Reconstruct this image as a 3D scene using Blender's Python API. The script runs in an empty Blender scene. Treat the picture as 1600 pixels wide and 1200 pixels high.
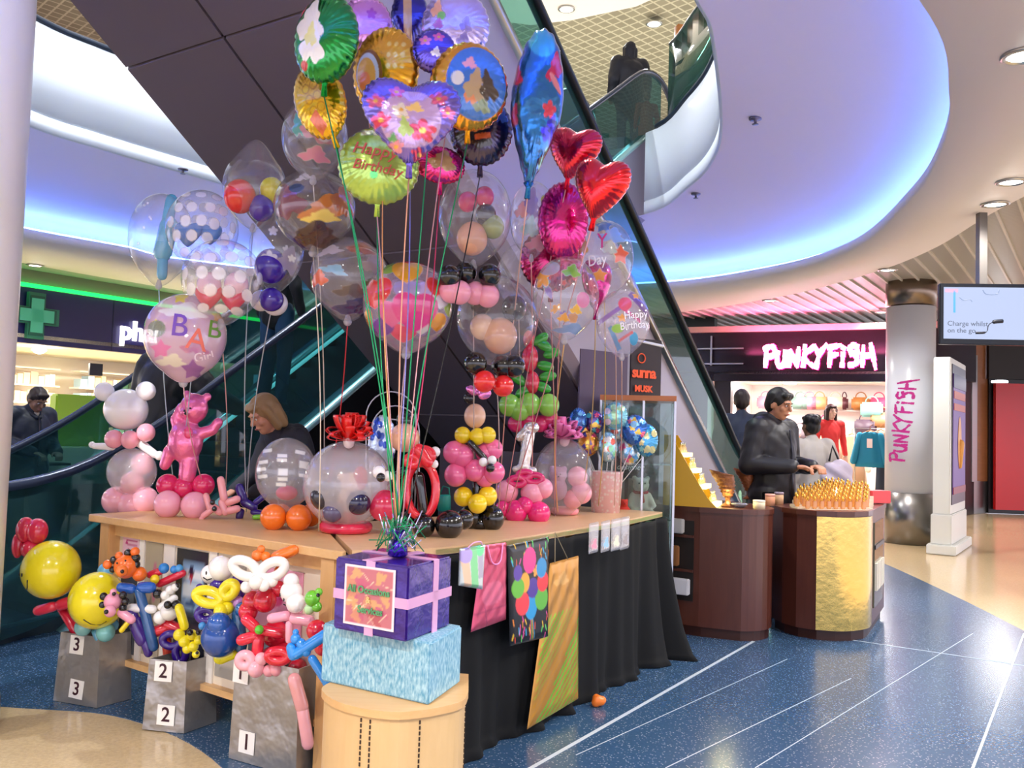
import bpy, bmesh, math, random
import numpy as np
from mathutils import Vector, Matrix, Euler
random.seed(7); rng = np.random.RandomState(5)
sc = bpy.context.scene
COL = sc.collection
def C(h, a=1.0):
    h = h.lstrip('#'); h = ''.join(c*2 for c in h) if len(h) == 3 else h; v = [int(h[i:i+2], 16)/255 for i in (0, 2, 4)]
    return tuple([x/12.92 if x <= .04045 else ((x+.055)/1.055)**2.4 for x in v] + [a])
# ---------------------------------------------------------------- camera
FPX, CAMH = 1400.0, 1.4
PIT, ROL = math.atan(72/FPX), math.radians(1.75)
_f = Vector((0, math.cos(PIT), math.sin(PIT))); _r = Vector((1, 0, 0)); _u = _r.cross(_f)
_R = math.cos(ROL)*_r + math.sin(ROL)*_u; _U = math.cos(ROL)*_u - math.sin(ROL)*_r
cam_d = bpy.data.cameras.new('camera'); cam = bpy.data.objects.new('camera', cam_d); COL.objects.link(cam)
cam_d.sensor_width = 36; cam_d.lens = 36*FPX/1600; cam_d.clip_start = .05; cam_d.clip_end = 200
m = Matrix.Identity(4)
for i in range(3):
    m[i][0] = _R[i]; m[i][1] = _U[i]; m[i][2] = -_f[i]; m[i][3] = (0, 0, CAMH)[i]
cam.matrix_world = m; sc.camera = cam
def ray(px, py): return _f + _R*(px-800)/FPX - _U*(py-600)/FPX
def P(px, py, D):            # a point seen at that place, D metres into the hall
    v = ray(px, py); return Vector((0, 0, CAMH)) + v*(D/v.y)
def PZ(px, py, z):           # a point seen at that place, at height z
    v = ray(px, py); return Vector((0, 0, CAMH)) + v*((z-CAMH)/v.z)
# ---------------------------------------------------------------- world, exposure
w = bpy.data.worlds.new('world'); sc.world = w; w.use_nodes = True
w.node_tree.nodes['Background'].inputs[0].default_value = (.84, .83, 1.0, 1)
w.node_tree.nodes['Background'].inputs[1].default_value = 2.0
sc.view_settings.view_transform = 'Standard'; sc.view_settings.look = 'None'
sc.view_settings.exposure = 0.5; sc.view_settings.gamma = 1
sc.cycles.transparent_max_bounces = 32; sc.cycles.max_bounces = 10
sc.cycles.sample_clamp_indirect = 6
# hall lighting: the rows of ceiling downlights, each lamp carries its own light
LAMP_W = 92.0
# ---------------------------------------------------------------- materials
MATS = {}
def nt_new(name):
    m = bpy.data.materials.new(name); m.use_nodes = True
    return m, m.node_tree, m.node_tree.nodes['Principled BSDF']
def mat(name, col, rough=.5, metal=0, emit=None, es=0, alpha=1, trans=0, bump=0, bscale=60, coat=0, var=0, vscale=8, spec=.5, ior=1.45):
    if name in MATS: return MATS[name]
    if isinstance(col, str): col = C(col)
    m, nt, p = nt_new(name)
    p.inputs['Base Color'].default_value = col; p.inputs['Roughness'].default_value = rough
    p.inputs['Metallic'].default_value = metal; p.inputs['Alpha'].default_value = alpha
    p.inputs['Transmission Weight'].default_value = trans; p.inputs['IOR'].default_value = ior
    p.inputs['Coat Weight'].default_value = coat; p.inputs['Coat Roughness'].default_value = .05
    p.inputs['Specular IOR Level'].default_value = spec
    if emit is not None:
        p.inputs['Emission Color'].default_value = C(emit) if isinstance(emit, str) else emit
        p.inputs['Emission Strength'].default_value = es
    tc = nt.nodes.new('ShaderNodeTexCoord')
    if var:
        n = nt.nodes.new('ShaderNodeTexNoise'); n.inputs['Scale'].default_value = vscale; n.inputs['Detail'].default_value = 4
        nt.links.new(tc.outputs['Object'], n.inputs['Vector'])
        r = nt.nodes.new('ShaderNodeMix'); r.data_type = 'RGBA'
        r.inputs[6].default_value = tuple([c*(1-var) for c in col[:3]]+[1]); r.inputs[7].default_value = tuple([min(1, c*(1+var)) for c in col[:3]]+[1])
        nt.links.new(n.outputs['Fac'], r.inputs[0]); nt.links.new(r.outputs[2], p.inputs['Base Color'])
    if bump:
        n = nt.nodes.new('ShaderNodeTexNoise'); n.inputs['Scale'].default_value = bscale; n.inputs['Detail'].default_value = 3
        nt.links.new(tc.outputs['Object'], n.inputs['Vector'])
        b = nt.nodes.new('ShaderNodeBump'); b.inputs['Strength'].default_value = bump; b.inputs['Distance'].default_value = .02
        nt.links.new(n.outputs['Fac'], b.inputs['Height']); nt.links.new(b.outputs[0], p.inputs['Normal'])
    MATS[name] = m; return m
def latex(h): return mat('latex_'+h, h, rough=.18, coat=.6, spec=.6)
def wood(name, c1, c2, scale=(1, 1, 12), rough=.45):
    if name in MATS: return MATS[name]
    m, nt, p = nt_new(name); tc = nt.nodes.new('ShaderNodeTexCoord'); mp = nt.nodes.new('ShaderNodeMapping')
    mp.inputs['Scale'].default_value = scale
    n = nt.nodes.new('ShaderNodeTexNoise'); n.inputs['Scale'].default_value = 3; n.inputs['Detail'].default_value = 6; n.inputs['Distortion'].default_value = .6
    r = nt.nodes.new('ShaderNodeMix'); r.data_type = 'RGBA'; r.inputs[6].default_value = C(c1); r.inputs[7].default_value = C(c2)
    nt.links.new(tc.outputs['Object'], mp.inputs[0]); nt.links.new(mp.outputs[0], n.inputs[0])
    nt.links.new(n.outputs['Fac'], r.inputs[0]); nt.links.new(r.outputs[2], p.inputs['Base Color']); p.inputs['Roughness'].default_value = rough
    MATS[name] = m; return m
def film_material(name, strength, rough=.04, sheen=1.0):
    """clear balloon film: prints from the colour attribute, the rest see-through with a glossy rim"""
    m, nt, p = nt_new(name); at = nt.nodes.new('ShaderNodeAttribute'); at.attribute_name = 'Col'
    nt.links.new(at.outputs['Color'], p.inputs['Base Color']); p.inputs['Roughness'].default_value = .15
    tr = nt.nodes.new('ShaderNodeBsdfTransparent'); gl = nt.nodes.new('ShaderNodeBsdfGlossy'); gl.inputs['Roughness'].default_value = rough
    lw = nt.nodes.new('ShaderNodeLayerWeight'); lw.inputs['Blend'].default_value = .5
    pw = nt.nodes.new('ShaderNodeMath'); pw.operation = 'POWER'; pw.inputs[1].default_value = 3.0
    mu = nt.nodes.new('ShaderNodeMath'); mu.operation = 'MULTIPLY_ADD'; mu.inputs[1].default_value = strength; mu.inputs[2].default_value = .05*sheen; mu.use_clamp = True
    nt.links.new(lw.outputs['Facing'], pw.inputs[0]); nt.links.new(pw.outputs[0], mu.inputs[0])
    m1 = nt.nodes.new('ShaderNodeMixShader'); m2 = nt.nodes.new('ShaderNodeMixShader')
    nt.links.new(at.outputs['Alpha'], m1.inputs[0]); nt.links.new(tr.outputs[0], m1.inputs[1]); nt.links.new(p.outputs[0], m1.inputs[2])
    nt.links.new(mu.outputs[0], m2.inputs[0]); nt.links.new(m1.outputs[0], m2.inputs[1]); nt.links.new(gl.outputs[0], m2.inputs[2])
    nt.links.new(m2.outputs[0], nt.nodes['Material Output'].inputs['Surface']); MATS[name] = m; return m
FILM = film_material('balloon_film', .55)
def foil_material():
    """foil: alpha of the colour attribute says how metallic the print is"""
    m, nt, p = nt_new('balloon_foil'); at = nt.nodes.new('ShaderNodeAttribute'); at.attribute_name = 'Col'
    nt.links.new(at.outputs['Color'], p.inputs['Base Color']); nt.links.new(at.outputs['Alpha'], p.inputs['Metallic'])
    p.inputs['Roughness'].default_value = .22; p.inputs['Coat Weight'].default_value = .8; p.inputs['Coat Roughness'].default_value = .04
    tc = nt.nodes.new('ShaderNodeTexCoord'); n = nt.nodes.new('ShaderNodeTexNoise'); n.inputs['Scale'].default_value = 16; n.inputs['Detail'].default_value = 2
    b = nt.nodes.new('ShaderNodeBump'); b.inputs['Strength'].default_value = .35; b.inputs['Distance'].default_value = .02
    nt.links.new(tc.outputs['Object'], n.inputs[0]); nt.links.new(n.outputs['Fac'], b.inputs['Height']); nt.links.new(b.outputs[0], p.inputs['Normal'])
    MATS['balloon_foil'] = m; return m
FOIL = foil_material()
def glass_mat(name, col, a, rough=.03, refl=.06, fior=1.45):
    if name in MATS: return MATS[name]
    m, nt, p = nt_new(name); tr = nt.nodes.new('ShaderNodeBsdfTransparent'); tr.inputs[0].default_value = C(col)
    p.inputs['Base Color'].default_value = C(col); p.inputs['Roughness'].default_value = rough
    gl = nt.nodes.new('ShaderNodeBsdfGlossy'); gl.inputs['Roughness'].default_value = rough
    m1 = nt.nodes.new('ShaderNodeMixShader'); m1.inputs[0].default_value = a
    nt.links.new(tr.outputs[0], m1.inputs[1]); nt.links.new(p.outputs[0], m1.inputs[2])
    lw = nt.nodes.new('ShaderNodeLayerWeight'); lw.inputs['Blend'].default_value = .5      # same reflection from either side of the pane
    pw = nt.nodes.new('ShaderNodeMath'); pw.operation = 'POWER'; pw.inputs[1].default_value = 5.0
    ad = nt.nodes.new('ShaderNodeMath'); ad.operation = 'MULTIPLY_ADD'; ad.inputs[1].default_value = .8; ad.inputs[2].default_value = .04+refl; ad.use_clamp = True
    nt.links.new(lw.outputs['Facing'], pw.inputs[0]); nt.links.new(pw.outputs[0], ad.inputs[0])
    m2 = nt.nodes.new('ShaderNodeMixShader'); nt.links.new(ad.outputs[0], m2.inputs[0]); nt.links.new(m1.outputs[0], m2.inputs[1]); nt.links.new(gl.outputs[0], m2.inputs[2])
    nt.links.new(m2.outputs[0], nt.nodes['Material Output'].inputs['Surface']); MATS[name] = m; return m
def attr_mat(name='painted', rough=.5, metal=0, bump=0):
    if name in MATS: return MATS[name]
    m, nt, p = nt_new(name); at = nt.nodes.new('ShaderNodeAttribute'); at.attribute_name = 'Col'
    nt.links.new(at.outputs['Color'], p.inputs['Base Color']); p.inputs['Roughness'].default_value = rough; p.inputs['Metallic'].default_value = metal
    MATS[name] = m; return m
# ---------------------------------------------------------------- objects
WM = {}
def setp(o, label=None, cat=None, group=None, kind=None):
    if label: o['label'] = label
    if cat: o['category'] = cat
    if group: o['group'] = group
    if kind: o['kind'] = kind
    return o
def thing(name, label, cat, loc=(0, 0, 0), rz=0, group=None):
    o = bpy.data.objects.new(name, None); COL.objects.link(o); o.empty_display_size = .05
    o.location = loc; o.rotation_euler = (0, 0, rz)
    WM[o.name] = Matrix.Translation(Vector(loc)) @ Matrix.Rotation(rz, 4, 'Z')
    return setp(o, label, cat, group)
def link(name, me, parent=None, label=None, mats=None, M=None):
    o = bpy.data.objects.new(name, me); COL.objects.link(o)
    if M is not None: o.matrix_basis = M
    if parent is not None:
        o.parent = parent; o.matrix_parent_inverse = WM[parent.name].inverted()
    WM[o.name] = M.copy() if M is not None else Matrix.Identity(4)
    if mats is not None:
        for mm in (mats if isinstance(mats, (list, tuple)) else [mats]): me.materials.append(mm)
    if label: o['label'] = label
    return o
def obj(name, bm, mats, parent=None, smooth=True, M=None, label=None):
    me = bpy.data.meshes.new(name); 
    if M is not None: bm.transform(M)
    bmesh.ops.recalc_face_normals(bm, faces=bm.faces); bm.to_mesh(me); bm.free()
    if smooth: me.shade_smooth()
    return link(name, me, parent, label, mats)
def struct(name, bm, mats, smooth=False, parent=None):
    o = obj(name, bm, mats, parent, smooth)
    if parent is None: o['kind'] = 'structure'
    return o
def pyobj(name, vs, fs, mats, parent=None, smooth=True, cols=None, label=None):
    me = bpy.data.meshes.new(name); me.from_pydata([tuple(v) for v in vs], [], fs); me.update()
    if cols is not None:
        a = me.color_attributes.new('Col', 'FLOAT_COLOR', 'POINT'); a.data.foreach_set('color', np.asarray(cols, dtype=np.float32).ravel())
    if smooth: me.shade_smooth()
    return link(name, me, parent, label, mats)
def B(): return bmesh.new()
def box(bm, c, s, R=None, mi=0, bev=0):
    r = bmesh.ops.create_cube(bm, size=1); M = Matrix.Translation(Vector(c)) @ (R.to_4x4() if R is not None else Matrix.Identity(4)) @ Matrix.Diagonal((*s, 1))
    bmesh.ops.transform(bm, matrix=M, verts=r['verts'])
    fs = set(f for v in r['verts'] for f in v.link_faces)
    for f in fs: f.material_index = mi
    if bev:
        es = list(set(e for v in r['verts'] for e in v.link_edges)); bmesh.ops.bevel(bm, geom=es, offset=bev, segments=2, affect='EDGES')
    return bm
def RZ(a): return Matrix.Rotation(a, 3, 'Z')
def prism(bm, poly, z0, z1, mi=0):
    a = [bm.verts.new((p[0], p[1], z0)) for p in poly]; b = [bm.verts.new((p[0], p[1], z1)) for p in poly]; n = len(poly)
    fs = [bm.faces.new(a[::-1]), bm.faces.new(b)]
    for i in range(n): fs.append(bm.faces.new((a[i], a[(i+1) % n], b[(i+1) % n], b[i])))
    for f in fs: f.material_index = mi
    return bm
def tube(bm, pts, r, n=8, closed=False, mi=0):
    pts = [Vector(p) for p in pts]; N = len(pts); rs = r if isinstance(r, (list, tuple)) else [r]*N
    rings = []; ref = None
    for i, p in enumerate(pts):
        t = (pts[(i+1) % N]-pts[i-1]) if (closed or 0 < i < N-1) else (pts[1]-pts[0] if i == 0 else pts[-1]-pts[-2])
        if t.length < 1e-9: t = Vector((0, 0, 1))
        t.normalize()
        if ref is None: ref = t.orthogonal().normalized()
        ref = (ref - t*ref.dot(t))
        if ref.length < 1e-6: ref = t.orthogonal()
        ref.normalize(); bn = t.cross(ref)
        rings.append([bm.verts.new(p + (ref*math.cos(a)+bn*math.sin(a))*rs[i]) for a in [2*math.pi*k/n for k in range(n)]])
    for i in range(N if closed else N-1):
        A, Bq = rings[i], rings[(i+1) % N]
        for k in range(n):
            f = bm.faces.new((A[k], A[(k+1) % n], Bq[(k+1) % n], Bq[k])); f.material_index = mi
    if not closed:
        for q in (rings[0][::-1], rings[-1]): bm.faces.new(q).material_index = mi
    return bm
def lathe(bm, prof, c=(0, 0, 0), n=24, mi=0):
    rings = []
    for r, z in prof:
        rings.append([bm.verts.new((c[0]+max(r, .0004)*math.cos(2*math.pi*k/n), c[1]+max(r, .0004)*math.sin(2*math.pi*k/n), c[2]+z)) for k in range(n)])
    for i in range(len(rings)-1):
        for k in range(n):
            f = bm.faces.new((rings[i][k], rings[i][(k+1) % n], rings[i+1][(k+1) % n], rings[i+1][k])); f.material_index = mi
    bm.faces.new(rings[0][::-1]).material_index = mi; bm.faces.new(rings[-1]).material_index = mi
    return bm
def ell(bm, c, r, R=None, seg=20, mi=0):
    q = bmesh.ops.create_uvsphere(bm, u_segments=seg, v_segments=max(8, seg*2//3), radius=1)
    if isinstance(r, (int, float)): r = (r, r, r)
    M = Matrix.Translation(Vector(c)) @ (R.to_4x4() if R is not None else Matrix.Identity(4)) @ Matrix.Diagonal((*r, 1))
    bmesh.ops.transform(bm, matrix=M, verts=q['verts'])
    if mi:
        for v in q['verts']:
            for f in v.link_faces: f.material_index = mi
    return bm
def capsule(bm, p0, p1, r0, r1=None, n=12, mi=0):
    p0, p1 = Vector(p0), Vector(p1); r1 = r0 if r1 is None else r1; d = (p1-p0); L = d.length
    if L < 1e-6: return ell(bm, p0, r0, seg=n)
    d /= L; pts = []; rs = []
    for a in (-85, -60, -35, 0): pts.append(p0 + d*r0*math.sin(math.radians(a))); rs.append(r0*math.cos(math.radians(a)))
    for t in (.33, .66): pts.append(p0+d*L*t); rs.append(r0+(r1-r0)*t)
    for a in (0, 35, 60, 85): pts.append(p1 + d*r1*math.sin(math.radians(a))); rs.append(r1*math.cos(math.radians(a)))
    return tube(bm, pts, rs, n, mi=mi)
def spline(pts, n=12, closed=False):
    pts = [Vector(p) for p in pts]; N = len(pts); out = []
    for i in range(N if closed else N-1):
        a, b, c, d = [pts[j % N] if closed else pts[min(max(j, 0), N-1)] for j in (i-1, i, i+1, i+2)]
        for k in range(n):
            t = k/n; out.append(.5*((2*b)+(c-a)*t+(2*a-5*b+4*c-d)*t*t+(3*b-a-3*c+d)*t**3))
    if not closed: out.append(pts[-1])
    return out
def remeshed(name, bm, voxel, mats, parent=None, smooth=3, M=None, label=None, disp=None):
    """one continuous skin over overlapping volumes"""
    me = bpy.data.meshes.new(name+'_src'); bmesh.ops.recalc_face_normals(bm, faces=bm.faces); bm.to_mesh(me); bm.free()
    o = bpy.data.objects.new(name+'_src', me); COL.objects.link(o)
    md = o.modifiers.new('r', 'REMESH'); md.mode = 'VOXEL'; md.voxel_size = voxel
    if smooth: s = o.modifiers.new('s', 'SMOOTH'); s.iterations = smooth; s.factor = .5
    dg = bpy.context.evaluated_depsgraph_get(); dg.update()
    me2 = bpy.data.meshes.new_from_object(o.evaluated_get(dg)); bpy.data.objects.remove(o); me2.name = name
    if disp:
        n = len(me2.vertices); co = np.empty(n*3, np.float32); me2.vertices.foreach_get('co', co); co = co.reshape(-1, 3)
        no = np.empty(n*3, np.float32); me2.vertices.foreach_get('normal', no); no = no.reshape(-1, 3)
        co = co + no*disp(co)[:, None]; me2.vertices.foreach_set('co', co.ravel().astype(np.float32))
    if M is not None: me2.transform(M)
    me2.shade_smooth(); me2.materials.clear()
    return link(name, me2, parent, label, mats)
def text_mesh(s, size, ext=.004, align='CENTER', spacing=1, shear=0, bold=0):
    cu = bpy.data.curves.new('t', 'FONT'); cu.body = s; cu.size = size; cu.extrude = ext; cu.align_x = align; cu.align_y = 'CENTER'; cu.space_character = spacing; cu.shear = shear; cu.offset = bold
    cu.resolution_u = 3
    o = bpy.data.objects.new('t', cu); COL.objects.link(o); dg = bpy.context.evaluated_depsgraph_get(); dg.update()
    me = bpy.data.meshes.new_from_object(o.evaluated_get(dg)); bpy.data.objects.remove(o)
    bm = B(); bm.from_mesh(me); bpy.data.meshes.remove(me); return bm     # letters lie in XY, facing +Z
def text_on(name, s, size, M, m, parent=None, **k):
    bm = text_mesh(s, size, **k); bm.transform(M)
    me = bpy.data.meshes.new(name); bm.to_mesh(me); bm.free(); return link(name, me, parent, None, m)
def face_M(o, right, up):   # matrix whose X is right, Y is up, Z the outward normal
    r = Vector(right).normalized(); u = Vector(up).normalized(); n = r.cross(u).normalized(); u = n.cross(r)
    return Matrix(((r.x, u.x, n.x, o[0]), (r.y, u.y, n.y, o[1]), (r.z, u.z, n.z, o[2]), (0, 0, 0, 1)))
# ---------------------------------------------------------------- prints
def inside(sh, x, y):
    if sh == 'c': return x*x+y*y < 1
    if sh == 'r': return (abs(x) < 1) & (abs(y) < 1)
    if sh == 'h':
        x = x*1.15; y = y*1.15+.12; return (x*x+y*y-1)**3 - x*x*y**3 < 0
    r = np.hypot(x, y); a = np.arctan2(x, y)
    if sh == 's':
        k = np.mod(a+math.pi/5, 2*math.pi/5)-math.pi/5; return r*(np.cos(k)+.75*np.abs(np.sin(k))*2.2) < 1
    if sh == 'f': return r < .55+.45*np.abs(np.cos(2.5*a))
    if sh == 'b': return r < .8+.2*np.sin(3*a+1)+.1*np.sin(7*a)
    if sh == 'o': return (r < 1) & (r > .72)
    return r < 0
def paint(u, v, motifs, base, eps=.009):      # soft print edges: mean of nearby samples
    return sum(paint1(u+a*eps, v+b*eps, motifs, base) for a, b in ((0, 0), (1, .4), (-.4, 1), (-1, -.4), (.4, -1)))/5
def paint1(u, v, motifs, base):
    col = np.tile(np.array(base, float), (len(u), 1))
    for mt in motifs:
        sh, cx, cy, sx, sy, c = mt[:6]; rot = math.radians(mt[6]) if len(mt) > 6 else 0; al = mt[7] if len(mt) > 7 else None
        x0, y0 = u-cx, v-cy; x = (x0*math.cos(rot)+y0*math.sin(rot))/sx; y = (-x0*math.sin(rot)+y0*math.cos(rot))/sy
        k = inside(sh, x, y); cc = list(C(c)); cc[3] = al if al is not None else mt_alpha[0]; col[k] = cc
    return col
mt_alpha = [.85]
def ball(parent, c, r, h, name='balloon', e=1.06, R=None, label=None):
    key = 'ball'+h
    if key not in MATS:
        bm = B(); ell(bm, (0, 0, 0), 1, seg=28); me = bpy.data.meshes.new(name); bm.to_mesh(me); bm.free(); me.shade_smooth(); me.materials.append(latex(h)); MATS[key] = me
    if isinstance(r, (int, float)): r = (r, r, r*e)
    M = Matrix.Translation(Vector(c)) @ (R.to_4x4() if R is not None else Matrix.Identity(4)) @ Matrix.Diagonal((*r, 1))
    return link(name, MATS[key], parent, label, None, M)
def seg(parent, p0, p1, r, h, name='balloon_segment', r1=None, label=None):
    bm = B(); capsule(bm, p0, p1, r, r1, n=14); return obj(name, bm, latex(h), parent, label=label)
def loop(parent, c, ax, bx, r, h, name='balloon_loop', pinch=0):
    c, ax, bx = Vector(c), Vector(ax), Vector(bx); pts = []
    for k in range(28):
        a = 2*math.pi*k/28; s = 1-pinch*(.5+.5*math.cos(a+math.pi)); pts.append(c+ax*math.cos(a)+bx*math.sin(a)*s)
    bm = B(); tube(bm, pts, r, 12, closed=True); return obj(name, bm, latex(h), parent)
def ribbon(parent, a, b, h, r=.0028, sag=.03, name='ribbon', shiny=True, seed=0, label=None):
    a, b = Vector(a), Vector(b); q = random.Random(seed or (hash((round(a.x, 3), round(a.z, 3))) & 999)); d = Vector((q.uniform(-1, 1), q.uniform(-1, 1), 0))*sag
    pts = [a.lerp(b, t/10) + d*math.sin(math.pi*t/10) for t in range(11)]; bm = B(); tube(bm, pts, r, 5)
    return obj(name, bm, mat('ribbon_'+h, h, rough=.3, metal=.45 if shiny else 0), parent, label=label)
# ================================================================ THE HALL
UX, UY = .55, .835                       # the mall's long axis, which slats, escalators and shopfronts follow
AX = Vector((UX, UY, 0)); AP = Vector((-UY, UX, 0))
ring_in = [(1.88, 4.16), (2.59, 5.32), (3.02, 6.3), (3.4, 7.63), (3.7, 9.78), (3.27, 11.49), (1.84, 13.11), (-1.3, 13.9), (-4.49, 12.35), (-5.02, 11.52), (-5.84, 10.48), (-6.5, 9), (-6.5, 6.5), (-5.5, 3.8), (-3, 1.8), (0, 2.2)]
ring_out = [(3.6, 2.2), (4.3, 4.6), (4.25, 6.2), (4.3, 7.9), (4.52, 9.66), (4.43, 11.29), (3.83, 13.47), (2.26, 15.7), (-1.5, 16.8), (-4.6, 15.3), (-5.95, 13.69), (-6.84, 12.26), (-8, 10), (-8.2, 6), (-7, 2), (-3.5, -.6), (1.2, .2)]
lip = [(.6, 4.6), (1.16, 5.83), (1.4, 6.4), (1.91, 8.3), (2.06, 9.4), (2.0, 10.4), (1.74, 11.63), (.6, 12.5), (-1.5, 12.7), (-3.0, 11.7), (-3.88, 10.52), (-4.57, 9.54), (-4.96, 8.83), (-5.4, 7), (-5.0, 4.5), (-3.2, 2.6), (-1, 3.0)]
def v2(l): return [Vector((p[0], p[1], 0)) for p in l]
RI = spline(v2(ring_in), 14, True); RO = spline(v2(ring_out), 14, True); LP = spline(v2(lip), 14, True)
def resample(poly, n, cen):
    """points of a closed outline at even angles about a centre"""
    out = []; N = len(poly)
    for k in range(n):
        a = 2*math.pi*k/n; d = Vector((math.cos(a), math.sin(a), 0)); best = None
        for i in range(N):
            p, q = poly[i]-cen, poly[(i+1) % N]-cen; e = q-p; det = d.x*(-e.y)+e.x*d.y
            if abs(det) < 1e-9: continue
            t = (p.x*(-e.y)+e.x*p.y)/det; s = (d.x*p.y-d.y*p.x)/det
            if t > 0 and -1e-6 <= s <= 1+1e-6 and (best is None or t > best): best = t
        out.append(cen+d*best)
    return out
CEN = Vector((-1.3, 7.6, 0)); NR = 160
RI, RO, LP = resample(RI, NR, CEN), resample(RO, NR, CEN), resample(LP, NR, CEN)
def off(poly, d): return [CEN+(p-CEN)*((p-CEN).length+d)/(p-CEN).length for p in poly]
def strips(rows, bm=None, mi=0, skip=()):
    bm = bm or B(); vs = [[bm.verts.new((p.x, p.y, z)) for p in poly] for poly, z in rows]
    for a, b in zip(vs, vs[1:]):
        for i in range(NR):
            if i not in skip: bm.faces.new((a[i], a[(i+1) % NR], b[(i+1) % NR], b[i])).material_index = mi
    return bm
M_CREAM = mat('cream_paint', '#efe7e2', .6); M_LILAC = mat('glow_tinted_soffit', '#e6e0f6', .7); M_WHITE = mat('white_paint', '#eef0f4', .45)  # soffit white is tinted lavender: the strip light's glow painted in
M_STEEL = mat('brushed_steel', '#b9b6b2', .28, 1, bump=.05, bscale=200); M_DARK = mat('dark_trim', '#1a1a20', .35)
M_BLACK = mat('black_rubber', '#08080a', .3)
# floor -----------------------------------------------------------
def terrazzo(name, base, speck, rough=.16, dens=130, amt=.5):
    m, nt, p = nt_new(name); tc = nt.nodes.new('ShaderNodeTexCoord'); v = nt.nodes.new('ShaderNodeTexVoronoi'); v.inputs['Scale'].default_value = dens
    cr = nt.nodes.new('ShaderNodeValToRGB'); cr.color_ramp.elements[0].position = .10; cr.color_ramp.elements[0].color = (1, 1, 1, 1); cr.color_ramp.elements[1].position = .30; cr.color_ramp.elements[1].color = (0, 0, 0, 1)
    nt.links.new(tc.outputs['Object'], v.inputs[0]); nt.links.new(v.outputs['Distance'], cr.inputs[0])
    wn = nt.nodes.new('ShaderNodeTexNoise'); wn.inputs['Scale'].default_value = 60; nt.links.new(tc.outputs['Object'], wn.inputs[0])
    mx = nt.nodes.new('ShaderNodeMath'); mx.operation = 'MULTIPLY'; nt.links.new(cr.outputs[0], mx.inputs[0]); mx.inputs[1].default_value = amt
    r = nt.nodes.new('ShaderNodeMix'); r.data_type = 'RGBA'; r.inputs[6].default_value = C(base); r.inputs[7].default_value = C(speck)
    nt.links.new(mx.outputs[0], r.inputs[0])
    r2 = nt.nodes.new('ShaderNodeMix'); r2.data_type = 'RGBA'; r2.blend_type = 'MULTIPLY'; r2.inputs[0].default_value = .35
    nt.links.new(r.outputs[2], r2.inputs[6]); nt.links.new(wn.outputs['Fac'], r2.inputs[7])
    nt.links.new(r2.outputs[2], p.inputs['Base Color']); p.inputs['Roughness'].default_value = rough; p.inputs['Specular IOR Level'].default_value = .6
    return m
M_TZB = terrazzo('blue_terrazzo', '#3a5c80', '#d6e4f0', .22, 66, .62); M_TZC = terrazzo('cream_terrazzo', '#e2c79a', '#f2e6cc', .14, 120, .4)
bm = B(); prism(bm, [(-30, -12), (30, -12), (30, 40), (-30, 40)], -.2, -.004); struct('floor', bm, M_TZC)
blue = spline([Vector((x, y, 0)) for x, y in [(-8, 4.9), (-4, 4.55), (-2.42, 4.39), (-1.76, 4.27), (-1.12, 3.7), (-.55, 2.6), (.2, .8), (1.5, -.6), (2.9, .6), (3.45, 3.2), (3.78, 5.6), (3.94, 6.89), (4.12, 8.21), (4.34, 10.41), (4.35, 12), (3.4, 14.6), (0, 15.8), (-4, 15), (-8, 12), (-9, 8)]], 8, True)
bm = B(); prism(bm, [(p.x, p.y) for p in blue], -.02, 0); o = struct('floor_inlay', bm, M_TZB)
M_LINE = mat('divider_strip', '#c3cdd6', .35); bm = B()
def fline(a, b, wd=.012):
    a, b = Vector((*a, 0)), Vector((*b, 0)); d = (b-a).normalized(); n = Vector((-d.y, d.x, 0))*wd/2
    prism(bm, [tuple((a-n)[:2]), tuple((b-n)[:2]), tuple((b+n)[:2]), tuple((a+n)[:2])], .0002, .0016)
q0, q1 = PZ(830, 1200, 0), PZ(1155, 1015, 0); e = (q1-q0).normalized(); fline(q0[:2], (q1+e*.3)[:2], .02); fline((q0-e*4)[:2], q0[:2], .02)
q2, q3 = PZ(1330, 1000, 0), PZ(1600, 1040, 0); e = (q3-q2).normalized(); fline((q2-e*.3)[:2], (q3+e*.35)[:2], .01)
q4, q5 = PZ(1520, 1200, 0), PZ(1600, 990, 0); e = (q5-q4).normalized(); fline((q4-e*2.5)[:2], q5[:2], .012)
q6, q7 = PZ(1040, 1200, 0), PZ(1330, 1060, 0); fline(q6[:2], q7[:2], .004); q6, q7 = PZ(1180, 1200, 0), PZ(1520, 990, 0); fline(q6[:2], q7[:2], .004)
q6, q7 = PZ(900, 1180, 0), PZ(1230, 1030, 0); fline(q6[:2], q7[:2], .003)
struct('floor_divider_strips', bm, M_LINE)
# ceiling ring, lilac dish, fascia ---------------------------------
struct('ceiling_ring', strips([(off(RI, .04), 3.62), (off(RI, .0), 3.60), (RI, 3.5), (RO, 3.5), (RO, 3.56), (off(RI, .05), 3.62)]), M_CREAM, True)
# light trough behind the ring's edge, then the white dish, its paint tinted lavender like the strip light's wash
struct('ceiling_dish', strips([(off(RI, .04), 3.60), (off(RI, .34), 3.60), (off(RI, .42), 3.74), (off(RI, .3), 3.82), (off(RI, .0), 3.88)] + [([a.lerp(b, t) for a, b in zip(RI, LP)], 3.88+(4.3-3.88)*(1-(1-t)**1.6)) for t in (.15, .3, .5, .7, .85, 1)]), M_LILAC, True)
bmc = B(); tr = off(RI, .14); tube(bmc, [(p.x, p.y, 3.635) for p in tr], .02, 6, closed=True)
o = obj('cove_light', bmc, mat('blue_strip', '#2038ff', emit=(.15, .33, 1.0, 1), es=19), None); setp(o, 'blue strip light hidden in the rim of the round ceiling opening', 'light')
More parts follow.
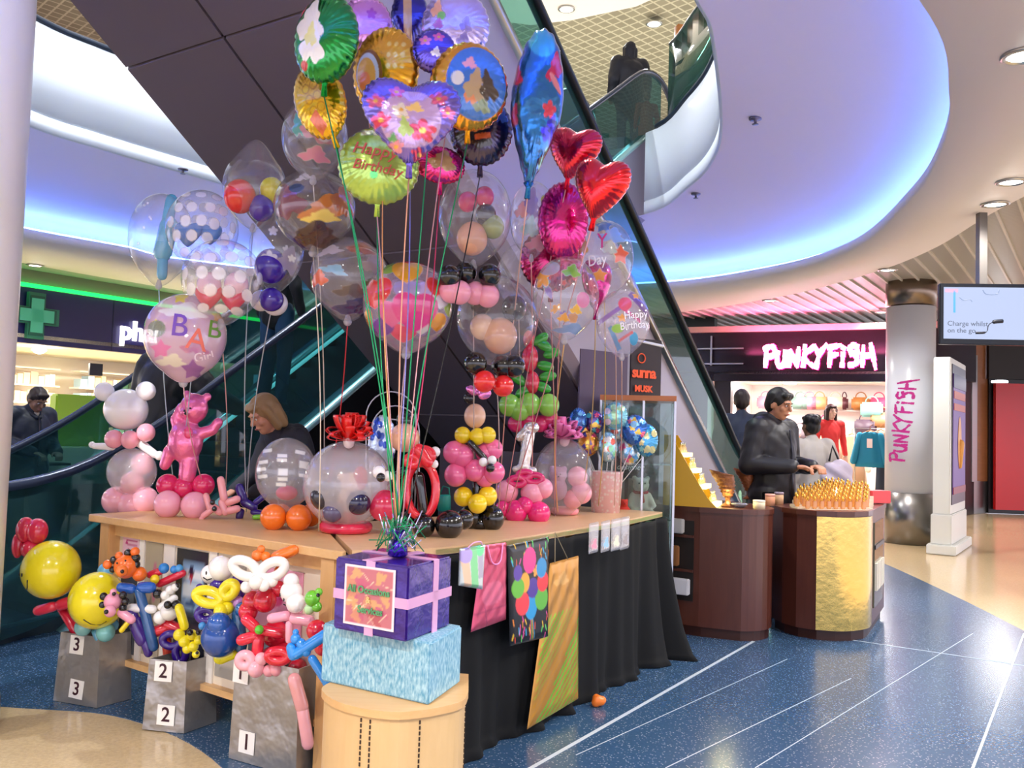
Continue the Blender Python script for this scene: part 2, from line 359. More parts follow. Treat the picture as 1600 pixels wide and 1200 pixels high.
# white fascia round the upper rim of the opening
bm = strips([(LP, 4.3), (off(LP, -.03), 4.31), (off(LP, -.03), 4.46), (off(LP, -.012), 4.465), (off(LP, -.012), 4.475), (off(LP, -.03), 4.48), (off(LP, -.03), 5.38), (LP, 5.4), (off(LP, .3), 5.4)], skip=[i for i in range(NR) if .3 < LP[i].x < 1.72 and LP[i].y > 11])
struct('wall_void_fascia', bm, mat('fascia_white', '#e6edf4', .35), True)
bm = B(); ol = off(LP, -.02); gi = [i for i in range(NR) if .3 < LP[i].x < 1.76 and LP[i].y > 11]; order = [(max(gi)+1+k) % NR for k in range(NR-len(gi))]; tube(bm, [(ol[i].x, ol[i].y, 5.42) for i in order], .035, 6); struct('trim_1', bm, mat('navy_edge', '#27303f', .4), True)
struct('floor_upper', strips([(off(LP, .3), 5.4), (off(LP, 9), 5.4), (off(LP, 9), 5.3), (off(LP, .35), 5.3), (off(LP, .3), 5.4)]), mat('upper_floor', '#cfc4b0', .3))
# slatted metal ceiling outside the ring
bm = strips([(off(RO, -.03), 3.66), (off(RO, 14), 3.66)]); 
m, nt, p = nt_new('perforated_tray'); tc = nt.nodes.new('ShaderNodeTexCoord'); mp = nt.nodes.new('ShaderNodeMapping'); mp.inputs['Rotation'].default_value = (0, 0, -math.atan2(UY, UX))
wv = nt.nodes.new('ShaderNodeTexWave'); wv.inputs['Scale'].default_value = 9; mix = nt.nodes.new('ShaderNodeMix'); mix.data_type = 'RGBA'; mix.inputs[6].default_value = C('#9a9994'); mix.inputs[7].default_value = C('#bdbbb6')
nt.links.new(tc.outputs['Object'], mp.inputs[0]); nt.links.new(mp.outputs[0], wv.inputs[0]); nt.links.new(wv.outputs['Fac'], mix.inputs[0]); nt.links.new(mix.outputs[2], p.inputs['Base Color']); p.inputs['Roughness'].default_value = .4
struct('ceiling_trays', bm, m)
bm = B(); Rax = Matrix.Rotation(math.atan2(UY, UX), 3, 'Z')
def outside(x, y):
    v = Vector((x, y, 0))-CEN; a = math.atan2(v.y, v.x) % (2*math.pi); return v.length > (RO[int(a/(2*math.pi)*NR) % NR]-CEN).length-.02
for k in range(-60, 80):
    run = None; o2 = k*.21
    for s in range(-40, 100):
        c = AX*(s*.3)+AP*(-o2); vis = outside(c.x, c.y) and c.y > 3 and c.y < 20 and -12 < c.x < 14
        if vis and run is None: run = s
        if (not vis) and run is not None:
            a, b_ = run*.3, (s-1)*.3
            if b_-a > .2: box(bm, tuple(AX*((a+b_)/2)+AP*(-o2)+Vector((0, 0, 3.645))), (b_-a, .022, .03), Rax)
            run = None
struct('ceiling_slats', bm, mat('slat_paint', '#d6d0c6', .4))
# upper storey ------------------------------------------------------
bm = B(); prism(bm, [(-20, 3), (14, 3), (14, 34), (-20, 34)], 9.1, 9.2); m, nt, p = nt_new('diamond_mesh')
tc = nt.nodes.new('ShaderNodeTexCoord'); mp = nt.nodes.new('ShaderNodeMapping'); mp.inputs['Rotation'].default_value = (0, 0, .785); mp.inputs['Scale'].default_value = (3.2, 3.2, 3.2)
br = nt.nodes.new('ShaderNodeTexBrick'); br.offset = 0; br.inputs['Color1'].default_value = C('#8f8874'); br.inputs['Color2'].default_value = C('#857e6b'); br.inputs['Mortar'].default_value = C('#bdb69f'); br.inputs['Scale'].default_value = 1; br.inputs['Mortar Size'].default_value = .06; br.inputs['Brick Width'].default_value = .7; br.inputs['Row Height'].default_value = .7
nt.links.new(tc.outputs['Object'], mp.inputs[0]); nt.links.new(mp.outputs[0], br.inputs[0]); nt.links.new(br.outputs[0], p.inputs['Base Color']); p.inputs['Roughness'].default_value = .6
struct('ceiling_upper', bm, m)
bm = B(); pl = [(-1, 16.2), (.15, 16.45), (.9, 16.2), (2.0, 15.6), (3.2, 14.2), (4, 12), (4, 6), (-8, 6), (-8, 14), (-4, 16)]
prism(bm, [(x, y) for x, y in pl], 9.0, 9.09); struct('ceiling_upper_disc', bm, M_CREAM)
bm = B(); prism(bm, [(-20, 27), (16, 27), (16, 27.3), (-20, 27.3)], 5.3, 9.2); struct('wall_upper_back', bm, mat('upper_wall', '#cfc0a4', .6))
bm = B(); prism(bm, [(-13, 12), (-12.8, 12), (-6, 24), (-6.2, 24)], 5.3, 9.2); struct('wall_upper_left', bm, mat('maroon_front', '#8a3348', .5))
bm = B(); prism(bm, [(-1, 22), (8, 22), (8, 22.15), (-1, 22.15)], 5.4, 7.3); struct('wall_upper_shopfront', bm, mat('teal_front', '#2f7a6c', .3))
def rail_glass(pts, z0, z1, name, label, tint='#6f9a88', a=.3, posts=True, postm=None, rail_r=.022):
    t = thing(name, label, 'railing', tuple(pts[0])[:2]+(z0,))
    bm = B(); vs = [(bm.verts.new((p[0], p[1], z0+.02)), bm.verts.new((p[0], p[1], z1-.03))) for p in pts]
    for q, r in zip(vs, vs[1:]): bm.faces.new((q[0], r[0], r[1], q[1]))
    g = obj('glass_panel', bm, glass_mat('glass_'+tint, tint, a, refl=0), t); md = g.modifiers.new('t', 'SOLIDIFY'); md.thickness = .012
    bm = B(); tube(bm, [(p[0], p[1], z1) for p in pts], rail_r, 8); obj('top_rail', bm, M_STEEL, t)
    return t
ra = [p for p in off(LP, .05) if p.x > 1.3 and 5.2 < p.y < 11.4]; ra.sort(key=lambda p: -p.y)
rt = rail_glass(ra, 5.4, 6.45, 'glass_balustrade', 'curved glass balustrade on the upper floor edge beside the wooden post')
for px, py, D in [(1053, 190, 11.2), (1122, 95, 9.4)]:
    c = PZ(px, py, 5.4) if False else P(px, py, D); bm = B(); box(bm, (c.x+.05, c.y, 6.0), (.11, .11, 1.25), RZ(.3), bev=.01); obj('wooden_post', bm, wood('post_wood', '#a8652c', '#c98546'), rt)
# white column at the left edge
t = thing('column', 'glossy white round column at the left edge of the picture', 'column', (-2.575, 4.0, 0))
bm = B(); lathe(bm, [(.31, 0), (.31, 7.2)], (-2.575, 4.0, 0), 48); obj('shaft', bm, mat('gloss_white', '#ffffff', .3), t)
bm = B(); lathe(bm, [(.33, 0), (.33, .12), (.312, .13), (.312, 0)], (-2.575, 4.0, 0), 48); obj('base_ring', bm, M_STEEL, t)
# the column in front of the fashion shop
cx, cy = 5.61, 12.6
t = thing('column', 'white round column with pink graffiti lettering and steel bands beside the fashion shop', 'column', (cx, cy, 0))
bm = B(); lathe(bm, [(.325, .7), (.325, 3.3)], (cx, cy, 0), 48); obj('shaft', bm, mat('column_white', '#dfe2ea', .3), t)
bm = B(); lathe(bm, [(.335, 0), (.335, .7), (.32, .702)], (cx, cy, 0), 48); obj('lower_band', bm, mat('band_steel', '#8a8683', .3, 1), t)
bm = B(); lathe(bm, [(.335, 3.32), (.335, 3.66), (.32, 3.67)], (cx, cy, 0), 48); obj('upper_band', bm, mat('band_bronze', '#8a7a6c', .3, 1), t)
# graffiti letter strokes on a unit grid (x across, y up)
STK = {'P': [[(.1, 0), (.18, 1)], [(.0, .88), (.5, 1.0), (.72, .8), (.6, .55), (.12, .45)]], 'U': [[(.1, .72), (.05, .25), (.2, .02), (.45, .1), (.6, .75)], [(.6, .75), (.62, .0)]],
       'N': [[(.05, 0), (.1, .78)], [(.1, .78), (.55, .0)], [(.55, .0), (.62, .9)]], 'K': [[(.1, 0), (.2, 1.02)], [(.75, .95), (.15, .45), (.72, .02)]],
       'Y': [[(.0, 1.0), (.3, .55)], [(.75, 1.05), (.3, .55), (.12, -.08)]], 'F': [[(.12, .0), (.22, 1.0)], [(.05, .9), (.8, 1.02)], [(.15, .5), (.62, .58)]],
       'i': [[(.1, 0), (.15, .62)], [(.16, .84), (.2, .92)]], 'S': [[(.65, .95), (.3, 1.0), (.12, .8), (.35, .6), (.6, .4), (.5, .1), (.1, .05)], [(.2, .55), (.68, .7)]], 'H': [[(.1, 0), (.16, .95)], [(.05, .48), (.75, .52)], [(.6, 1.05), (.9, -.12)]]}
def graffiti(word, hgt, fn, wd=.09):
    """flat brush strokes; fn maps (x, y, lift) to a point"""
    bm = B(); x = 0
    for ch in word:
        wch = .42 if ch == 'i' else .82
        for s in STK[ch]:
            pts = spline([Vector((p[0], p[1], 0)) for p in s], 5)
            for i, p in enumerate(pts[:-1]):
                q = pts[i+1]; d = (q-p).normalized(); n = Vector((-d.y, d.x, 0))*wd*(.8+.25*math.sin(i*1.3+x*3)); e = d*wd*.5
                cs = [p-e-n, q+e-n, q+e+n, p-e+n]
                lo = [bm.verts.new(fn((x+c.x)*hgt, c.y*hgt, 0)) for c in cs]; hi = [bm.verts.new(fn((x+c.x)*hgt, c.y*hgt, 1)) for c in cs]
                bm.faces.new(lo[::-1]); bm.faces.new(hi)
                for k in range(4): bm.faces.new((lo[k], lo[(k+1) % 4], hi[(k+1) % 4], hi[k]))
        x += wch
    return bm, x*hgt
def colfn(X, Y, l):      # the word climbs the shaft
    a = math.atan2(-cy, -cx)-.50+.42*X/1.25-(Y-.08)*1.15/.325; rr = .326+l*.003
    return (cx+rr*math.cos(a), cy+rr*math.sin(a), 1.13+X*.8)
bm, L = graffiti('PUNKYFiSH', .2, colfn, .1); obj('painted_lettering', bm, mat('pink_paint', '#c02a86', .5), t, smooth=False)
# ---------------------------------------------------------------- downlights
sp0 = Vector((-2.9, 1.55, 3.5)); t = thing('spotlight', 'unseen spotlight added to brighten the white column at the left picture edge', 'ceiling light', tuple(sp0))  # added lamp, no known fixture of the hall; it brightens the left column
bm = B(); tube(bm, [sp0, sp0+Vector((0, 0, -.12))], .012, 8); obj('stem', bm, M_STEEL, t)
bm = B(); capsule(bm, sp0+Vector((-.02, -.08, -.13)), sp0+Vector((.03, .1, -.2)), .05, .055); obj('lamp_head', bm, M_WHITE, t)
for en_, off_ in ((560, Vector((.06, .22, -.24))),):
    ld = bpy.data.lights.new('bulb', 'SPOT'); ld.energy = en_; ld.spot_size = math.radians(26); ld.spot_blend = .7; ld.shadow_soft_size = .06; lo = bpy.data.objects.new('bulb', ld); COL.objects.link(lo); lo.location = sp0+off_
    lo.rotation_euler = (Vector((-2.6, 4.0, 2.0))-lo.location).to_track_quat('-Z', 'Y').to_euler(); lo.parent = t; lo.matrix_parent_inverse = WM[t.name].inverted()
def downlight(x, y, z, w_=1.0, label=None, r=.1, lit=True, name='ceiling_downlight', em=20, grp=None, col=(1, .97, .94)):
    t = thing(name, label or 'round recessed downlight in the cream ceiling ring', 'ceiling light', (x, y, z), group=grp)
    bm = B(); lathe(bm, [(r*.92, -.002), (r*1.15, -.002), (r*1.18, -.012), (r*.9, -.02), (r*.88, -.004)], (x, y, z), 24); obj('trim_ring', bm, M_STEEL, t)
    bm = B(); lathe(bm, [(r*.88, -.006), (r*.5, -.013), (.001, -.015)], (x, y, z), 24); obj('lens', bm, mat('lamp_lens%g' % em, '#fff4e0', emit=(*col, 1), es=em), t)
    if lit:
        ld = bpy.data.lights.new('bulb', 'SPOT'); ld.energy = LAMP_W*w_; ld.color = col; ld.spot_size = math.radians(150); ld.spot_blend = .8; ld.shadow_soft_size = .07
        lo = bpy.data.objects.new('bulb', ld); COL.objects.link(lo); lo.location = (x, y, z-.06); lo.parent = t; lo.matrix_parent_inverse = WM[t.name].inverted()
for px, py, lb in [(1580, 283, 'round downlight at the right picture edge where cream ceiling meets the slats'), (1555, 318, 'oval-looking downlight just below the right edge downlight'), (1387, 421, 'downlight in the cream ring above the white column'), (1203, 469, 'small downlight in the cream ring above the pink ceiling glow'), (1600, 85, 'cut-off downlight high at the right edge of the cream ceiling'), (55, 414, 'downlight in the cream ring above the pharmacy')]:
    q = PZ(px, py, 3.5); downlight(q.x, q.y, 3.5, 1.9 if px == 1387 else 1.2, lb)
q = PZ(1377, 487, 3.6); downlight(q.x, q.y, 3.6, 2.2, 'small downlight in the slats left of the white column', r=.09)
for i, (x, y, ww) in enumerate([(4.1, 5.9, 1.6), (3.4, 3.2, 2.2), (1.4, 1.0, 2.4), (-1.3, .6, 2.6), (-4.2, .9, 2.2), (-6.6, 3.2, 1.5), (-7.4, 7.5, 1.0), (.8, 15.2, 1.0), (-3.0, 15.6, 1.0)]):
    downlight(x, y, 3.5, ww, 'recessed downlight in the cream ceiling ring away from the shops', grp='hall downlights out of sight')
for i, (x, y) in enumerate([(2.6, -1.6), (-2.6, -2.2), (0, -3.4), (6.2, 1.5), (7.4, 5.5), (8.3, 9.5)]):
    downlight(x, y, 3.6, 2.6, 'recessed downlight in the slatted ceiling of the hall', grp='slatted ceiling downlights out of sight')
for px, py, D, lb in [(885, 14, 0, 'bright downlight in the upper ceiling left of the climbing woman'), (1022, 37, 0, 'bright downlight in the upper ceiling right of the climbing woman')]:
    q = PZ(px, py, 8.99); downlight(q.x, q.y, 8.99, 7, lb, r=.13, em=60, col=(.92, .96, 1))
for x, y in [(-3, 9), (-6, 16), (5, 18), (0, 20), (-1.5, 7)]: downlight(x, y, 8.98, 9, 'downlight in the ceiling of the upper storey', r=.13, col=(.92, .96, 1), grp='upper storey downlights out of sight')
for px, py, lb in [(1180, 205, 'small grey ceiling sprinkler below the void edge, upper one'), (1087, 320, 'small grey ceiling sprinkler right of the escalator landing'), (285, 284, 'small grey sprinkler in the lilac ceiling at left')]:
    q = PZ(px, py, 4.15); v = ray(px, py)
    hit = None
    d = min(range(NR), key=lambda i: abs(((q-CEN).to_2d().normalized()-(LP[i]-CEN).to_2d().normalized()).length)); a = (LP[d]-CEN).length; b_ = (RI[d]-CEN).length
    tt = 1-min(max(((q-CEN).to_2d().length-a)/(b_-a), 0), 1); zz = 3.88+.42*(1-(1-tt)**1.6)
    bm = B(); lathe(bm, [(.06, 0), (.055, -.015), (.015, -.02), (.012, -.05), (.03, -.055), (.03, -.06)], (q.x, q.y, zz), 14); o = obj('sprinkler', bm, mat('sprinkler_grey', '#77727c', .4, .6)); setp(o, lb, 'sprinkler')
# ================================================================ ESCALATORS
def sweep_poly(bm, prof, line, across, mi=0, cap=True):
    """prof: (offset across, vertical offset) outline carried along a path of points"""
    rings = [[bm.verts.new(p + across*a + Vector((0, 0, z))) for a, z in prof] for p in line]; n = len(prof)
    for A, Bq in zip(rings, rings[1:]):
        for k in range(n): bm.faces.new((A[k], A[(k+1) % n], Bq[(k+1) % n], Bq[k])).material_index = mi
    if cap:
        bm.faces.new(rings[0][::-1]).material_index = mi; bm.faces.new(rings[-1]).material_index = mi
    return bm
M_SOFFIT = mat('bronze_panel', '#6a5e64', .42, .15); M_GROOVE = mat('panel_joint', '#2b2529', .6); M_CLAD = mat('white_cladding', '#a89da4', .35, .2)
M_STEP = mat('escalator_step', '#4a4a4e', .4, .6); M_TEALG = glass_mat('balustrade_glass', '#6fae9e', .12, refl=.0)
def esc_line(A, d, s0, s1, n=24): return [A + d*(s0+(s1-s0)*k/n) for k in range(n+1)]
# --- escalator 1: comes down over the stall to the right; A1 = right handrail near its foot
A1 = Vector((2.48, 9.5, 1.12)); D1 = Vector((-.649, -1, .84)); W1 = Vector((-.839, .544, 0))
t = thing('escalator', 'dark bronze escalator with black handrail rising overhead from right to upper left', 'escalator', (A1.x, A1.y, 0))
foot = [A1+Vector((.85, 1.25, -.14)), A1+Vector((.7, 1.08, -.15)), A1+Vector((.42, .68, -.13)), A1+Vector((.2, .32, -.08))]
top = [A1+D1*6.3+Vector((-.35, -.55, .25)), A1+D1*6.3+Vector((-1.3, -2.0, .3))]
for nm, o_, lb in (('handrail', 0, None), ('handrail', 1.62, None)):
    pts = foot+esc_line(A1, D1, .15, 6.2, 10)+top; pts = [p+W1*o_ for p in spline(pts, 3)]
    bm = B(); sweep_poly(bm, [(-.045, -.02), (-.045, .015), (-.02, .035), (.02, .035), (.045, .015), (.045, -.02), (.03, -.035), (-.03, -.035)], pts, W1); obj('handrail', bm, M_BLACK, t)
    # balustrade glass below the handrail
    bm = B(); v = [(bm.verts.new(p+Vector((0, 0, -.02))), bm.verts.new(p+Vector((0, 0, -.66 if i > 8 else -.85)))) for i, p in enumerate(pts)]
    for a, b in zip(v, v[1:]): bm.faces.new((a[0], b[0], b[1], a[1]))
    obj('glass_balustrade', bm, M_TEALG, t)
    line = esc_line(A1+W1*o_, D1, -.9, 6.3); bm = B(); sweep_poly(bm, [(-.10, -.70), (-.10, -.64), (.10, -.64), (.10, -.70)], line, W1); obj('deck', bm, M_STEEL, t)
line = esc_line(A1, D1, -.9, 6.3)
bm = B(); sweep_poly(bm, [(-.06, -.7), (-.06, -1.9), (0, -1.98), (.03, -1.98), (.03, -.7)], line, W1); obj('side_cladding', bm, M_CLAD, t, smooth=False, label='white side cladding')
bm = B(); sweep_poly(bm, [(1.72, -.7), (1.78, -.7), (1.78, -1.9), (1.74, -1.98), (1.7, -1.98)], line, W1); obj('side_cladding', bm, M_SOFFIT, t, smooth=False, label='dark side cladding')
bm = B(); sweep_poly(bm, [(.0, -1.9), (1.74, -1.9), (1.74, -1.96), (.0, -1.96)], line, W1); obj('truss', bm, M_GROOVE, t, smooth=False)
bm = B(); cuts = [-.9, .35, 1.6, 2.85, 4.08, 5.2, 6.3]
for a, b in zip(cuts, cuts[1:]): sweep_poly(bm, [(.02, -1.985), (.86, -1.985), (.86, -2.005), (.02, -2.005)], [A1+D1*(a+.006), A1+D1*(b-.006)], W1); sweep_poly(bm, [(.88, -1.985), (1.74, -1.985), (1.74, -2.005), (.88, -2.005)], [A1+D1*(a+.006), A1+D1*(b-.006)], W1)
obj('soffit_panels', bm, M_SOFFIT, t, smooth=False)
bm = B()
for k in range(46):
    p = A1+D1*(-.2+k*.14)+W1*.81+Vector((0, 0, -1.0)); box(bm, p, (1.2, .19, .1), Matrix(((W1.x, -W1.y, 0), (W1.y, W1.x, 0), (0, 0, 1))))
obj('steps', bm, M_STEP, t, smooth=False)
bm = B(); e1 = A1+D1*6.3
sweep_poly(bm, [(-.06, -.2), (1.78, -.2), (1.78, -1.75), (-.06, -1.75)], [e1+Vector((0, 0, -.5)), e1+Vector((-1.6, -2.45, -.28))], W1); obj('landing_soffit', bm, M_SOFFIT, t, smooth=False)
bm = B(); sweep_poly(bm, [(-.06, 0), (1.78, 0), (1.78, .04), (-.06, .04)], [Vector((A1.x+.2, A1.y+.3, 0)), Vector((A1.x+1.2, A1.y+1.8, 0))], W1); obj('floor_plate', bm, M_STEEL, t, smooth=False)
# --- escalator 2: rises from the left floor away to the landing of the upper storey
A2 = Vector((-2.5, 6.4, 1.38)); D2 = Vector((.6, .8, .717)); W2 = Vector((-.8, .6, 0))
t2 = thing('escalator', 'teal lit glass escalator rising from lower left towards the upper landing', 'escalator', (A2.x, A2.y, 0))
fo = [Vector((-3.22, 5.02, .97)), Vector((-3.12, 5.25, .965)), Vector((-2.98, 5.6, .985)), Vector((-2.78, 5.95, 1.10))]
tp = [Vector((1.78, 12.15, 6.4)), Vector((1.98, 12.42, 6.38)), Vector((2.15, 12.65, 6.2)), Vector((2.22, 12.74, 5.9)), Vector((2.15, 12.66, 5.6))]
for o_ in (0, 1.3):
    pts = fo+esc_line(A2, D2, 0, 6.8, 12)+tp; pts = [p+W2*o_ for p in spline(pts, 3)]
    bm = B(); sweep_poly(bm, [(-.035, -.03), (-.035, .015), (0, .03), (.035, .015), (.035, -.03)], pts, W2); obj('handrail', bm, mat('slate_rail', '#4c5468' if False else '#3b4358', .25, .3), t2)
    P2 = [p for p in pts if p.z > 1.0 or True][:-9]
    bm = B(); v = [(bm.verts.new(p+Vector((0, 0, -.02))), bm.verts.new(p+Vector((0, 0, -.93)))) for p in P2]
    for a, b in zip(v, v[1:]): bm.faces.new((a[0], b[0], b[1], a[1]))
    obj('glass_balustrade', bm, glass_mat('dark_teal_glass', '#4f8488', .22, refl=.01), t2)
    line = esc_line(A2+W2*o_, D2, -1.0, 7.0); bm = B(); sweep_poly(bm, [(-.07, -.98), (-.07, -.93), (.10, -.93), (.10, -.98)], line, W2)
    obj('deck', bm, mat('pale_deck', '#9fd0d4', .22, .35), t2)
line = esc_line(A2, D2, -1.0, 7.0)
bm = B(); sweep_poly(bm, [(-.05, -.98), (-.05, -2.1), (0, -2.12), (.0, -.98)], esc_line(A2, D2, -1.0, 5.2), W2); obj('side_cladding', bm, mat('dark_clad', '#1d2024', .25, .3), t2, smooth=False, label='dark glossy side cladding')
bm = B(); sweep_poly(bm, [(-.05, -.98), (-.05, -2.1), (0, -2.12), (.0, -.98)], esc_line(A2, D2, 5.2, 7.0), W2); sweep_poly(bm, [(-.05, -.98), (-.05, -2.1), (0, -2.12), (.0, -.98)], [A2+D2*7.0, A2+D2*7.0+Vector((.1, .14, -.02))], W2)
obj('side_cladding', bm, mat('pale_clad', '#9a95a8', .3, .2), t2, smooth=False, label='pale grey end cladding')
bm = B(); sweep_poly(bm, [(.0, -2.0), (1.35, -2.0), (1.35, -2.12), (.0, -2.12)], line, W2); sweep_poly(bm, [(1.3, -.98), (1.35, -.98), (1.35, -2.12), (1.3, -2.12)], line, W2); obj('truss', bm, mat('dark_clad', '#1d2024', .25, .3), t2, smooth=False)
bm = B()
for k in range(44):
    p = A2+D2*(-.6+k*.17)+W2*.65+Vector((0, 0, -1.14)); box(bm, p, (1.1, .2, .14), Matrix(((W2.x, -W2.y, 0), (W2.y, W2.x, 0), (0, 0, 1))))
obj('steps', bm, mat('dark_step', '#20262a', .4, .5), t2, smooth=False)
bm = B(); sweep_poly(bm, [(.1, -1.0), (.1, -.97), (.14, -.97), (.14, -1.0)], esc_line(A2, D2, 0, 6.9), W2); sweep_poly(bm, [(1.16, -1.0), (1.16, -.97), (1.2, -.97), (1.2, -1.0)], esc_line(A2, D2, 0, 6.9), W2)
obj('skirt_light', bm, mat('skirt_light', '#bff', emit=(.45, .95, .95, 1), es=1.3), t2)
bm = B(); q0_, q1_ = A2+W2*.02, A2+D2*4.6+W2*.02; va = [bm.verts.new(p) for p in ((q0_.x, q0_.y, 0), (q1_.x, q1_.y, 0), (q1_.x, q1_.y, q1_.z-2.08), (q0_.x, q0_.y, .02))]; bm.faces.new(va)
g_ = bmesh.ops.extrude_face_region(bm, geom=bm.faces[:]); bmesh.ops.translate(bm, verts=[v for v in g_['geom'] if isinstance(v, bmesh.types.BMVert)], vec=W2*.05); struct('wall_under_teal_escalator', bm, mat('dark_clad', '#1d2024', .25, .3))
bm = B(); q0_, q1_ = A1+D1*2.5, A1+D1*2.5+W1*1.74; box(bm, ((q0_.x+q1_.x)/2, (q0_.y+q1_.y)/2, (q0_.z-2.0)/2), (1.74, .05, q0_.z-2.0), RZ(math.atan2(W1.y, W1.x))); struct('wall_under_bronze_escalator', bm, M_SOFFIT)
# curved guard of dark glass with its kerb, in front of the escalator foot
g = spline([Vector(p) for p in [(-3.9, 4.1, 0), (-3.35, 4.9, 0), (-3.08, 5.5, 0), (-2.93, 5.95, 0), (-2.62, 6.35, 0), (-2.2, 6.9, 0)]], 8)
t = thing('glass_guard', 'curved dark glass guard on a low kerb at the escalator foot by the left column', 'glass barrier', tuple(g[0]))
bm = B(); v = [(bm.verts.new((p.x, p.y, .1)), bm.verts.new((p.x, p.y, .95))) for p in g[:34]]
for a, b in zip(v, v[1:]): bm.faces.new((a[0], b[0], b[1], a[1]))
obj('glass_panel', bm, glass_mat('smoke_glass', '#78858a', .2, refl=.01), t)
bm = B(); sweep_poly(bm, [(0, 0), (.05, 0), (.05, .1), (0, .1)], g, Vector((-.8, .6, 0))); obj('kerb', bm, mat('dark_kerb', '#3a4450', .4), t, smooth=False)
bm = B(); tube(bm, [(p.x, p.y, .105) for p in g], .014, 6); obj('kerb_strip', bm, mat('pale_strip', '#a9c6d2', .3, .4), t)
# ================================================================ PHARMACY (left)
F0, F1 = Vector((-9.3, 11.2, 0)), Vector((-3.2, 20.4, 0)); fd = (F1-F0).normalized(); fn = Vector((fd.y, -fd.x, 0))   # fn faces the hall
def fp(s, dpt=0, z=0): return F0+fd*s+fn*dpt+Vector((0, 0, z))
def sheet(bm, s0, s1, z0, z1, d=0, th=.06, mi=0):
    c = (fp(s0, d)+fp(s1, d))/2-fn*th/2; box(bm, (c.x, c.y, (z0+z1)/2), (abs(s1-s0), th, z1-z0), RZ(math.atan2(fd.y, fd.x)), mi)
FL = (F1-F0).length
bm = B(); sheet(bm, 0, FL, 2.52, 3.38, 0, .15); struct('wall_pharmacy_fascia', bm, mat('navy_fascia', '#1c1c58', .35))
bm = B()
for s in (2.2, 4.6, 7.0): sheet(bm, s, s+.012, 2.52, 3.38, .004, .01)
struct('trim_fascia_joints', bm, mat('joint_dark', '#0e0e30', .5))
bm = B(); sheet(bm, 0, FL, 3.38, 3.66, .02, .3); struct('wall_pharmacy_bulkhead', bm, mat('putty', '#9a8d7c', .6))
bm = B(); sheet(bm, 0, FL, 3.385, 3.44, .09, .06); o = obj('strip_light', bm, mat('green_led', '#0f0', emit=(.01, .85, .10, 1), es=2.2)); setp(o, 'long green strip light along the top of the navy pharmacy fascia', 'light')
bm = B(); c0 = 3.05
def crossbox(s_, d, k, th):
    sheet(bm, s_-.13*k, s_+.13*k, 2.95-.36*k, 2.95+.36*k, d, th); sheet(bm, s_-.36*k, s_+.36*k, 2.95-.13*k, 2.95+.13*k, d, th)
sx = None
for k in range(900):      # where along the fascia the cross hangs
    q = fp(k*.01, .1, 2.95); v = q-Vector((0, 0, CAMH)); px = 800+FPX*(v@_R)/(v@_f) if False else 800+FPX*v.dot(_R)/v.dot(_f)
    if px > 57 and sx is None: sx = k*.01
    if px > 190: sp = k*.01; break
t = thing('pharmacy_cross', 'green pharmacy cross mounted on the navy shop fascia', 'sign', tuple(fp(sx, .1, 2.95)))
crossbox(sx, .10, 1.0, .08); obj('outer_cross', bm, mat('cross_green', '#2f7f62', .4), t, smooth=False)
bm = B(); crossbox(sx, .115, .86, .02); obj('inner_cross', bm, mat('cross_dark', '#1f5f4a', .4), t, smooth=False)
bm = B(); crossbox(sx, .125, .74, .02); obj('lamp_field', bm, mat('cross_mid', '#3f9a78', .4, emit=(.05, .25, .15, 1), es=.4), t, smooth=False)
t = thing('shop_sign', 'white lit lettering on the navy pharmacy fascia', 'sign', tuple(fp(sp, .05, 2.9)))
o = text_on('sign_letters', 'pharmacy', .46, face_M(fp(sp, .05, 2.88), fd, (0, 0, 1)), mat('white_lit', '#fff', emit=(1, .9, .92, 1), es=2.6), t, align='LEFT', ext=.02, bold=.012)
# interior
MW = mat('shop_white', '#fbeedd', .6)
bm = B(); sheet(bm, -1, FL, 0, 2.7, -4.0, .1); struct('wall_pharmacy_back', bm, MW)
bm = B(); prism(bm, [tuple(fp(-1, 0))[:2], tuple(fp(FL, 0))[:2], tuple(fp(FL, -4))[:2], tuple(fp(-1, -4))[:2]], 2.6, 2.66); struct('ceiling_pharmacy', bm, MW)
bm = B(); prism(bm, [tuple(fp(-1, -.1))[:2], tuple(fp(FL, -.1))[:2], tuple(fp(FL, -4))[:2], tuple(fp(-1, -4))[:2]], 0, .006); struct('floor_pharmacy', bm, mat('olive_floor', '#8f9468', .3))
bm = B(); sheet(bm, 0.0, .5, 0, 2.52, .02, .2); struct('wall_pharmacy_pier', bm, mat('brown_pier', '#5a3a30', .5))
def alight(name, c, energy, size, col=(1, .9, .78), rot=(0, 0, 0)):
    ld = bpy.data.lights.new(name, 'AREA'); ld.energy = energy; ld.shape = 'RECTANGLE'; ld.size, ld.size_y = size; ld.color = col
    o = bpy.data.objects.new(name, ld); COL.objects.link(o); o.location = c; o.rotation_euler = rot; return o
c = fp(4.5, -1.6, 2.58); 
for s in (1.5, 4.2, 7.0):
    q = fp(s, -1.5, 2.56); tt = thing('ceiling_lamp', 'bright lamp in the pharmacy ceiling', 'ceiling light', tuple(q), group='pharmacy ceiling lamps')
    bm = B(); lathe(bm, [(.10, 0), (.12, -.02), (.07, -.07), (.001, -.09)], tuple(q), 16); obj('shade', bm, mat('lamp_lens60', '#fff4e0', emit=(1, .9, .75, 1), es=40), tt)
    lo = alight('lamp_light', q+Vector((0, 0, -.12)), 190, (1.2, 1.2)); lo.parent = tt; lo.matrix_parent_inverse = WM[tt.name].inverted()
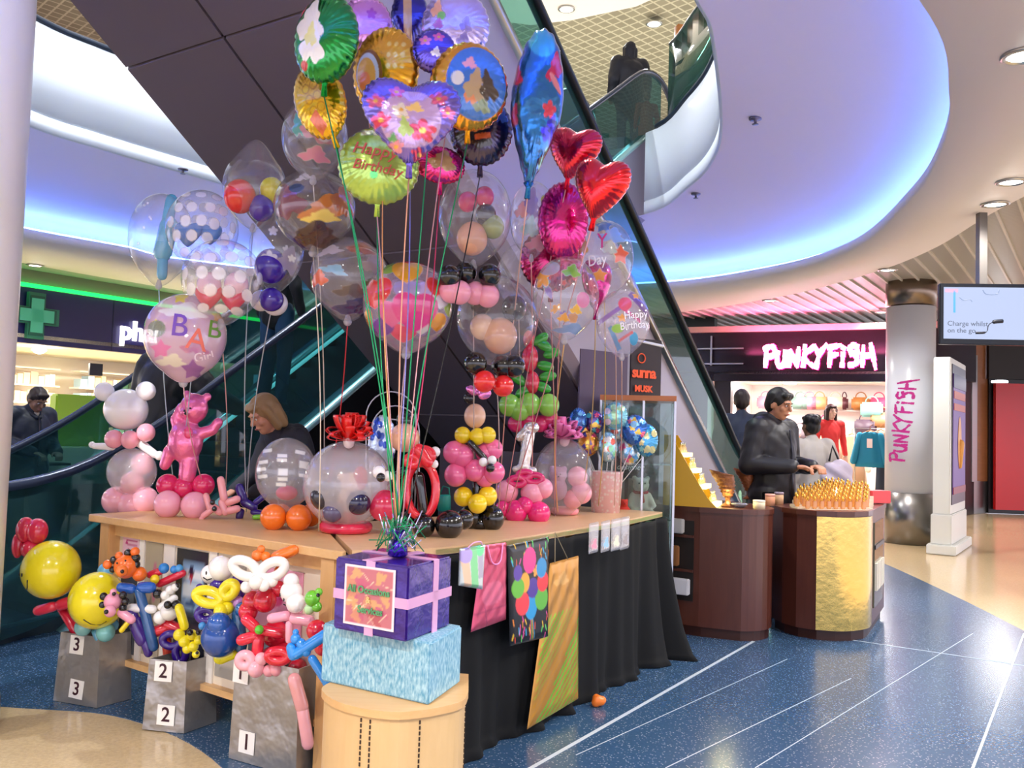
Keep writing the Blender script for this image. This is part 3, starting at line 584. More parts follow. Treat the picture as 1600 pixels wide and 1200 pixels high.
# shelves with packs
def shelf_unit(s0, s1, rows, label, cols, dpt=-3.6, ph=.16, zb=.3, zt=2.3):
    tt = thing('shelf_unit', label, 'shelf', tuple(fp((s0+s1)/2, dpt)))
    bm = B()
    for k in range(rows+1): z = zb+(zt-zb)*k/rows; sheet(bm, s0, s1, z, z+.03, dpt+.35, .35)
    obj('shelf_boards', bm, MW, tt, smooth=False)
    q = random.Random(int(s0*100)); bms = {}
    for k in range(rows):
        z = zb+(zt-zb)*k/rows+.03; s = s0+.04
        while s < s1-.15:
            wd = q.uniform(.08, .16); h = q.uniform(.6, 1)*((zt-zb)/rows-.08); c_ = q.choice(cols); b2 = bms.setdefault(c_, B()); sheet(b2, s, s+wd, z, z+h, dpt+.33, .25); s += wd+.015
    for c_, b2 in bms.items(): o = obj('packets', b2, mat('pack'+c_, c_, .5), tt, smooth=False); o['kind'] = 'stuff'
shelf_unit(.6, 2.6, 6, 'white shelf of brown and cream packets at the far left of the pharmacy', ['#c98f6c', '#e8c9a8', '#a9674a', '#f3e4cc'])
shelf_unit(3.2, 5.6, 6, 'white shelf of pale packets in the middle of the pharmacy', ['#f5e6d0', '#e6d0b0', '#d8b8a0', '#ffffff'])
shelf_unit(6.0, 8.5, 6, 'white shelf of mixed packets at the right side of the pharmacy', ['#f0d0a0', '#b5d0e0', '#e0a080'])
tt = thing('shop_counter', 'cream pharmacy counter with black drawer pulls', 'counter', tuple(fp(3.0, -.9)))
q = P(62, 700, 11.6); bm = B(); box(bm, (q.x, q.y, .5), (1.5, .5, 1.0), RZ(.9), bev=.02); obj('body', bm, mat('cream_lam', '#e6dfb8', .4), tt, smooth=False)
for z in (.45, .8): bm = B(); box(bm, (q.x+.25, q.y-.22, z), (.3, .5, .03), RZ(.9)); obj('drawer_pull', bm, M_DARK, tt, smooth=False)
q = P(122, 700, 12.4); bm = B(); box(bm, (q.x, q.y, .85), (.75, .2, 1.7), RZ(.9), bev=.02); o = obj('display_stand', bm, mat('lime_panel', '#a8cf3a', .4), smooth=False); setp(o, 'lime green display stand in front of the pharmacy', 'display stand')
q = P(103, 710, 12.7); bm = B(); box(bm, (q.x, q.y, .75), (.22, .2, 1.5), RZ(.9), bev=.02); o = obj('display_stand', bm, mat('orange_panel', '#f0a070', .4), smooth=False); setp(o, 'narrow pale orange display stand beside the lime stand', 'display stand')
q = P(150, 565, 15); bm = B(); box(bm, (q.x, q.y, 2.2), (.22, .05, .2), RZ(.9)); o = obj('price_board', bm, M_DARK, smooth=False); setp(o, 'small dark notice board hanging inside the pharmacy', 'sign')
# dark hall side beyond the escalators, between the shops
G0, G1 = Vector((-3.2, 20.4, 0)), Vector((3.4, 17.0, 0)); gd = (G1-G0).normalized()
bm = B(); c = (G0+G1)/2; box(bm, (c.x, c.y+.2, 1.85), ((G1-G0).length+1, .2, 3.7), RZ(math.atan2(gd.y, gd.x))); struct('wall_far', bm, mat('dark_teal_wall', '#27423f', .3))
# ================================================================ FASHION SHOP (right)
S0, S1 = Vector((2.4, 17.2, 0)), Vector((7.6, 14.65, 0)); sd = (S1-S0).normalized(); sn = Vector((sd.y, -sd.x, 0)); SL = (S1-S0).length
def sp_(s, d=0, z=0): return S0+sd*s+sn*d+Vector((0, 0, z))
def ssheet(bm, s0, s1, z0, z1, d=0, th=.06, mi=0):
    c = (sp_(s0, d)+sp_(s1, d))/2-sn*th/2; box(bm, (c.x, c.y, (z0+z1)/2), (abs(s1-s0), th, z1-z0), RZ(math.atan2(sd.y, sd.x)), mi)
def s_at(px, d=0):
    for k in range(1400):
        v = sp_(k*.005-1, d, 2.5)-Vector((0, 0, CAMH))
        if 800+FPX*v.dot(_R)/v.dot(_f) > px: return k*.005-1
bm = B(); ssheet(bm, -.8, SL, 2.42, 3.32, 0, .2); struct('wall_shop_fascia', bm, mat('dark_fascia', '#1c0f18', .25))
bm = B(); ssheet(bm, -3, SL, 3.32, 3.42, .12, .4); struct('wall_shop_bulkhead', bm, mat('bulk_pink', '#d8b3a4', .6))
t = thing('shop_sign', 'pink glowing graffiti shop sign on the dark fascia', 'sign', tuple(sp_(s_at(1190), .1, 2.7)))
s_s = s_at(1195); wid = (s_at(1366)-s_s); hgt = wid/ (8*.82+.42)
def signfn(X, Y, l): p = sp_(s_s+X, .10+l*.04, 2.68+Y*1.35); return tuple(p)
bm, L = graffiti('PUNKYFiSH', hgt, signfn, .13); obj('lit_letters', bm, mat('neon_white', '#fff', emit=(1, .62, .82, 1), es=7), t, smooth=False)
def signfn2(X, Y, l): p = sp_(s_s+X, .06+l*.03, 2.68+Y*1.35); return tuple(p)
bm, L = graffiti('PUNKYFiSH', hgt, signfn2, .17); obj('pink_halo_panel', bm, mat('neon_pink', '#f08', emit=(1, .02, .30, 1), es=2.2), t, smooth=False)
ld = bpy.data.lights.new('sign_glow', 'AREA'); ld.shape = 'RECTANGLE'; ld.size = 2.6; ld.size_y = .4; ld.energy = 55; ld.color = (1, .12, .35)
lo = bpy.data.objects.new('sign_glow', ld); COL.objects.link(lo); lo.location = sp_(s_s+wid/2, .45, 2.98); lo.rotation_euler = (math.radians(165), 0, math.atan2(sd.y, sd.x)); lo.parent = t; lo.matrix_parent_inverse = WM[t.name].inverted()
sj = s_at(1140)
bm = B(); ssheet(bm, -.8, sj, 0, 2.42, -.1, .2); struct('wall_shop_left_pier', bm, mat('dark_pier', '#2a2226', .3))
bm = B()
for z in (2.72, 3.0): ssheet(bm, s_at(1086), s_at(1162), z, z+.025, .1, .03)
ssheet(bm, s_at(1111), s_at(1111)+.03, 2.7, 3.25, .1, .03); struct('trim_shop_bars', bm, M_STEEL)
bm = B(); ssheet(bm, sj-.4, SL-.2, 0, 2.6, -3.6, .1); struct('wall_shop_back', bm, mat('boutique_white', '#fff5f0', .6))
bm = B(); prism(bm, [tuple(sp_(-.8, 0))[:2], tuple(sp_(SL-.4, 0))[:2], tuple(sp_(SL-.2, -3.7))[:2], tuple(sp_(-.8, -3.7))[:2]], 2.55, 2.6); struct('ceiling_shop', bm, mat('boutique_white', '#fff5f0', .6))
bm = B(); ssheet(bm, sj-.4, sj-.3, 0, 2.6, 0, 3.6); struct('wall_shop_left', bm, mat('boutique_white', '#fff5f0', .6))
for i, (s, d) in enumerate([(2.2, -.8), (4.2, -.8), (2.5, -2.2), (4.6, -2.2), (6.2, -1.6)]):
    q = sp_(s, d, 2.54); tt = thing('ceiling_lamp', 'flat white lamp in the fashion shop ceiling', 'ceiling light', tuple(q), group='fashion shop ceiling lamps')
    bm = B(); lathe(bm, [(.13, 0), (.13, -.03), (.001, -.035)], tuple(q), 16); obj('shade', bm, mat('lamp_lens60', '#fff4e0', emit=(1, .9, .75, 1), es=40), tt)
    lo = alight('lamp_light', q+Vector((0, 0, -.06)), 45, (1.2, 1.0), (1, .93, .88)); lo.parent = tt; lo.matrix_parent_inverse = WM[tt.name].inverted()
# wall shelves, bags, hanging clothes
bm = B(); ssheet(bm, sj, SL-.3, 2.0, 2.03, -3.2, .4); ssheet(bm, sj, SL-.3, 1.3, 1.33, -3.2, .35); o = obj('wall_shelf', bm, mat('boutique_shelf', '#e8dcd8', .5), smooth=False); setp(o, 'long pale wall shelves carrying bags at the back of the fashion shop', 'shelf')
def bag(s, z, wd, hh, c, lab, d=-3.15, nm='handbag'):
    q = sp_(s, d, z); t = thing(nm, lab, 'bag', tuple(q)); bm = B(); R = RZ(math.atan2(sd.y, sd.x))
    box(bm, q+Vector((0, 0, hh/2)), (wd, .14, hh), R, bev=.035); obj('bag_body', bm, mat('lea'+c, c, .4), t)
    bm = B(); tube(bm, [q+sd*(wd*.28*math.cos(a))+Vector((0, 0, hh+hh*.4*math.sin(a))) for a in [math.pi*k/8 for k in range(9)]], .012, 6); obj('bag_handle', bm, mat('lea'+c, c, .4), t)
for px, c, lb in [(1196, '#e9a0b8', 'pink bag at the left end of the top shop shelf'), (1250, '#7f9a90', 'grey green patterned bag on the top shop shelf'), (1264, '#e98aa0', 'pink bag beside the grey green bag on the top shelf'), (1280, '#d8a070', 'tan bag on the top shelf left of the dark one'), (1305, '#e0cdb8', 'cream bag in the middle of the top shop shelf'), (1319, '#5a2c34', 'dark maroon upright bag on the top shop shelf'), (1345, '#b0713c', 'brown handbag on the top shelf above the mannequin side'), (1373, '#d84a70', 'pink handbag at the right end of the top shelf')]:
    s = s_at(px, -3.1); bag(s, 2.03, .36 if 'upright' not in lb else .15, .26, c, lb)
for px, z, c, lb in [(1378, 1.72, '#c08a60', 'large woven tan bag hanging at the right shop wall'), (1353, 1.58, '#5c4a58', 'dark floral bag hanging left of the woven tan bag'), (1362, 1.95 - .02, '#90c8c0', 'pale teal scarf bundle above the dark floral bag'), (1292, 1.55, '#d02060', 'magenta top folded on display beside the mannequin'), (1232, 1.42, '#2c2428', 'black bag on the middle shop shelf'), (1250, 1.36, '#6a5a60', 'grey bag on the middle shop shelf')]:
    s = s_at(px, -2.9); bag(s, z-.05, .42 if z > 1.5 else .3, .3, c, lb, -2.9)
def garment(s, d, z, c, lab, wd=.44, ln=.62, sleeves=True, tag=False):
    q = sp_(s, d, z); t = thing('hanging_garment', lab, 'clothing', tuple(q)); R = RZ(math.atan2(sd.y, sd.x)); bm = B()
    def gp(x, y, zz): return q+sd*x+sn*y+Vector((0, 0, zz))
    lay = [(0, .09), (-.04, .17), (-.1, .20), (-.3, .19), (-.5, .22), (-ln, .25)]
    rg = []
    for zz, hw in lay:
        rg.append([bm.verts.new(gp(hw*wd/.44*math.cos(a), .05*math.sin(a)+.012*math.sin(6*a), zz)) for a in [2*math.pi*k/20 for k in range(20)]])
    for A, Bq in zip(rg, rg[1:]):
        for k in range(20): bm.faces.new((A[k], A[(k+1) % 20], Bq[(k+1) % 20], Bq[k]))
    bm.faces.new(rg[0]); bm.faces.new(rg[-1][::-1]); to_ = obj('torso', bm, mat('cloth'+c, c, .8), t)
    if sleeves:
        for sg in (-1, 1): bm = B(); capsule(bm, gp(sg*.17, 0, -.06), gp(sg*.27, .02, -.52), .055, .06); obj('sleeve', bm, mat('cloth'+c, c, .8), t)
    bm = B(); tube(bm, [gp(-.18, 0, -.05), gp(0, 0, .03), gp(.18, 0, -.05)], .01, 6); tube(bm, [gp(0, 0, .03), gp(0, 0, .1), gp(.03, 0, .13)], .005, 5); obj('hanger', bm, wood('post_wood', '#a8652c', '#c98546'), t)
    if tag: bm = B(); box(bm, gp(0, .075, -.2), (.09, .004, .16), R); obj('price_tag', bm, mat('card_white', '#f4f0ea', .6), to_, smooth=False)
sq = s_at(1361, -.6)
tr = thing('clothes_rail', 'chrome clothes rail at the shop front under the teal blouse', 'clothes rail', tuple(sp_(sq, -.8)))
bm = B(); tube(bm, [sp_(sq-.25, -.5, 0), sp_(sq-.25, -.5, 1.62), sp_(sq+.35, -.9, 1.62), sp_(sq+.35, -.9, 0)], .015, 8); obj('rail_frame', bm, M_STEEL, tr)
garment(sq, -.5, 1.56, '#1b86a8', 'teal long sleeved blouse with white tag at the shop front', tag=True)
garment(sq+.16, -.75, 1.58, '#d8b49a', 'beige top hanging just behind the teal blouse')
garment(sq+.3, -.95, 1.5, '#28364c', 'navy garment hanging behind the beige top', ln=1.2)
garment(sq-.4, -1.6, 1.5, '#c9a88c', 'tan cardigan hanging left of the teal blouse', ln=1.0)
garment(sq-.62, -1.9, 1.5, '#2b3040', 'dark jacket hanging left of the tan cardigan', ln=.9)
garment(sq-.95, -2.0, 1.45, '#e6cfae', 'cream dress hanging beside the red mannequin dress', ln=.95)
for i, (px, c) in enumerate([(1250, '#3a3038'), (1262, '#e8dcd0'), (1272, '#8a7a70'), (1240, '#b0a49a'), (1335, '#f0d8d0'), (1320, '#b58a68')]):
    garment(s_at(px, -2.6), -2.6, 1.35, c, ['black top', 'white top', 'grey brown top', 'light grey top', 'pale pink top', 'light brown top'][i]+' on the back rail of the fashion shop', ln=.8)
q = sp_(sq-.1, .6); bm = B(); box(bm, (q.x, q.y, .25), (1.2, .5, .5), RZ(-.3), bev=.02); o = obj('display_plinth', bm, mat('boutique_shelf', '#e8dcd8', .5), smooth=False); setp(o, 'low white display plinth in front of the clothes rail', 'display stand')
# dividing wall, wood panel, red hoarding to the right of the column
bm = B(); q0 = P(1392, 700, 15.2); q1 = P(1515, 700, 18.6); prism(bm, [(q0.x, q0.y), (q1.x, q1.y), (q1.x+.2, q1.y-.1), (q0.x+.2, q0.y-.1)], 0, 3.66); struct('wall_shop_right', bm, mat('dark_pier', '#2a2226', .3))
def wallpx(name, x0, x1, D0, D1, z0, z1, m, th=.1):
    a, b = P(x0, 690, D0), P(x1, 690, D1); d = (b-a).normalized(); n = Vector((-d.y, d.x, 0))*th; bm = B(); prism(bm, [(a.x, a.y), (b.x, b.y), (b.x+n.x, b.y+n.y), (a.x+n.x, a.y+n.y)], z0, z1); return struct(name, bm, m)
wallpx('wall_wood_panel', 1490, 1552, 17.6, 18.6, .65, 3.66, wood('walnut_panel', '#7d4a26', '#99623a', (1, 1, 6)))
wallpx('baseboard_steel', 1490, 1545, 17.55, 18.5, 0, .66, M_STEEL, .08)
wallpx('trim_steel_strip', 1519, 1527, 17.95, 18.1, .65, 3.2, M_STEEL, .05)
wallpx('wall_dark_upper', 1545, 1760, 18.3, 18.3, 2.75, 3.66, mat('charcoal_wall', '#241f20', .5))
wallpx('wall_dark_frame', 1545, 1760, 18.4, 18.4, 0, 2.76, mat('frame_black', '#151215', .3), .06)
wallpx('window_red_hoarding', 1556, 1760, 18.25, 18.25, .09, 2.66, mat('red_gloss', '#c41c1c', .18))
# ---------------------------------------------------------------- television
cz = 8.0; a = P(1469, 447, cz); b = P(1467, 533, cz); up = (a-b).normalized(); q = P(1468, 490, cz); Wt, Ht = 1.02, .55; Wd = Vector((math.cos(-.12), math.sin(-.12), .0)); cc = q+Wd*Wt/2
t = thing('television', 'black flat television screen hanging from the ceiling showing a phone charger advert', 'television', tuple(cc))
Mt = face_M(cc, Wd, (0, 0, 1)); nrm = Vector((Mt[0][2], Mt[1][2], Mt[2][2]))
bm = B(); box(bm, (0, 0, -.03), (Wt, Ht, .06), bev=.008); obj('frame', bm, mat('tv_black', '#0c1018', .25), t, M=Mt, smooth=False)
bm = B(); box(bm, (0, .008, .002), (Wt-.07, Ht-.085, .004)); obj('screen', bm, mat('tv_screen', '#101828', .25, emit=(.40, .46, .64, 1), es=1), t, M=Mt, smooth=False)
T_ = lambda x, y, z=.006: Mt @ Vector((x-Wt/2+.035, Ht/2-.035-y, z))
MT2 = lambda x, y: Mt @ Matrix.Translation((x-Wt/2+.035, Ht/2-.035-y, .006))
mg = mat('screen_grey', '#20242c', .4, emit=(.06, .075, .12, 1), es=1)
text_on('advert_text', 'Charge whilst\non the go', .062, MT2(.03, .36), mg, t, align='LEFT', ext=.001)
bm = B(); bx = lambda x, y, w_, h_: box(bm, (x-Wt/2+.035, Ht/2-.035-y, .006), (w_, h_, .002))
bx(.09, .13, .018, .2); obj('blue_cable_picture', bm, mat('scr_blue', '#102030', emit=(.05, .35, .8, 1), es=1), t, M=Mt, smooth=False)
bm = B(); bx(.065, .03, .11, .03); obj('pink_logo', bm, mat('scr_pink', '#301018', emit=(.9, .35, .5, 1), es=1), t, M=Mt, smooth=False)
bm = B(); tube(bm, spline([T_(.13, .09), T_(.17, .12), T_(.22, .11), T_(.24, .13)], 4), .003, 5); tube(bm, spline([T_(.33, .02), T_(.36, .06), T_(.45, .06), T_(.47, .02)], 4), .004, 5); obj('cable_pictures', bm, mat('scr_grey', '#101820', emit=(.2, .26, .42, 1), es=1), t)
bm = B(); tube(bm, spline([T_(.27, .41), T_(.36, .4), T_(.38, .34), T_(.42, .31), T_(.5, .30)], 5), [.011]*5+[.004]*10+[.018]*6, 6); obj('charger_picture', bm, mat('scr_dark', '#101420', .4), t)
bm = B(); q = cc+Vector((-.1, .12, 0)); box(bm, (q.x, q.y, (q.z+.2+3.66)/2), (.07, .07, 3.66-q.z-.2)); box(bm, (q.x, q.y, q.z+.05), (.3, .06, .3)); obj('ceiling_pole', bm, mat('tv_pole', '#6f6a66', .4, .5), t, smooth=False)
# ---------------------------------------------------------------- advertising stand
k0 = PZ(1478, 867, 0); k1 = Vector((6.32, 12.55, 0)); kd = (k1-k0).normalized(); kn = Vector((kd.y, -kd.x, 0)); kl = (k1-k0).length
t = thing('advertising_stand', 'tall white advertising stand with purple poster beside the white column', 'advertising stand', tuple(k0))
def kb(s0, s1, z0, z1, w0, w1, m, nm, bev=.01, lab=None):
    c = k0+kd*(s0+s1)/2+kn*(w0+w1)/2; bm = B(); box(bm, (c.x, c.y, (z0+z1)/2), (s1-s0, w1-w0, z1-z0), RZ(math.atan2(kd.y, kd.x)), bev=bev); obj(nm, bm, m, t, smooth=False, label=lab)
mw = mat('stand_white', '#dcdcd6', .35)
kb(-.06, kl+.06, 0, .12, -.22, .12, mw, 'foot'); kb(-.0, kl, .12, .5, -.18, .06, mw, 'plinth'); kb(.02, kl, .5, 2.5, -.16, .04, mw, 'body')
kb(.12, kl-.1, .62, 2.42, .03, .05, mat('poster_dark', '#2a2030', .3), 'poster_frame', 0)
kb(.16, kl-.14, .75, 2.3, .05, .056, mat('poster_purple', '#4a1c78', .4, emit=(.1, .02, .2, 1), es=.25), 'poster', 0, 'purple poster')
kb(.2, kl-.2, 1.98, 2.08, .056, .062, mat('poster_orange', '#c0501c', .4), 'poster_band', 0); kb(.2, kl-.2, 1.83, 1.92, .056, .062, mat('poster_orange', '#c0501c', .4), 'poster_band', 0)
kb(.16, kl-.14, 2.12, 2.3, .056, .062, mat('poster_navy', '#23245a', .4), 'poster_top', 0)
bm = B(); c = k0+kd*kl*.5+kn*.06; ell(bm, (c.x, c.y, 1.42), (.16, .01, .34), RZ(math.atan2(kd.y, kd.x))); capsule(bm, (c.x, c.y, 1.4), (c.x, c.y, 1.1), .06, .03); obj('poster_picture', bm, mat('poster_gold', '#e0a050', .4), t)
kb(.16, kl-.14, .75, .84, .056, .062, mat('poster_red', '#8a1f30', .4), 'poster_foot', 0)
# ================================================================ THE BALLOON STALL
M_OAK = wood('oak', '#d6a468', '#e6bd86', (2, 14, 14), .4); M_OAK2 = wood('oak_leg', '#cf9c60', '#dfb27a', (14, 14, 2), .4)
TL, TR = Vector((-2.17, 4.67, 0)), Vector((-.65, 3.57, 0)); te = (TR-TL).normalized(); tn = Vector((-te.y, te.x, 0)); TLn = (TR-TL).length
ang_t = math.atan2(te.y, te.x)
t = thing('table', 'long oak table with posters under its top, carrying the pink balloon figures', 'table', tuple(TL))
def tp_(s, d, z=0): return TL+te*s+tn*d+Vector((0, 0, z))
bm = B(); poly = [tp_(0, 0), tp_(TLn, 0), Vector((-.64, 3.6, 0)), Vector((-.93, 4.5, 0)), tp_(1.1, .85), tp_(0, .85)]
prism(bm, [(p.x, p.y) for p in poly], .862, .9); bmesh.ops.bevel(bm, geom=bm.edges[:], offset=.004, segments=1, affect='EDGES'); obj('tabletop', bm, M_OAK, t, smooth=False)
for s, d in ((.11, .07), (TLn-.10, .06), (.11, .72), (1.05, .72)):
    bm = B(); box(bm, tp_(s, d, .43), (.085, .085, .86), RZ(ang_t), bev=.004); obj('leg', bm, M_OAK2, t, smooth=False)
def tb(nm, s0, s1, z0, z1, d0, d1, m, lab=None, par=t, bev=0):
    bm = B(); box(bm, tp_((s0+s1)/2, (d0+d1)/2, (z0+z1)/2), (s1-s0, d1-d0, z1-z0), RZ(ang_t), bev=bev); return obj(nm, bm, m, par, smooth=False, label=lab)
tb('apron', .15, TLn-.14, .80, .862, .06, .08, M_OAK); tb('bottom_rail', .15, TLn-.14, .17, .20, .05, .11, M_OAK)
M_BOARD = mat('cream_board', '#efe3cf', .5); tb('display_board', .15, TLn-.14, .20, .81, .09, .11, M_BOARD)
def poster(s0, s1, z0, z1, c, nm='poster', lab=None, pat=None, d=.084):
    n = 26; vs = []; fs = []; us = []; 
    for j in range(n+1):
        for i in range(n+1): vs.append(tp_(s0+(s1-s0)*i/n, d, z0+(z1-z0)*j/n)); us.append((i/n*2-1, j/n*2-1))
    for j in range(n):
        for i in range(n): a = j*(n+1)+i; fs.append((a, a+1, a+n+2, a+n+1))
    us = np.array(us); cols = paint(us[:, 0], us[:, 1], pat or [], C(c)); o = pyobj(nm, vs, fs, attr_mat('print_gloss', .25), t, False, cols, lab)
    md = o.modifiers.new('t', 'SOLIDIFY'); md.thickness = .004; return o
pk = [('f', -.5, .6, .18, .12, '#d04a8a'), ('r', .1, .75, .7, .05, '#c23a80'), ('r', .2, .5, .6, .04, '#c23a80'), ('b', -.3, .05, .35, .22, '#d85a98'), ('f', .45, 0, .22, .15, '#b0306c'), ('r', 0, -.5, .7, .05, '#cf5a92'), ('r', 0, -.72, .5, .05, '#cf5a92')]
poster(.19, .335, .64, .80, '#f3c9dc', lab='pink printed poster', pat=pk)
poster(.19, .335, .22, .61, '#444a55', lab='dark poster', pat=[('r', 0, .3, .7, .3, '#7d8894'), ('r', 0, -.4, .6, .25, '#5b6570')])
poster(.40, .54, .24, .79, '#b5ab98', lab='grey brown poster', pat=[('c', .2, .3, .3, .35, '#c98098'), ('b', -.2, -.2, .4, .25, '#8d8878'), ('r', 0, -.75, .7, .1, '#3f4740')])
poster(.66, .90, .24, .785, '#26283a', lab='dark navy poster with a blue and white picture', pat=[('r', .12, .35, .72, .42, '#8fb2d8'), ('r', .12, .55, .62, .08, '#e8eef4'), ('c', 0, .62, .16, .1, '#28203a'), ('c', 0, .52, .1, .07, '#b03040'), ('r', .12, .3, .6, .12, '#d7e2ec'), ('b', .1, .08, .4, .1, '#3c5f98'), ('r', 0, -.55, .7, .3, '#4a3a48')])
poster(.99, 1.18, .24, .78, '#a8a49c', lab='grey poster', pat=[('b', 0, .2, .5, .4, '#8d8a86'), ('r', 0, -.6, .6, .2, '#c9c2b8')])
poster(1.22, 1.56, .5, .77, '#f0a9c8', lab='pink poster with darker pink picture', pat=[('b', -.1, .1, .4, .4, '#e0488c'), ('r', .5, .4, .35, .06, '#c22a70'), ('r', .5, .1, .35, .06, '#c22a70'), ('f', .5, -.5, .22, .25, '#c85a98')])
poster(1.22, 1.56, .24, .49, '#5d6270', lab='blue grey picture poster', pat=[('r', 0, 0, .7, .6, '#8a93a8'), ('b', .1, 0, .4, .3, '#3f4658')])
tb('poster_strip', .345, .39, .2, .8, .08, .088, mat('card_white', '#f4f0ea', .6)); tb('poster_strip', .56, .645, .2, .8, .08, .088, mat('card_white', '#f4f0ea', .6)); tb('poster_strip', .92, .975, .2, .8, .08, .088, mat('card_white', '#f4f0ea', .6))
# second table
t2_front = spline([Vector(p) for p in [(-.62, 3.62, 0), (-.33, 3.74, 0), (-.06, 4.06, 0), (.33, 4.65, 0), (.68, 5.22, 0), (1.0, 5.84, 0)]], 8)
t = thing('table', 'pale wooden table with curved front edge draped in black cloth at the right', 'table', (0, 4.9, 0))
bm = B(); prism(bm, [(p.x, p.y) for p in t2_front]+[(.45, 6.12), (-.3, 5.2), (-.91, 4.52)], .87, .9); obj('tabletop', bm, wood('pale_ply', '#dcae7e', '#ecc79c', (2, 10, 10), .35), t, smooth=False)
for x, y in ((-.4, 4.05), (.78, 5.75), (-.7, 4.5), (.4, 5.9)): bm = B(); box(bm, (x, y, .435), (.05, .05, .87)); obj('leg', bm, M_OAK2, t, smooth=False)
bm = B(); sweep_poly(bm, [(0, 0), (0, .02), (-.012, .02), (-.012, 0)], [p+Vector((0, 0, .872)) for p in t2_front[9:]], Vector((.85, -.5, 0))); obj('edge_tape', bm, mat('lime_tape', '#b9d98a', .4), t, smooth=False, label='pale green edge tape')
# drape
path = t2_front[4:]; vs = []; fs = []; NZ = 26; sub = []
for a, b in zip(path, path[1:]):
    for k in range(5): sub.append(a.lerp(b, k/5))
sub.append(path[-1]); Ls = [0]
for a, b in zip(sub, sub[1:]): Ls.append(Ls[-1]+(b-a).length)
nc = len(sub)
for j in range(NZ+1):
    f = j/NZ; z = .868-f*.866
    for i, p in enumerate(sub):
        nrm = Vector((.85, -.52, 0)); L = Ls[i]; fl = .012+.034*f+.05*max(0, f-.8)
        wv_ = fl*(math.sin(L*17+1.5*math.sin(L*5))+.4*math.sin(L*41+2)+.4)
        end = max(0, (L-Ls[-1]+.5)/.5); out = .02+wv_*(.55+.9*end)+f*f*.07*end
        if f > .97: out += .02
        vs.append(p+nrm*out+Vector((end*f*f*.05, -end*f*f*.03, z)))
for j in range(NZ):
    for i in range(nc-1): a = j*nc+i; fs.append((a, a+1, a+nc+1, a+nc))
o = pyobj('table_drape', vs, fs, mat('black_cloth', '#121315', .8, spec=.3)); md = o.modifiers.new('t', 'SOLIDIFY'); md.thickness = .004
setp(o, 'black cloth hanging in folds from the pale curved table to the floor', 'tablecloth')
def cloth_at(px, z, outw=.075):
    best = None
    for i, p in enumerate(sub):
        q = p+Vector((.85, -.52, 0))*outw; v = Vector((q.x, q.y, z))-Vector((0, 0, CAMH)); x = 800+FPX*v.dot(_R)/v.dot(_f)
        if best is None or abs(x-px) < best[0]: best = (abs(x-px), Vector((q.x, q.y, z)), (sub[min(i+2, nc-1)]-sub[max(i-2, 0)]).normalized())
    return best[1], best[2]
def zat(px, py, q):     # height at which something at plan position q shows at row py
    v = ray(px, py); return CAMH+v.z*(q.y/v.y)
def hung(name, label, cat, quad, pat, base, m, thick=.02, n=40, handles=None, cry=.0, dd=.075, grp=None):
    """a flat bag or sheet hanging on the drape; quad = four picture corners tl, tr, br, bl"""
    pts = []
    for (px, py) in quad:
        q, _ = cloth_at(px, .5, dd); pts.append(Vector((q.x, q.y, zat(px, py, q))))
    # keep the sheet hanging plumb: bottom corners under the top ones
    t = thing(name, label, cat, tuple(pts[0])); tl, tr, br, bl = pts; nrm = (tr-tl).cross(bl-tl).normalized()
    if nrm.y > 0: nrm = -nrm
    vs = []; fs = []; us = []
    for side in (0, 1):
        for j in range(n+1):
            for i in range(n+1):
                u_, v_ = i/n, j/n; p = tl.lerp(tr, u_).lerp(bl.lerp(br, u_), v_); e = min(1, min(u_, 1-u_, v_, 1-v_)*14)**.5
                wr = cry*(math.sin(u_*23+v_*9)*math.sin(v_*19-u_*5))
                vs.append(p + (nrm*(thick*.5*e+wr*e) if side == 0 else -nrm*(thick*.5*e))); us.append((u_*2-1, 1-v_*2))
    N = (n+1)**2
    for side in (0, 1):
        for j in range(n):
            for i in range(n): a = side*N+j*(n+1)+i; fs.append((a, a+1, a+n+2, a+n+1) if side == 0 else (a, a+n+1, a+n+2, a+1))
    us = np.array(us); cols = paint(us[:, 0], us[:, 1], pat(us[:, 0], us[:, 1]) if callable(pat) else pat, base)
    pyobj('bag_body', vs, fs, m, t, True, cols)
    if handles:
        for (a, b, c_, dp) in handles:
            pa, pb = tl.lerp(tr, a), tl.lerp(tr, b); bm = B(); tube(bm, spline([pa+nrm*.012, pa.lerp(pb, .2)+Vector((0, 0, dp*.8))+nrm*.02, pa.lerp(pb, .5)+Vector((0, 0, dp))+nrm*.022, pa.lerp(pb, .8)+Vector((0, 0, dp*.8))+nrm*.02, pb+nrm*.012], 5), .0035, 6); obj('cord_handle', bm, mat('cord'+c_, c_, .6), t)
    return t, pts, nrm
M_PRINT = attr_mat('print_gloss', .25); M_PFOIL = attr_mat('print_foil', .28, .55)
mt_alpha[0] = 1
hung('gift_bag', 'small silver holographic gift bag, leftmost of the bags on the black cloth', 'gift bag', [(713, 857), (752, 850), (751, 921), (712, 915)], [('r', .1, 0, .28, 1, '#8fd89a', 10), ('r', -.55, -.1, .3, .9, '#ecc8a8', 15), ('r', .6, .2, .2, .7, '#b6b2c0', 8), ('c', -.6, .6, .5, .4, '#b9a8dc'), ('c', .5, .8, .3, .3, '#7fe8a0')], C('#cfd6d2'), M_PFOIL, handles=[(.25, .8, '#f0b0d0', .02)], dd=.12)
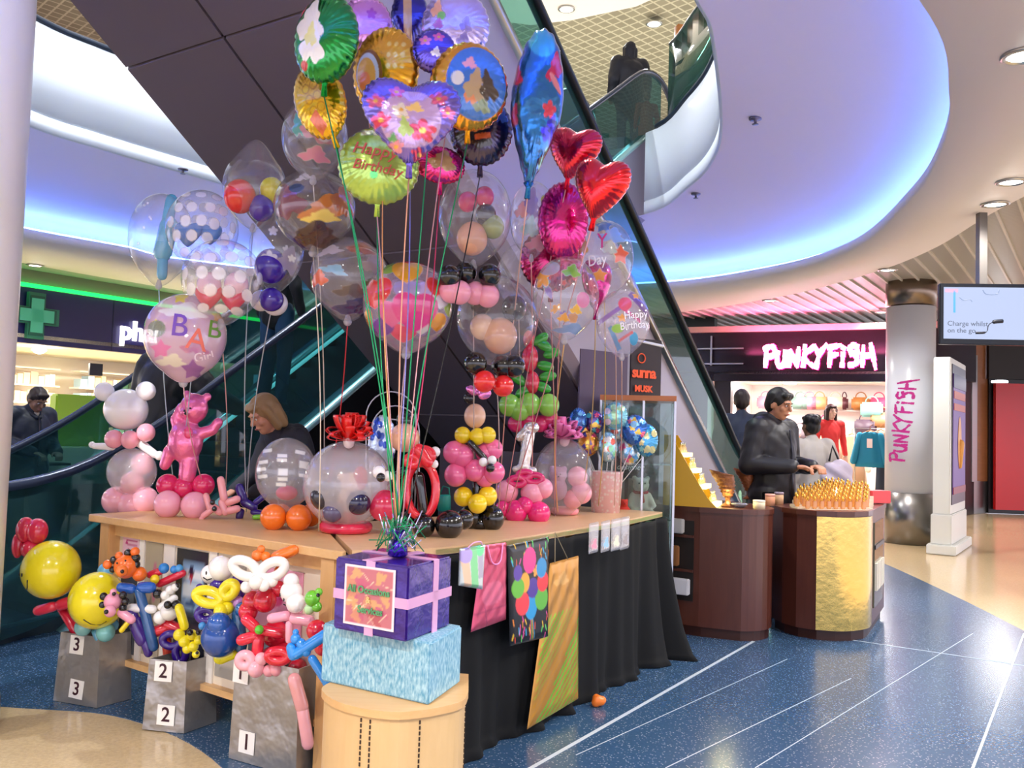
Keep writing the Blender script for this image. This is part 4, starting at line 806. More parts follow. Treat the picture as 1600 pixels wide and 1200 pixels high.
hung('gift_bag', 'pink metallic gift bag with cord handle beside the small silver bag', 'gift bag', [(749, 852), (786, 847), (791, 968), (735, 988)], [('r', 0, -.62, 1, .02, '#9c3a5a'), ('r', -.3, -.75, .02, .3, '#a03f60', 30), ('c', 0, -.2, .7, .3, '#d86a86')], C('#c9526e'), M_PFOIL, handles=[(.1, .75, '#ff9ad0', -.085)], cry=.0012, dd=.085)
bl = [('c', -.05, .62, .32, .26, '#e83c8c'), ('c', -.62, .42, .2, .16, '#5a3aa0'), ('c', .55, .42, .26, .2, '#2a90c8'), ('f', .3, .38, .22, .12, '#f0a040'), ('c', .35, .37, .1, .06, '#e04a70'),
      ('c', -.62, .12, .3, .2, '#68b838'), ('c', -.28, .2, .22, .2, '#f0a83a'), ('c', .62, .14, .3, .2, '#e8343c'), ('c', .1, .06, .28, .2, '#4c2f94'), ('c', -.42, -.2, .34, .24, '#e84048'), ('c', .55, -.18, .34, .24, '#5fb03a'), ('c', 0, -.32, .3, .24, '#2a98d0')][::-1]
q = random.Random(4)
conf = [('r', q.uniform(-.95, .95), q.choice([q.uniform(.6, .98), q.uniform(-.95, -.5)]), .018, .07, q.choice(['#e84aa0', '#f0c030', '#40b0e0', '#60d060', '#e04a3a', '#f08a30']), q.uniform(-40, 40)) for _ in range(46)]
rib = [('r', -.02+.05*k, -.68, .012, .28, c, 4*k) for k, c in enumerate(['#e84a80', '#60c060', '#f0b040', '#40a0d0'])]
hung('gift_bag', 'black gift bag printed with a bunch of colourful balloons', 'gift bag', [(789, 852), (853, 838), (858, 995), (797, 1010)], conf+rib+bl, C('#121013'), M_PRINT, n=90, dd=.10)
def holo(u, v):
    r = []
    for k in range(30): r.append(('r', 0, .35-k*.048, .98, .009, '#a8722c'))
    return r
def holo2(u, v):
    out = []
    for j in range(26):
        for i in range(9):
            y = .3-j*.052; x = -.88+i*.22+(j % 2)*.1
            g = ['#8fd23a', '#6fc830', '#b8b040', '#d0902c', '#58d838'][int(abs((x*1.5-y*2.2+2)) * 1.3) % 5]
            out.append(('c', x, y, .075, .02, g, 24))
    return [('b', -.2, .75, .5, .1, '#dba860'), ('b', .4, .6, .3, .12, '#b98238')]+out
th, pts_, nr_ = hung('gift_bag', 'large gold holographic gift bag hanging by a cord nearly to the floor', 'gift bag', [(856, 880), (900, 868), (906, 1092), (829, 1140)], holo2, C('#c98f42'), M_PFOIL, n=100, cry=.002, dd=.09)
qh, _ = cloth_at(862, .8, .05); top_ = Vector((qh.x, qh.y, zat(858, 832, qh)))
bm = B(); tube(bm, [pts_[0].lerp(pts_[1], .1)+nr_*.01, top_+nr_*.02, pts_[0].lerp(pts_[1], .55)+nr_*.01], .0025, 5); obj('hanging_cord', bm, mat('cord_tan', '#a09070', .6), th)
for k, (x0, c, lb) in enumerate([(918, '#e06a90', 'pink'), (936, '#6ab4d8', 'blue'), (952, '#e6dcb8', 'cream'), (966, '#6a5a5c', 'brown')]):
    tt, pp, nn = hung('sweet_packet', 'clear packet holding a small %s item, clipped along the right table edge' % lb, 'packet', [(x0, 818-k*3), (x0+15, 815-k*3), (x0+15, 862-k*2), (x0, 866-k*2)], [('b', 0, -.45, .7, .42, c, 0, .95), ('c', .2, -.2, .3, .15, c, 0, .9)], (.75, .72, .75, .30), FILM, thick=.012, n=20, dd=.11)
bm = B(); qq = PZ(930, 1104, 0)
for k in range(5): ell(bm, qq+Vector((q.uniform(-.03, .03), q.uniform(-.02, .02), .03)), (.035, .025, .025), Euler((k, k*.7, 0)).to_matrix(), seg=8)
o = remeshed('sweet_wrapper', bm, .006, mat('orange_wrap', '#e8782a', .3)); setp(o, 'crumpled orange wrapper lying on the blue floor by the black cloth', 'litter')
# ---------------------------------------------------------------- gift boxes on the wooden plinth
t = thing('wooden_plinth', 'round fronted wooden plinth with slotted sides carrying the two gift boxes', 'plinth', (-.36, 3.15, 0))
pl = spline([Vector(p) for p in [(-.60, 3.30, 0), (-.63, 3.17, 0), (-.52, 3.01, 0), (-.33, 2.945, 0), (-.15, 3.06, 0), (-.12, 3.2, 0)]], 6); ply = [(p.x, p.y) for p in pl]+[(-.13, 3.42), (-.56, 3.48)]
cpl = Vector((-.36, 3.2, 0)); inn = [(cpl.x+(x-cpl.x)*.965, cpl.y+(y-cpl.y)*.965) for x, y in ply]
bm = B(); prism(bm, inn, 0, .455); obj('curved_body', bm, wood('beech', '#d8b17a', '#e2bd88', (10, 10, 2), .45), t, smooth=False)
bm = B(); prism(bm, ply, .455, .48); obj('top_board', bm, M_OAK, t, smooth=False)
ip = [Vector((x, y, 0)) for x, y in inn[:len(pl)]]
for px in (556, 580, 658, 723):
    c = min(ip, key=lambda p: abs(800+FPX*(Vector((p.x, p.y, .2-CAMH)).dot(_R))/(Vector((p.x, p.y, .2-CAMH)).dot(_f))-px)); i = ip.index(c); d = (ip[min(i+1, len(ip)-1)]-ip[max(i-1, 0)]).normalized(); n_ = Vector((d.y, -d.x, 0))
    bm = B()
    for k in range(24): box(bm, c+n_*.001+Vector((0, 0, .03+k*.0178)), (.005, .004, .012), RZ(math.atan2(d.y, d.x)))
    so = obj('slot_row', bm, mat('slot_dark', '#3a2a20', .8), t, smooth=False)
def giftbox(name, label, L_, M_, R_, z0, z1, m):
    K_ = L_+R_-M_; t = thing(name, label, 'gift box', (M_.x, M_.y, z0)); bm = B(); prism(bm, [(p.x, p.y) for p in (L_, M_, R_, K_)], z0, z1); bmesh.ops.bevel(bm, geom=bm.edges[:], offset=.006, segments=2, affect='EDGES'); obj('wrapped_box', bm, m, t, smooth=False); return t, K_
m, nt, p = nt_new('blue_wrap'); tc = nt.nodes.new('ShaderNodeTexCoord'); mp = nt.nodes.new('ShaderNodeMapping'); mp.inputs['Scale'].default_value = (60, 60, 22); n_ = nt.nodes.new('ShaderNodeTexNoise'); n_.inputs['Scale'].default_value = 2; n_.inputs['Detail'].default_value = 5
cr = nt.nodes.new('ShaderNodeValToRGB'); cr.color_ramp.elements[0].position = .35; cr.color_ramp.elements[0].color = C('#5f9fbe'); cr.color_ramp.elements[1].position = .68; cr.color_ramp.elements[1].color = C('#b4d8e2')
nt.links.new(tc.outputs['Object'], mp.inputs[0]); nt.links.new(mp.outputs[0], n_.inputs[0]); nt.links.new(n_.outputs['Fac'], cr.inputs[0]); nt.links.new(cr.outputs[0], p.inputs['Base Color']); p.inputs['Roughness'].default_value = .6
giftbox('gift_box', 'pale blue fibre wrapped gift box under the purple box', Vector((-.655, 3.27, 0)), Vector((-.243, 3.02, 0)), Vector((-.155, 3.30, 0)), .481, .685, m)
pL, pM, pR = Vector((-.603, 3.19, 0)), Vector((-.325, 3.015, 0)), Vector((-.20, 3.29, 0))
pt, K_ = giftbox('gift_box', 'shiny purple gift box with pink ribbon and a printed card on its front', pL, pM, pR, .686, .935, mat('purple_wrap', '#3c1f86', .22, .35, bump=.5, bscale=14, coat=.5))
pe = (pM-pL).normalized(); pf = (pR-pM).normalized(); mr = mat('pink_ribbon', '#dfa6cf', .4)
def boxbit(nm, c, s, a, m, lab=None): bm = B(); box(bm, c, s, RZ(a)); return obj(nm, bm, m, pt, smooth=False, label=lab)
ae, af = math.atan2(pe.y, pe.x), math.atan2(pf.y, pf.x); out1 = Vector((pe.y, -pe.x, 0)); out2 = Vector((pf.y, -pf.x, 0)); wE, wF = (pM-pL).length, (pR-pM).length
zc = .81
boxbit('ribbon_band', (pL+pM)/2+out1*.001+Vector((0, 0, zc)), (wE+.004, .004, .034), ae, mr); boxbit('ribbon_band', (pM+pR)/2+out2*.001+Vector((0, 0, zc)), (wF+.004, .004, .034), af, mr)
boxbit('ribbon_band', pL.lerp(pM, .50)+out1*.001+Vector((0, 0, zc)), (.038, .004, .252), ae, mr); boxbit('ribbon_band', pM.lerp(pR, .62)+out2*.001+Vector((0, 0, zc)), (.034, .004, .252), af, mr)
boxbit('ribbon_band', (pL+pM)/2+pf*wF*.5+Vector((0, 0, .9365)), (.038, wF, .003), ae, mr); boxbit('ribbon_band', (pM+pR)/2-pe*wE*.5+pf*.03+Vector((0, 0, .937)), (wE, .034, .003), ae, mr)
cm = face_M(pL+pe*wE*.50+out1*.006+Vector((0, 0, .815)), pe, (0, 0, 1)); n = 40; vs = []; fs = []; us = []
for j in range(n+1):
    for i in range(n+1): vs.append(cm @ Vector(((i/n-.5)*.225, (j/n-.5)*.205, 0))); us.append((i/n*2-1, j/n*2-1))
for j in range(n):
    for i in range(n): a = j*(n+1)+i; fs.append((a, a+1, a+n+2, a+n+1))
us = np.array(us); q = random.Random(9); pat = [('b', q.uniform(-.8, .8), q.uniform(-.8, .8), .3, .2, q.choice(['#c4607a', '#d08a70', '#b85a60', '#d8a070']), q.uniform(0, 180)) for _ in range(18)]+[('r', q.uniform(-.8, .8), q.uniform(-.8, .8), .2, .012, '#f0d0b0', q.uniform(-60, 60)) for _ in range(12)]
base = paint(us[:, 0], us[:, 1], pat, C('#c2707a')); ed = (np.abs(us[:, 0]) > .94) | (np.abs(us[:, 1]) > .94); base[ed] = C('#f2dfe4')
card = pyobj('printed_card', vs, fs, M_PRINT, pt, False, base, 'printed card with green lettering'); md = card.modifiers.new('t', 'SOLIDIFY'); md.thickness = .003
text_on('card_lettering', 'All Occasions', .034, cm @ Matrix.Translation((0, .022, .004)), mat('green_glitter', '#5a9a6a', .4), card, ext=.001, bold=.001)
text_on('card_lettering', '&', .03, cm @ Matrix.Translation((0, -.01, .004)), mat('card_tan', '#e0c080', .4), card, ext=.001, bold=.001)
text_on('card_lettering', 'Services', .034, cm @ Matrix.Translation((.01, -.045, .004)), mat('green_glitter', '#5a9a6a', .4), card, ext=.001, bold=.001)
# ---------------------------------------------------------------- silver bags with numbers
M_SILV = mat('silver_paper', '#a9a5a2', .3, .6, var=.35, vscale=7, bump=.9, bscale=7); M_CARD = mat('card_white', '#f4f0ea', .6)
def numbag(num, label, fl, fr, sd_, hgt, cards, flare=1.0):
    """fl, fr = front bottom corners; sd_ = depth vector"""
    t = thing('silver_bag', label, 'gift bag', tuple(fl)); e = (fr-fl).normalized(); d = sd_; c = (fl+fr+d)/2; bm = B()
    bot = [fl, fr, fr+d, fl+d]; top_ = [c+(p-c)*flare+Vector((0, 0, hgt)) for p in bot]
    lo = [bm.verts.new(p+Vector((0, 0, .002))) for p in bot]; hi = [bm.verts.new(p) for p in top_]; hi2 = [bm.verts.new(c+(p-c)*.94+Vector((0, 0, 0))) for p in [x for x in top_]]; lo2 = [bm.verts.new(c+(p-c)*.9+Vector((0, 0, .01))) for p in bot]
    for p_, h in zip(hi2, top_): p_.co = Vector((c.x+(h.x-c.x)*.96, c.y+(h.y-c.y)*.96, h.z))
    for k in range(4): bm.faces.new((lo[k], lo[(k+1) % 4], hi[(k+1) % 4], hi[k])); bm.faces.new((hi[k], hi[(k+1) % 4], hi2[(k+1) % 4], hi2[k])); bm.faces.new((hi2[k], hi2[(k+1) % 4], lo2[(k+1) % 4], lo2[k]))
    bm.faces.new(lo[::-1]); bm.faces.new(lo2); obj('paper_bag', bm, M_SILV, t, smooth=False)
    for (o_, right, s, z, yaw) in cards:
        r = right.normalized(); nrm = Vector((r.y, -r.x, 0)); tilt = (flare-1)*.0
        fz = z/hgt; p = o_+r*s; p = c+(p-c)*(1+(flare-1)*fz)+Vector((0, 0, z))+nrm*.004
        M4 = face_M(p, r, Vector((0, 0, 1))+nrm*((flare-1)*((o_-c).length)/hgt)) @ Matrix.Rotation(yaw, 4, 'Z')
        bm = B(); box(bm, (0, 0, 0), (.086, .088, .002)); cd = obj('number_card', bm, M_CARD, t, smooth=False, M=M4)
        bm = text_mesh(num, .088, .001, bold=.001); bm.transform(M4 @ Matrix.Translation((0, 0, .002))); me = bpy.data.meshes.new('number'); bm.to_mesh(me); bm.free(); link('number', me, cd, None, mat('ink_maroon', '#3a1222', .5))
    return t
def V3(p): return Vector((p.x, p.y, 0))
a, b = V3(PZ(83, 1095, 0)), V3(PZ(151, 1107, 0)); b3 = (a, b)
numbag('3', 'silver paper bag marked 3 standing leftmost on the floor', a, b, Vector((.10, .16, 0)), .335, [(a, b-a, .125, .285, 0), (a, b-a, .145, .075, -.05)], .90)
a, b = V3(PZ(222, 1140, 0)), V3(PZ(287, 1147, 0)); b2 = (a, b)
numbag('2', 'silver paper bag marked 2 standing between the other two', a, b, Vector((.09, .17, 0)), .315, [(a, b-a, .085, .265, 0), (a, b-a, .115, .075, 0)], .90)
a, b = V3(PZ(357, 1185, 0)), V3(PZ(462, 1215, 0)); b1 = (a, b)
numbag('1', 'largest silver paper bag marked 1 in front of the oak table leg', a, b, Vector((.08, .16, 0)), .42, [(a, b-a, .04, .36, 0), (a, b-a, .10, .085, 0)], .94)
# ---------------------------------------------------------------- glass cabinet with soft toys
cab = [(1.07, 5.85), (.60, 6.0), (.66, 6.42), (1.13, 6.27)]
t = thing('glass_cabinet', 'tall glass display cabinet with orange wood top and base at the table end', 'cabinet', (.86, 6.13, 0)); mo = wood('cherry', '#b8683a', '#cf8450')
def grow(pl, d): cx_, cy_ = sum(p[0] for p in pl)/4, sum(p[1] for p in pl)/4; return [(cx_+(p[0]-cx_)*(1+d), cy_+(p[1]-cy_)*(1+d)) for p in pl]
for z0, z1, nm in ((.03, .07, 'base_board'), (1.62, 1.655, 'top_board')): bm = B(); prism(bm, grow(cab, .03), z0, z1); obj(nm, bm, mo, t, smooth=False)
bm = B(); prism(bm, grow(cab, -.1), 0, .03); obj('plinth', bm, M_DARK, t, smooth=False)
gm = glass_mat('clear_glass', '#e6f0ee', .03, refl=.0)
for k in range(4):
    a, b = cab[k], cab[(k+1) % 4]; d = Vector((b[0]-a[0], b[1]-a[1], 0)); c = Vector(((a[0]+b[0])/2, (a[1]+b[1])/2, .845)); bm = B(); box(bm, c, (d.length, .005, 1.55), RZ(math.atan2(d.y, d.x))); obj('glass_pane', bm, gm, t, smooth=False)
mp_ = mat('clear_post', '#c4c4cc', .25, .5)
for x, y in cab+[((cab[0][0]+cab[1][0]*.72+.0)/1.72, (cab[0][1]+cab[1][1]*.72)/1.72)]: bm = B(); box(bm, (x, y, .845), (.014, .014, 1.55)); obj('corner_post', bm, mp_, t, smooth=False)
for z in (.42, .84, 1.2): bm = B(); prism(bm, grow(cab, -.06), z, z+.008); obj('shelf', bm, glass_mat('shelf_glass', '#c9e0d8', .12), t, smooth=False)
ORD = ['first', 'second', 'third', 'fourth', 'fifth', 'sixth', 'seventh', 'eighth', 'ninth', 'tenth', 'eleventh', 'twelfth']
# ================================================================ PERFUME COUNTERS
M_MAHO = wood('mahogany', '#45211a', '#5e3226', (10, 10, 1), .3); M_MAHD = mat('maho_dark', '#3a1c14', .4)
c1 = [(1.0, 6.55), (1.35, 6.33), (1.62, 6.22)]+[(1.62+.28*math.sin(a), 6.5-.28*math.cos(a)) for a in [math.radians(k) for k in range(10, 95, 12)]]+[(1.9, 6.75), (1.6, 7.15), (1.2, 7.3)]
t = thing('display_counter', 'dark mahogany counter with rounded corner and open shelves, left of the gold fronted one', 'counter', (1.5, 6.6, 0))
def inset(pl, k): cx_, cy_ = sum(p[0] for p in pl)/len(pl), sum(p[1] for p in pl)/len(pl); return [(cx_+(p[0]-cx_)*k, cy_+(p[1]-cy_)*k) for p in pl]
bm = B(); prism(bm, inset(c1, .93), 0, .07); obj('toe_kick', bm, M_MAHD, t, smooth=False)
bm = B(); prism(bm, c1, .07, .865); obj('body', bm, M_MAHO, t, smooth=False)
bm = B(); prism(bm, inset(c1, 1.03), .865, .9); obj('counter_top', bm, M_MAHO, t, smooth=False)
d = Vector((1.35-1.0, 6.33-6.55, 0)); dl = d.length; d.normalize(); nn = Vector((d.y, -d.x, 0)); o_ = Vector((1.0, 6.55, 0))
bm = B(); c = o_+d*(dl*.5)+nn*.004+Vector((0, 0, .52)); box(bm, c, (dl*.8, .012, .56), RZ(math.atan2(d.y, d.x))); obj('shelf_shade_panel', bm, mat('recess_shade', '#1c1310', .6), t, smooth=False)  # flat dark panel, painted shade in place of a hollow shelf space
for z, nm in ((.69, 'shelf_board'), (.45, 'shelf_board')): bm = B(); box(bm, o_+d*(dl*.5)+nn*.012+Vector((0, 0, z)), (dl*.8, .02, .018), RZ(math.atan2(d.y, d.x))); obj(nm, bm, M_MAHO, t, smooth=False)
for s, z, sx_, sz_, c_, nm, lb in [(.55, .76, .16, .1, '#b5b0ac', 'stored_box', 'glass and silver boxes on the counter shelf'), (.42, .55, .2, .14, '#8a5a34', 'stored_box', 'brown box on the middle shelf of the dark counter'), (.62, .34, .2, .11, '#d4d2d6', 'stored_bag', 'crumpled white and black bag on the lowest counter shelf')]:
    bm = B(); box(bm, o_+d*(dl*s)+nn*.04+Vector((0, 0, z)), (sx_, .05, sz_), RZ(math.atan2(d.y, d.x)), bev=.006); o = obj(nm, bm, mat('st'+c_, c_, .4), None, smooth=False); setp(o, lb, 'box')
c2 = [(1.98, 6.75), (2.0, 6.55)]+[(p[0], p[1]) for p in [(2.06, 6.42), (2.17, 6.33), (2.3, 6.30), (2.43, 6.33), (2.56, 6.42), (2.64, 6.54)]]+[(3.05, 7.3), (2.72, 7.65), (2.4, 7.2)]
t = thing('display_counter', 'mahogany counter with hammered gold front panel carrying the perfume bottles', 'counter', (2.4, 6.8, 0)); c2t = t
bm = B(); prism(bm, inset(c2, .93), 0, .07); obj('toe_kick', bm, M_MAHD, t, smooth=False)
bm = B(); prism(bm, c2, .07, .865); obj('body', bm, M_MAHO, t, smooth=False)
bm = B(); prism(bm, inset(c2, 1.03), .865, .9); obj('counter_top', bm, M_MAHO, t, smooth=False)
gp_ = spline([Vector((x, y, 0)) for x, y in [(2.17, 6.33), (2.3, 6.30), (2.43, 6.33), (2.56, 6.42), (2.64, 6.54)]], 6); bm = B(); prev = None
for p in gp_:
    q = p+Vector((p.x-2.33, p.y-6.75, 0)).normalized()*.006; v = (bm.verts.new((q.x, q.y, .075)), bm.verts.new((q.x, q.y, .86)))
    if prev: bm.faces.new((prev[0], v[0], v[1], prev[1]))
    prev = v
obj('gold_panel', bm, mat('hammered_gold', '#d8b868', .2, 1, bump=.12, bscale=16), t)
d = Vector((3.0-2.64, 7.2-6.54, 0)); dl = d.length; d.normalize(); nn = Vector((d.y, -d.x, 0)); o_ = Vector((2.64, 6.54, 0))
bm = B(); box(bm, o_+d*dl*.5+nn*.004+Vector((0, 0, .49)), (dl*.72, .012, .62), RZ(math.atan2(d.y, d.x))); obj('door_glass', bm, mat('dark_glass', '#6c6a58', .1, .3), t, smooth=False)
bm = B(); box(bm, o_+d*dl*.5+nn*.012+Vector((0, 0, .62)), (dl*.72, .012, .03), RZ(math.atan2(d.y, d.x))); obj('door_shelf', bm, M_DARK, t, smooth=False)
for k in range(5): bm = B(); box(bm, o_+d*dl*(.22+.13*k)+nn*.016+Vector((0, 0, .4)), (.06, .02, .2), RZ(math.atan2(d.y, d.x))); o = obj('boxed_perfume', bm, mat('box_pale', '#d8d0c0', .4), None, smooth=False); setp(o, 'pale perfume carton behind the counter door glass, %s from the left' % ORD[k], 'box', 'cartons behind the counter glass')
# perfume bottles: one built, the rest copied
def bottle_proto(loc, rz):
    t = thing('perfume_bottle', 'gold capped amber perfume bottle, front left corner of the rows on the counter', 'perfume bottle', loc, rz, 'perfume bottles in rows'); M4 = WM[t.name]
    bm = B(); box(bm, (0, 0, .029), (.030, .022, .056), bev=.004); obj('glass_body', bm, glass_mat('amber_glass', '#f0c070', .35), t, smooth=False, M=M4)
    bm = B(); lathe(bm, [(.007, .057), (.007, .062), (.005, .063), (.005, .067), (.009, .068), (.0095, .076), (.006, .088), (.001, .092)], n=12); obj('gold_cap', bm, mat('gold_cap', '#f2c45a', .2, 1), t, M=M4)
    return t
slots = []
for j in range(12):
    for i in range(11):
        s = Vector((2.03, 6.42, 0))+Vector((.055*i, .012*i, 0))+Vector((.038*j+.02*(j % 2), .092*j, 0)); slots.append((s.x, s.y))
def inpoly(x, y, pl):
    c = False; n = len(pl)
    for i in range(n):
        x1, y1 = pl[i]; x2, y2 = pl[(i+1) % n]
        if (y1 > y) != (y2 > y) and x < (x2-x1)*(y-y1)/(y2-y1)+x1: c = not c
    return c
ok = [s for s in slots if inpoly(s[0], s[1], inset(c2, .93))]
tier = lambda s: .902+.009*(slots.index(s)//11)
rt_ = thing('bottle_riser', 'low stepped acrylic riser under the gold capped bottles', 'display stand', (2.4, 6.8, .9))
for j in sorted(set(slots.index(s)//11 for s in ok)):
    rr_ = [s for s in ok if slots.index(s)//11 == j]; a_, b_ = Vector((*rr_[0], 0)), Vector((*rr_[-1], 0)); cc_ = (a_+b_)/2; hh = .9+.009*j
    bm = B(); box(bm, (cc_.x, cc_.y, (.9+hh)/2+.0005), ((b_-a_).length+.045, .088, hh-.9+.001), RZ(.215)); obj('step', bm, mat('riser_acrylic', '#d8c8b0', .25), rt_, smooth=False)
pr = bottle_proto((ok[0][0], ok[0][1], tier(ok[0])), .15); kids = list(pr.children)
rows_ = {}
for s in ok: rows_.setdefault(slots.index(s)//11, []).append(s)
rk = sorted(rows_)
def blabel(s):
    j = slots.index(s)//11; return 'gold capped amber perfume bottle, %s from left in %s row from the front' % (ORD[rows_[j].index(s)], ORD[rk.index(j)])
pr['label'] = blabel(ok[0])
for s in ok[1:]:
    r = pr.copy(); r['label'] = blabel(s); COL.objects.link(r); r.location = (s[0], s[1], tier(s))
    for ch in kids: c = ch.copy(); COL.objects.link(c); c.parent = r; c.matrix_parent_inverse = ch.matrix_parent_inverse
bm = B(); q = P(1302, 752, 7.0); lathe(bm, [(.03, .9), (.035, .95), (.02, 1.0), (.012, 1.03)], (q.x, q.y-.05, 0), 14); o = obj('perfume_tester', bm, mat('card_white', '#f4f0ea', .6)); setp(o, 'white tall pointed bottle standing among the gold capped perfume bottles', 'bottle')
q = P(1365, 758, 7.3); bm = B(); box(bm, (q.x, q.y-.05, .955), (.2, .12, .10), RZ(.4), bev=.005); o = obj('carton', bm, mat('red_carton', '#d24a50', .4), smooth=False); setp(o, 'red carton at the back right of the perfume counter', 'box')
q = P(1338, 742, 7.3); bm = B(); box(bm, (q.x, q.y, .95), (.12, .1, .09), RZ(.2), bev=.02); o = obj('lilac_pack', bm, mat('lilac_pack', '#b9a0d0', .4)); setp(o, 'lilac packet beside the red carton on the perfume counter', 'box')
# brown shell vases, jars, dish, black box on counter one
def vase(px, py, D, s, lab, c='#7b4a2c'):
    b = PZ(px, py, .9); t = thing('shell_vase', lab, 'vase', tuple(b)); m = mat('bronze'+c, c, .3, .35, bump=.6, bscale=30)
    bm = B(); lathe(bm, [(.045*s, 0), (.05*s, .01*s), (.02*s, .03*s), (.018*s, .06*s), (.035*s, .08*s)], tuple(b), 18); obj('foot', bm, m, t)
    bm = B(); pts = []; rs = []
    for k in range(15):
        f = k/14; pts.append(b+Vector((-.05*s*f*f-.0, 0, .07*s+.17*s*f))); rs.append(s*(.03+.045*f**.8+.006*math.sin(f*40)))
    rings = []
    for p, r in zip(pts, rs): rings.append([bm.verts.new(p+Vector((r*math.cos(a)*1.1, r*math.sin(a), .02*s*math.cos(a)*(-1) if p is pts[-1] else 0))) for a in [2*math.pi*i/18 for i in range(18)]])
    for A, Bq in zip(rings, rings[1:]):
        for i in range(18): bm.faces.new((A[i], A[(i+1) % 18], Bq[(i+1) % 18], Bq[i]))
    bm.faces.new(rings[0][::-1]); o = obj('shell_bowl', bm, m, t); md = o.modifiers.new('t', 'SOLIDIFY'); md.thickness = .006
vase(1137, 792, 6.3, 1.0, 'brown carved shell vase beside the yellow lit display'); vase(1170, 780, 6.5, .95, 'brown shell vase in the middle of the dark counter', '#9a5a34'); vase(1188, 778, 6.6, .8, 'smaller ribbed brown vase behind the cream jars', '#6a3a26')
def jar(px, py, r, h, c, lab, lid=None):
    b = PZ(px, py, .9); t = thing('jar', lab, 'jar', tuple(b)); bm = B(); lathe(bm, [(r, 0), (r, h*.8), (r*.95, h*.82)], tuple(b), 20); obj('jar_body', bm, mat('jar'+c, c, .35), t)
    bm = B(); lathe(bm, [(r*1.03, h*.82), (r*1.03, h), (r*.98, h*1.02)], tuple(b), 20); obj('lid', bm, mat('lid'+(lid or c), lid or c, .3), t)
jar(1186, 795, .042, .06, '#e8d8b8', 'low cream jar at the front corner of the dark counter', '#f4ead8'); jar(1203, 790, .036, .085, '#d89878', 'salmon coloured jar right of the cream jar', '#e8a898'); jar(1217, 788, .034, .09, '#e0b890', 'tan jar at the right end of the dark counter', '#9a8a9a'); 
b = PZ(1155, 793, .9); bm = B(); lathe(bm, [(.03, 0), (.06, .02), (.065, .03), (.058, .03), (.03, .008)], tuple(b), 20); o = obj('glass_dish', bm, glass_mat('grey_glass', '#b0b0c0', .35)); setp(o, 'clear grey glass dish in front of the shell vases', 'dish')
b = PZ(1228, 790, .9)+Vector((-.05, .2, .0)); bm = B(); box(bm, (b.x, b.y, .945), (.13, .08, .08), Euler((0, .0, .5)).to_matrix(), bev=.006); o = obj('carton', bm, mat('gloss_black', '#0e0e10', .15), smooth=False); setp(o, 'glossy black carton between the man and the perfume bottles', 'box')
# yellow lit stepped display
b = PZ(1075, 800, .9); t = thing('stepped_display', 'yellow glowing stepped acrylic display for little bottles on the dark counter', 'display stand', tuple(b))
my = mat('yellow_acrylic', '#a8781a', .25, emit=(.8, .5, .03, 1), es=.10); my2 = mat('yellow_lit', '#f8f0a0', .3, emit=(1, .95, .45, 1), es=1.5)
a0 = P(1052, 787, 6.25); prof = [(-.02, 0), (.36, 0), (.30, .06), (.24, .15), (.13, .33), (.03, .50), (-.02, .50)]
X_ = Vector((.93, -.36, 0)); Y_ = Vector((.36, .93, 0)); base = Vector((1.12, 6.42, .9))
for off_ in (0, .26):
    bm = B(); f = [bm.verts.new(base+X_*x+Y_*off_+Vector((0, 0, z))) for x, z in prof]; g_ = [bm.verts.new(v.co+Y_*.01) for v in f]; bm.faces.new(f); bm.faces.new(g_[::-1])
    for k in range(len(f)): bm.faces.new((f[k], f[(k+1) % len(f)], g_[(k+1) % len(f)], g_[k]))
    obj('side_panel', bm, my, t, smooth=False)
steps_ = [(.30, .02, .10), (.22, .14, .08), (.15, .25, .07), (.08, .36, .07)]
for x, z, dp in steps_: bm = B(); c = base+X_*(x+.01)+Y_*.135+Vector((0, 0, z)); box(bm, c, (.10, .25, .03), RZ(math.atan2(X_.y, X_.x))); obj('lit_step', bm, my2, t, smooth=False)
ld = bpy.data.lights.new('step_glow', 'POINT'); ld.energy = 4; ld.color = (1, .9, .4); ld.shadow_soft_size = .05; lo = bpy.data.objects.new('step_glow', ld); COL.objects.link(lo); lo.location = base+X_*.42+Y_*.13+Vector((0, 0, .1)); lo.parent = t; lo.matrix_parent_inverse = WM[t.name].inverted()
for i, (x, z, dp) in enumerate(steps_):
    for j in range(3):
        c = base+X_*(x+.012)+Y_*(.06+.075*j)+Vector((0, 0, z+.016)); tt = thing('scent_bottle', 'tiny clear scent bottle, %s one on the %s glowing yellow step' % (['front', 'middle', 'rear'][j], ['lowest', 'second', 'third', 'top'][i]), 'perfume bottle', tuple(c), group='scent bottles on the yellow steps')
        bm = B(); lathe(bm, [(.014, 0), (.016, .01), (.014, .035), (.005, .042), (.006, .055)], tuple(c), 10); obj('bottle_body', bm, glass_mat('scent_glass', '#fff0c8', .3), tt)
        bm = B(); lathe(bm, [(.008, .055), (.008, .07), (.002, .075)], tuple(c), 10); obj('stopper', bm, M_STEEL, tt)
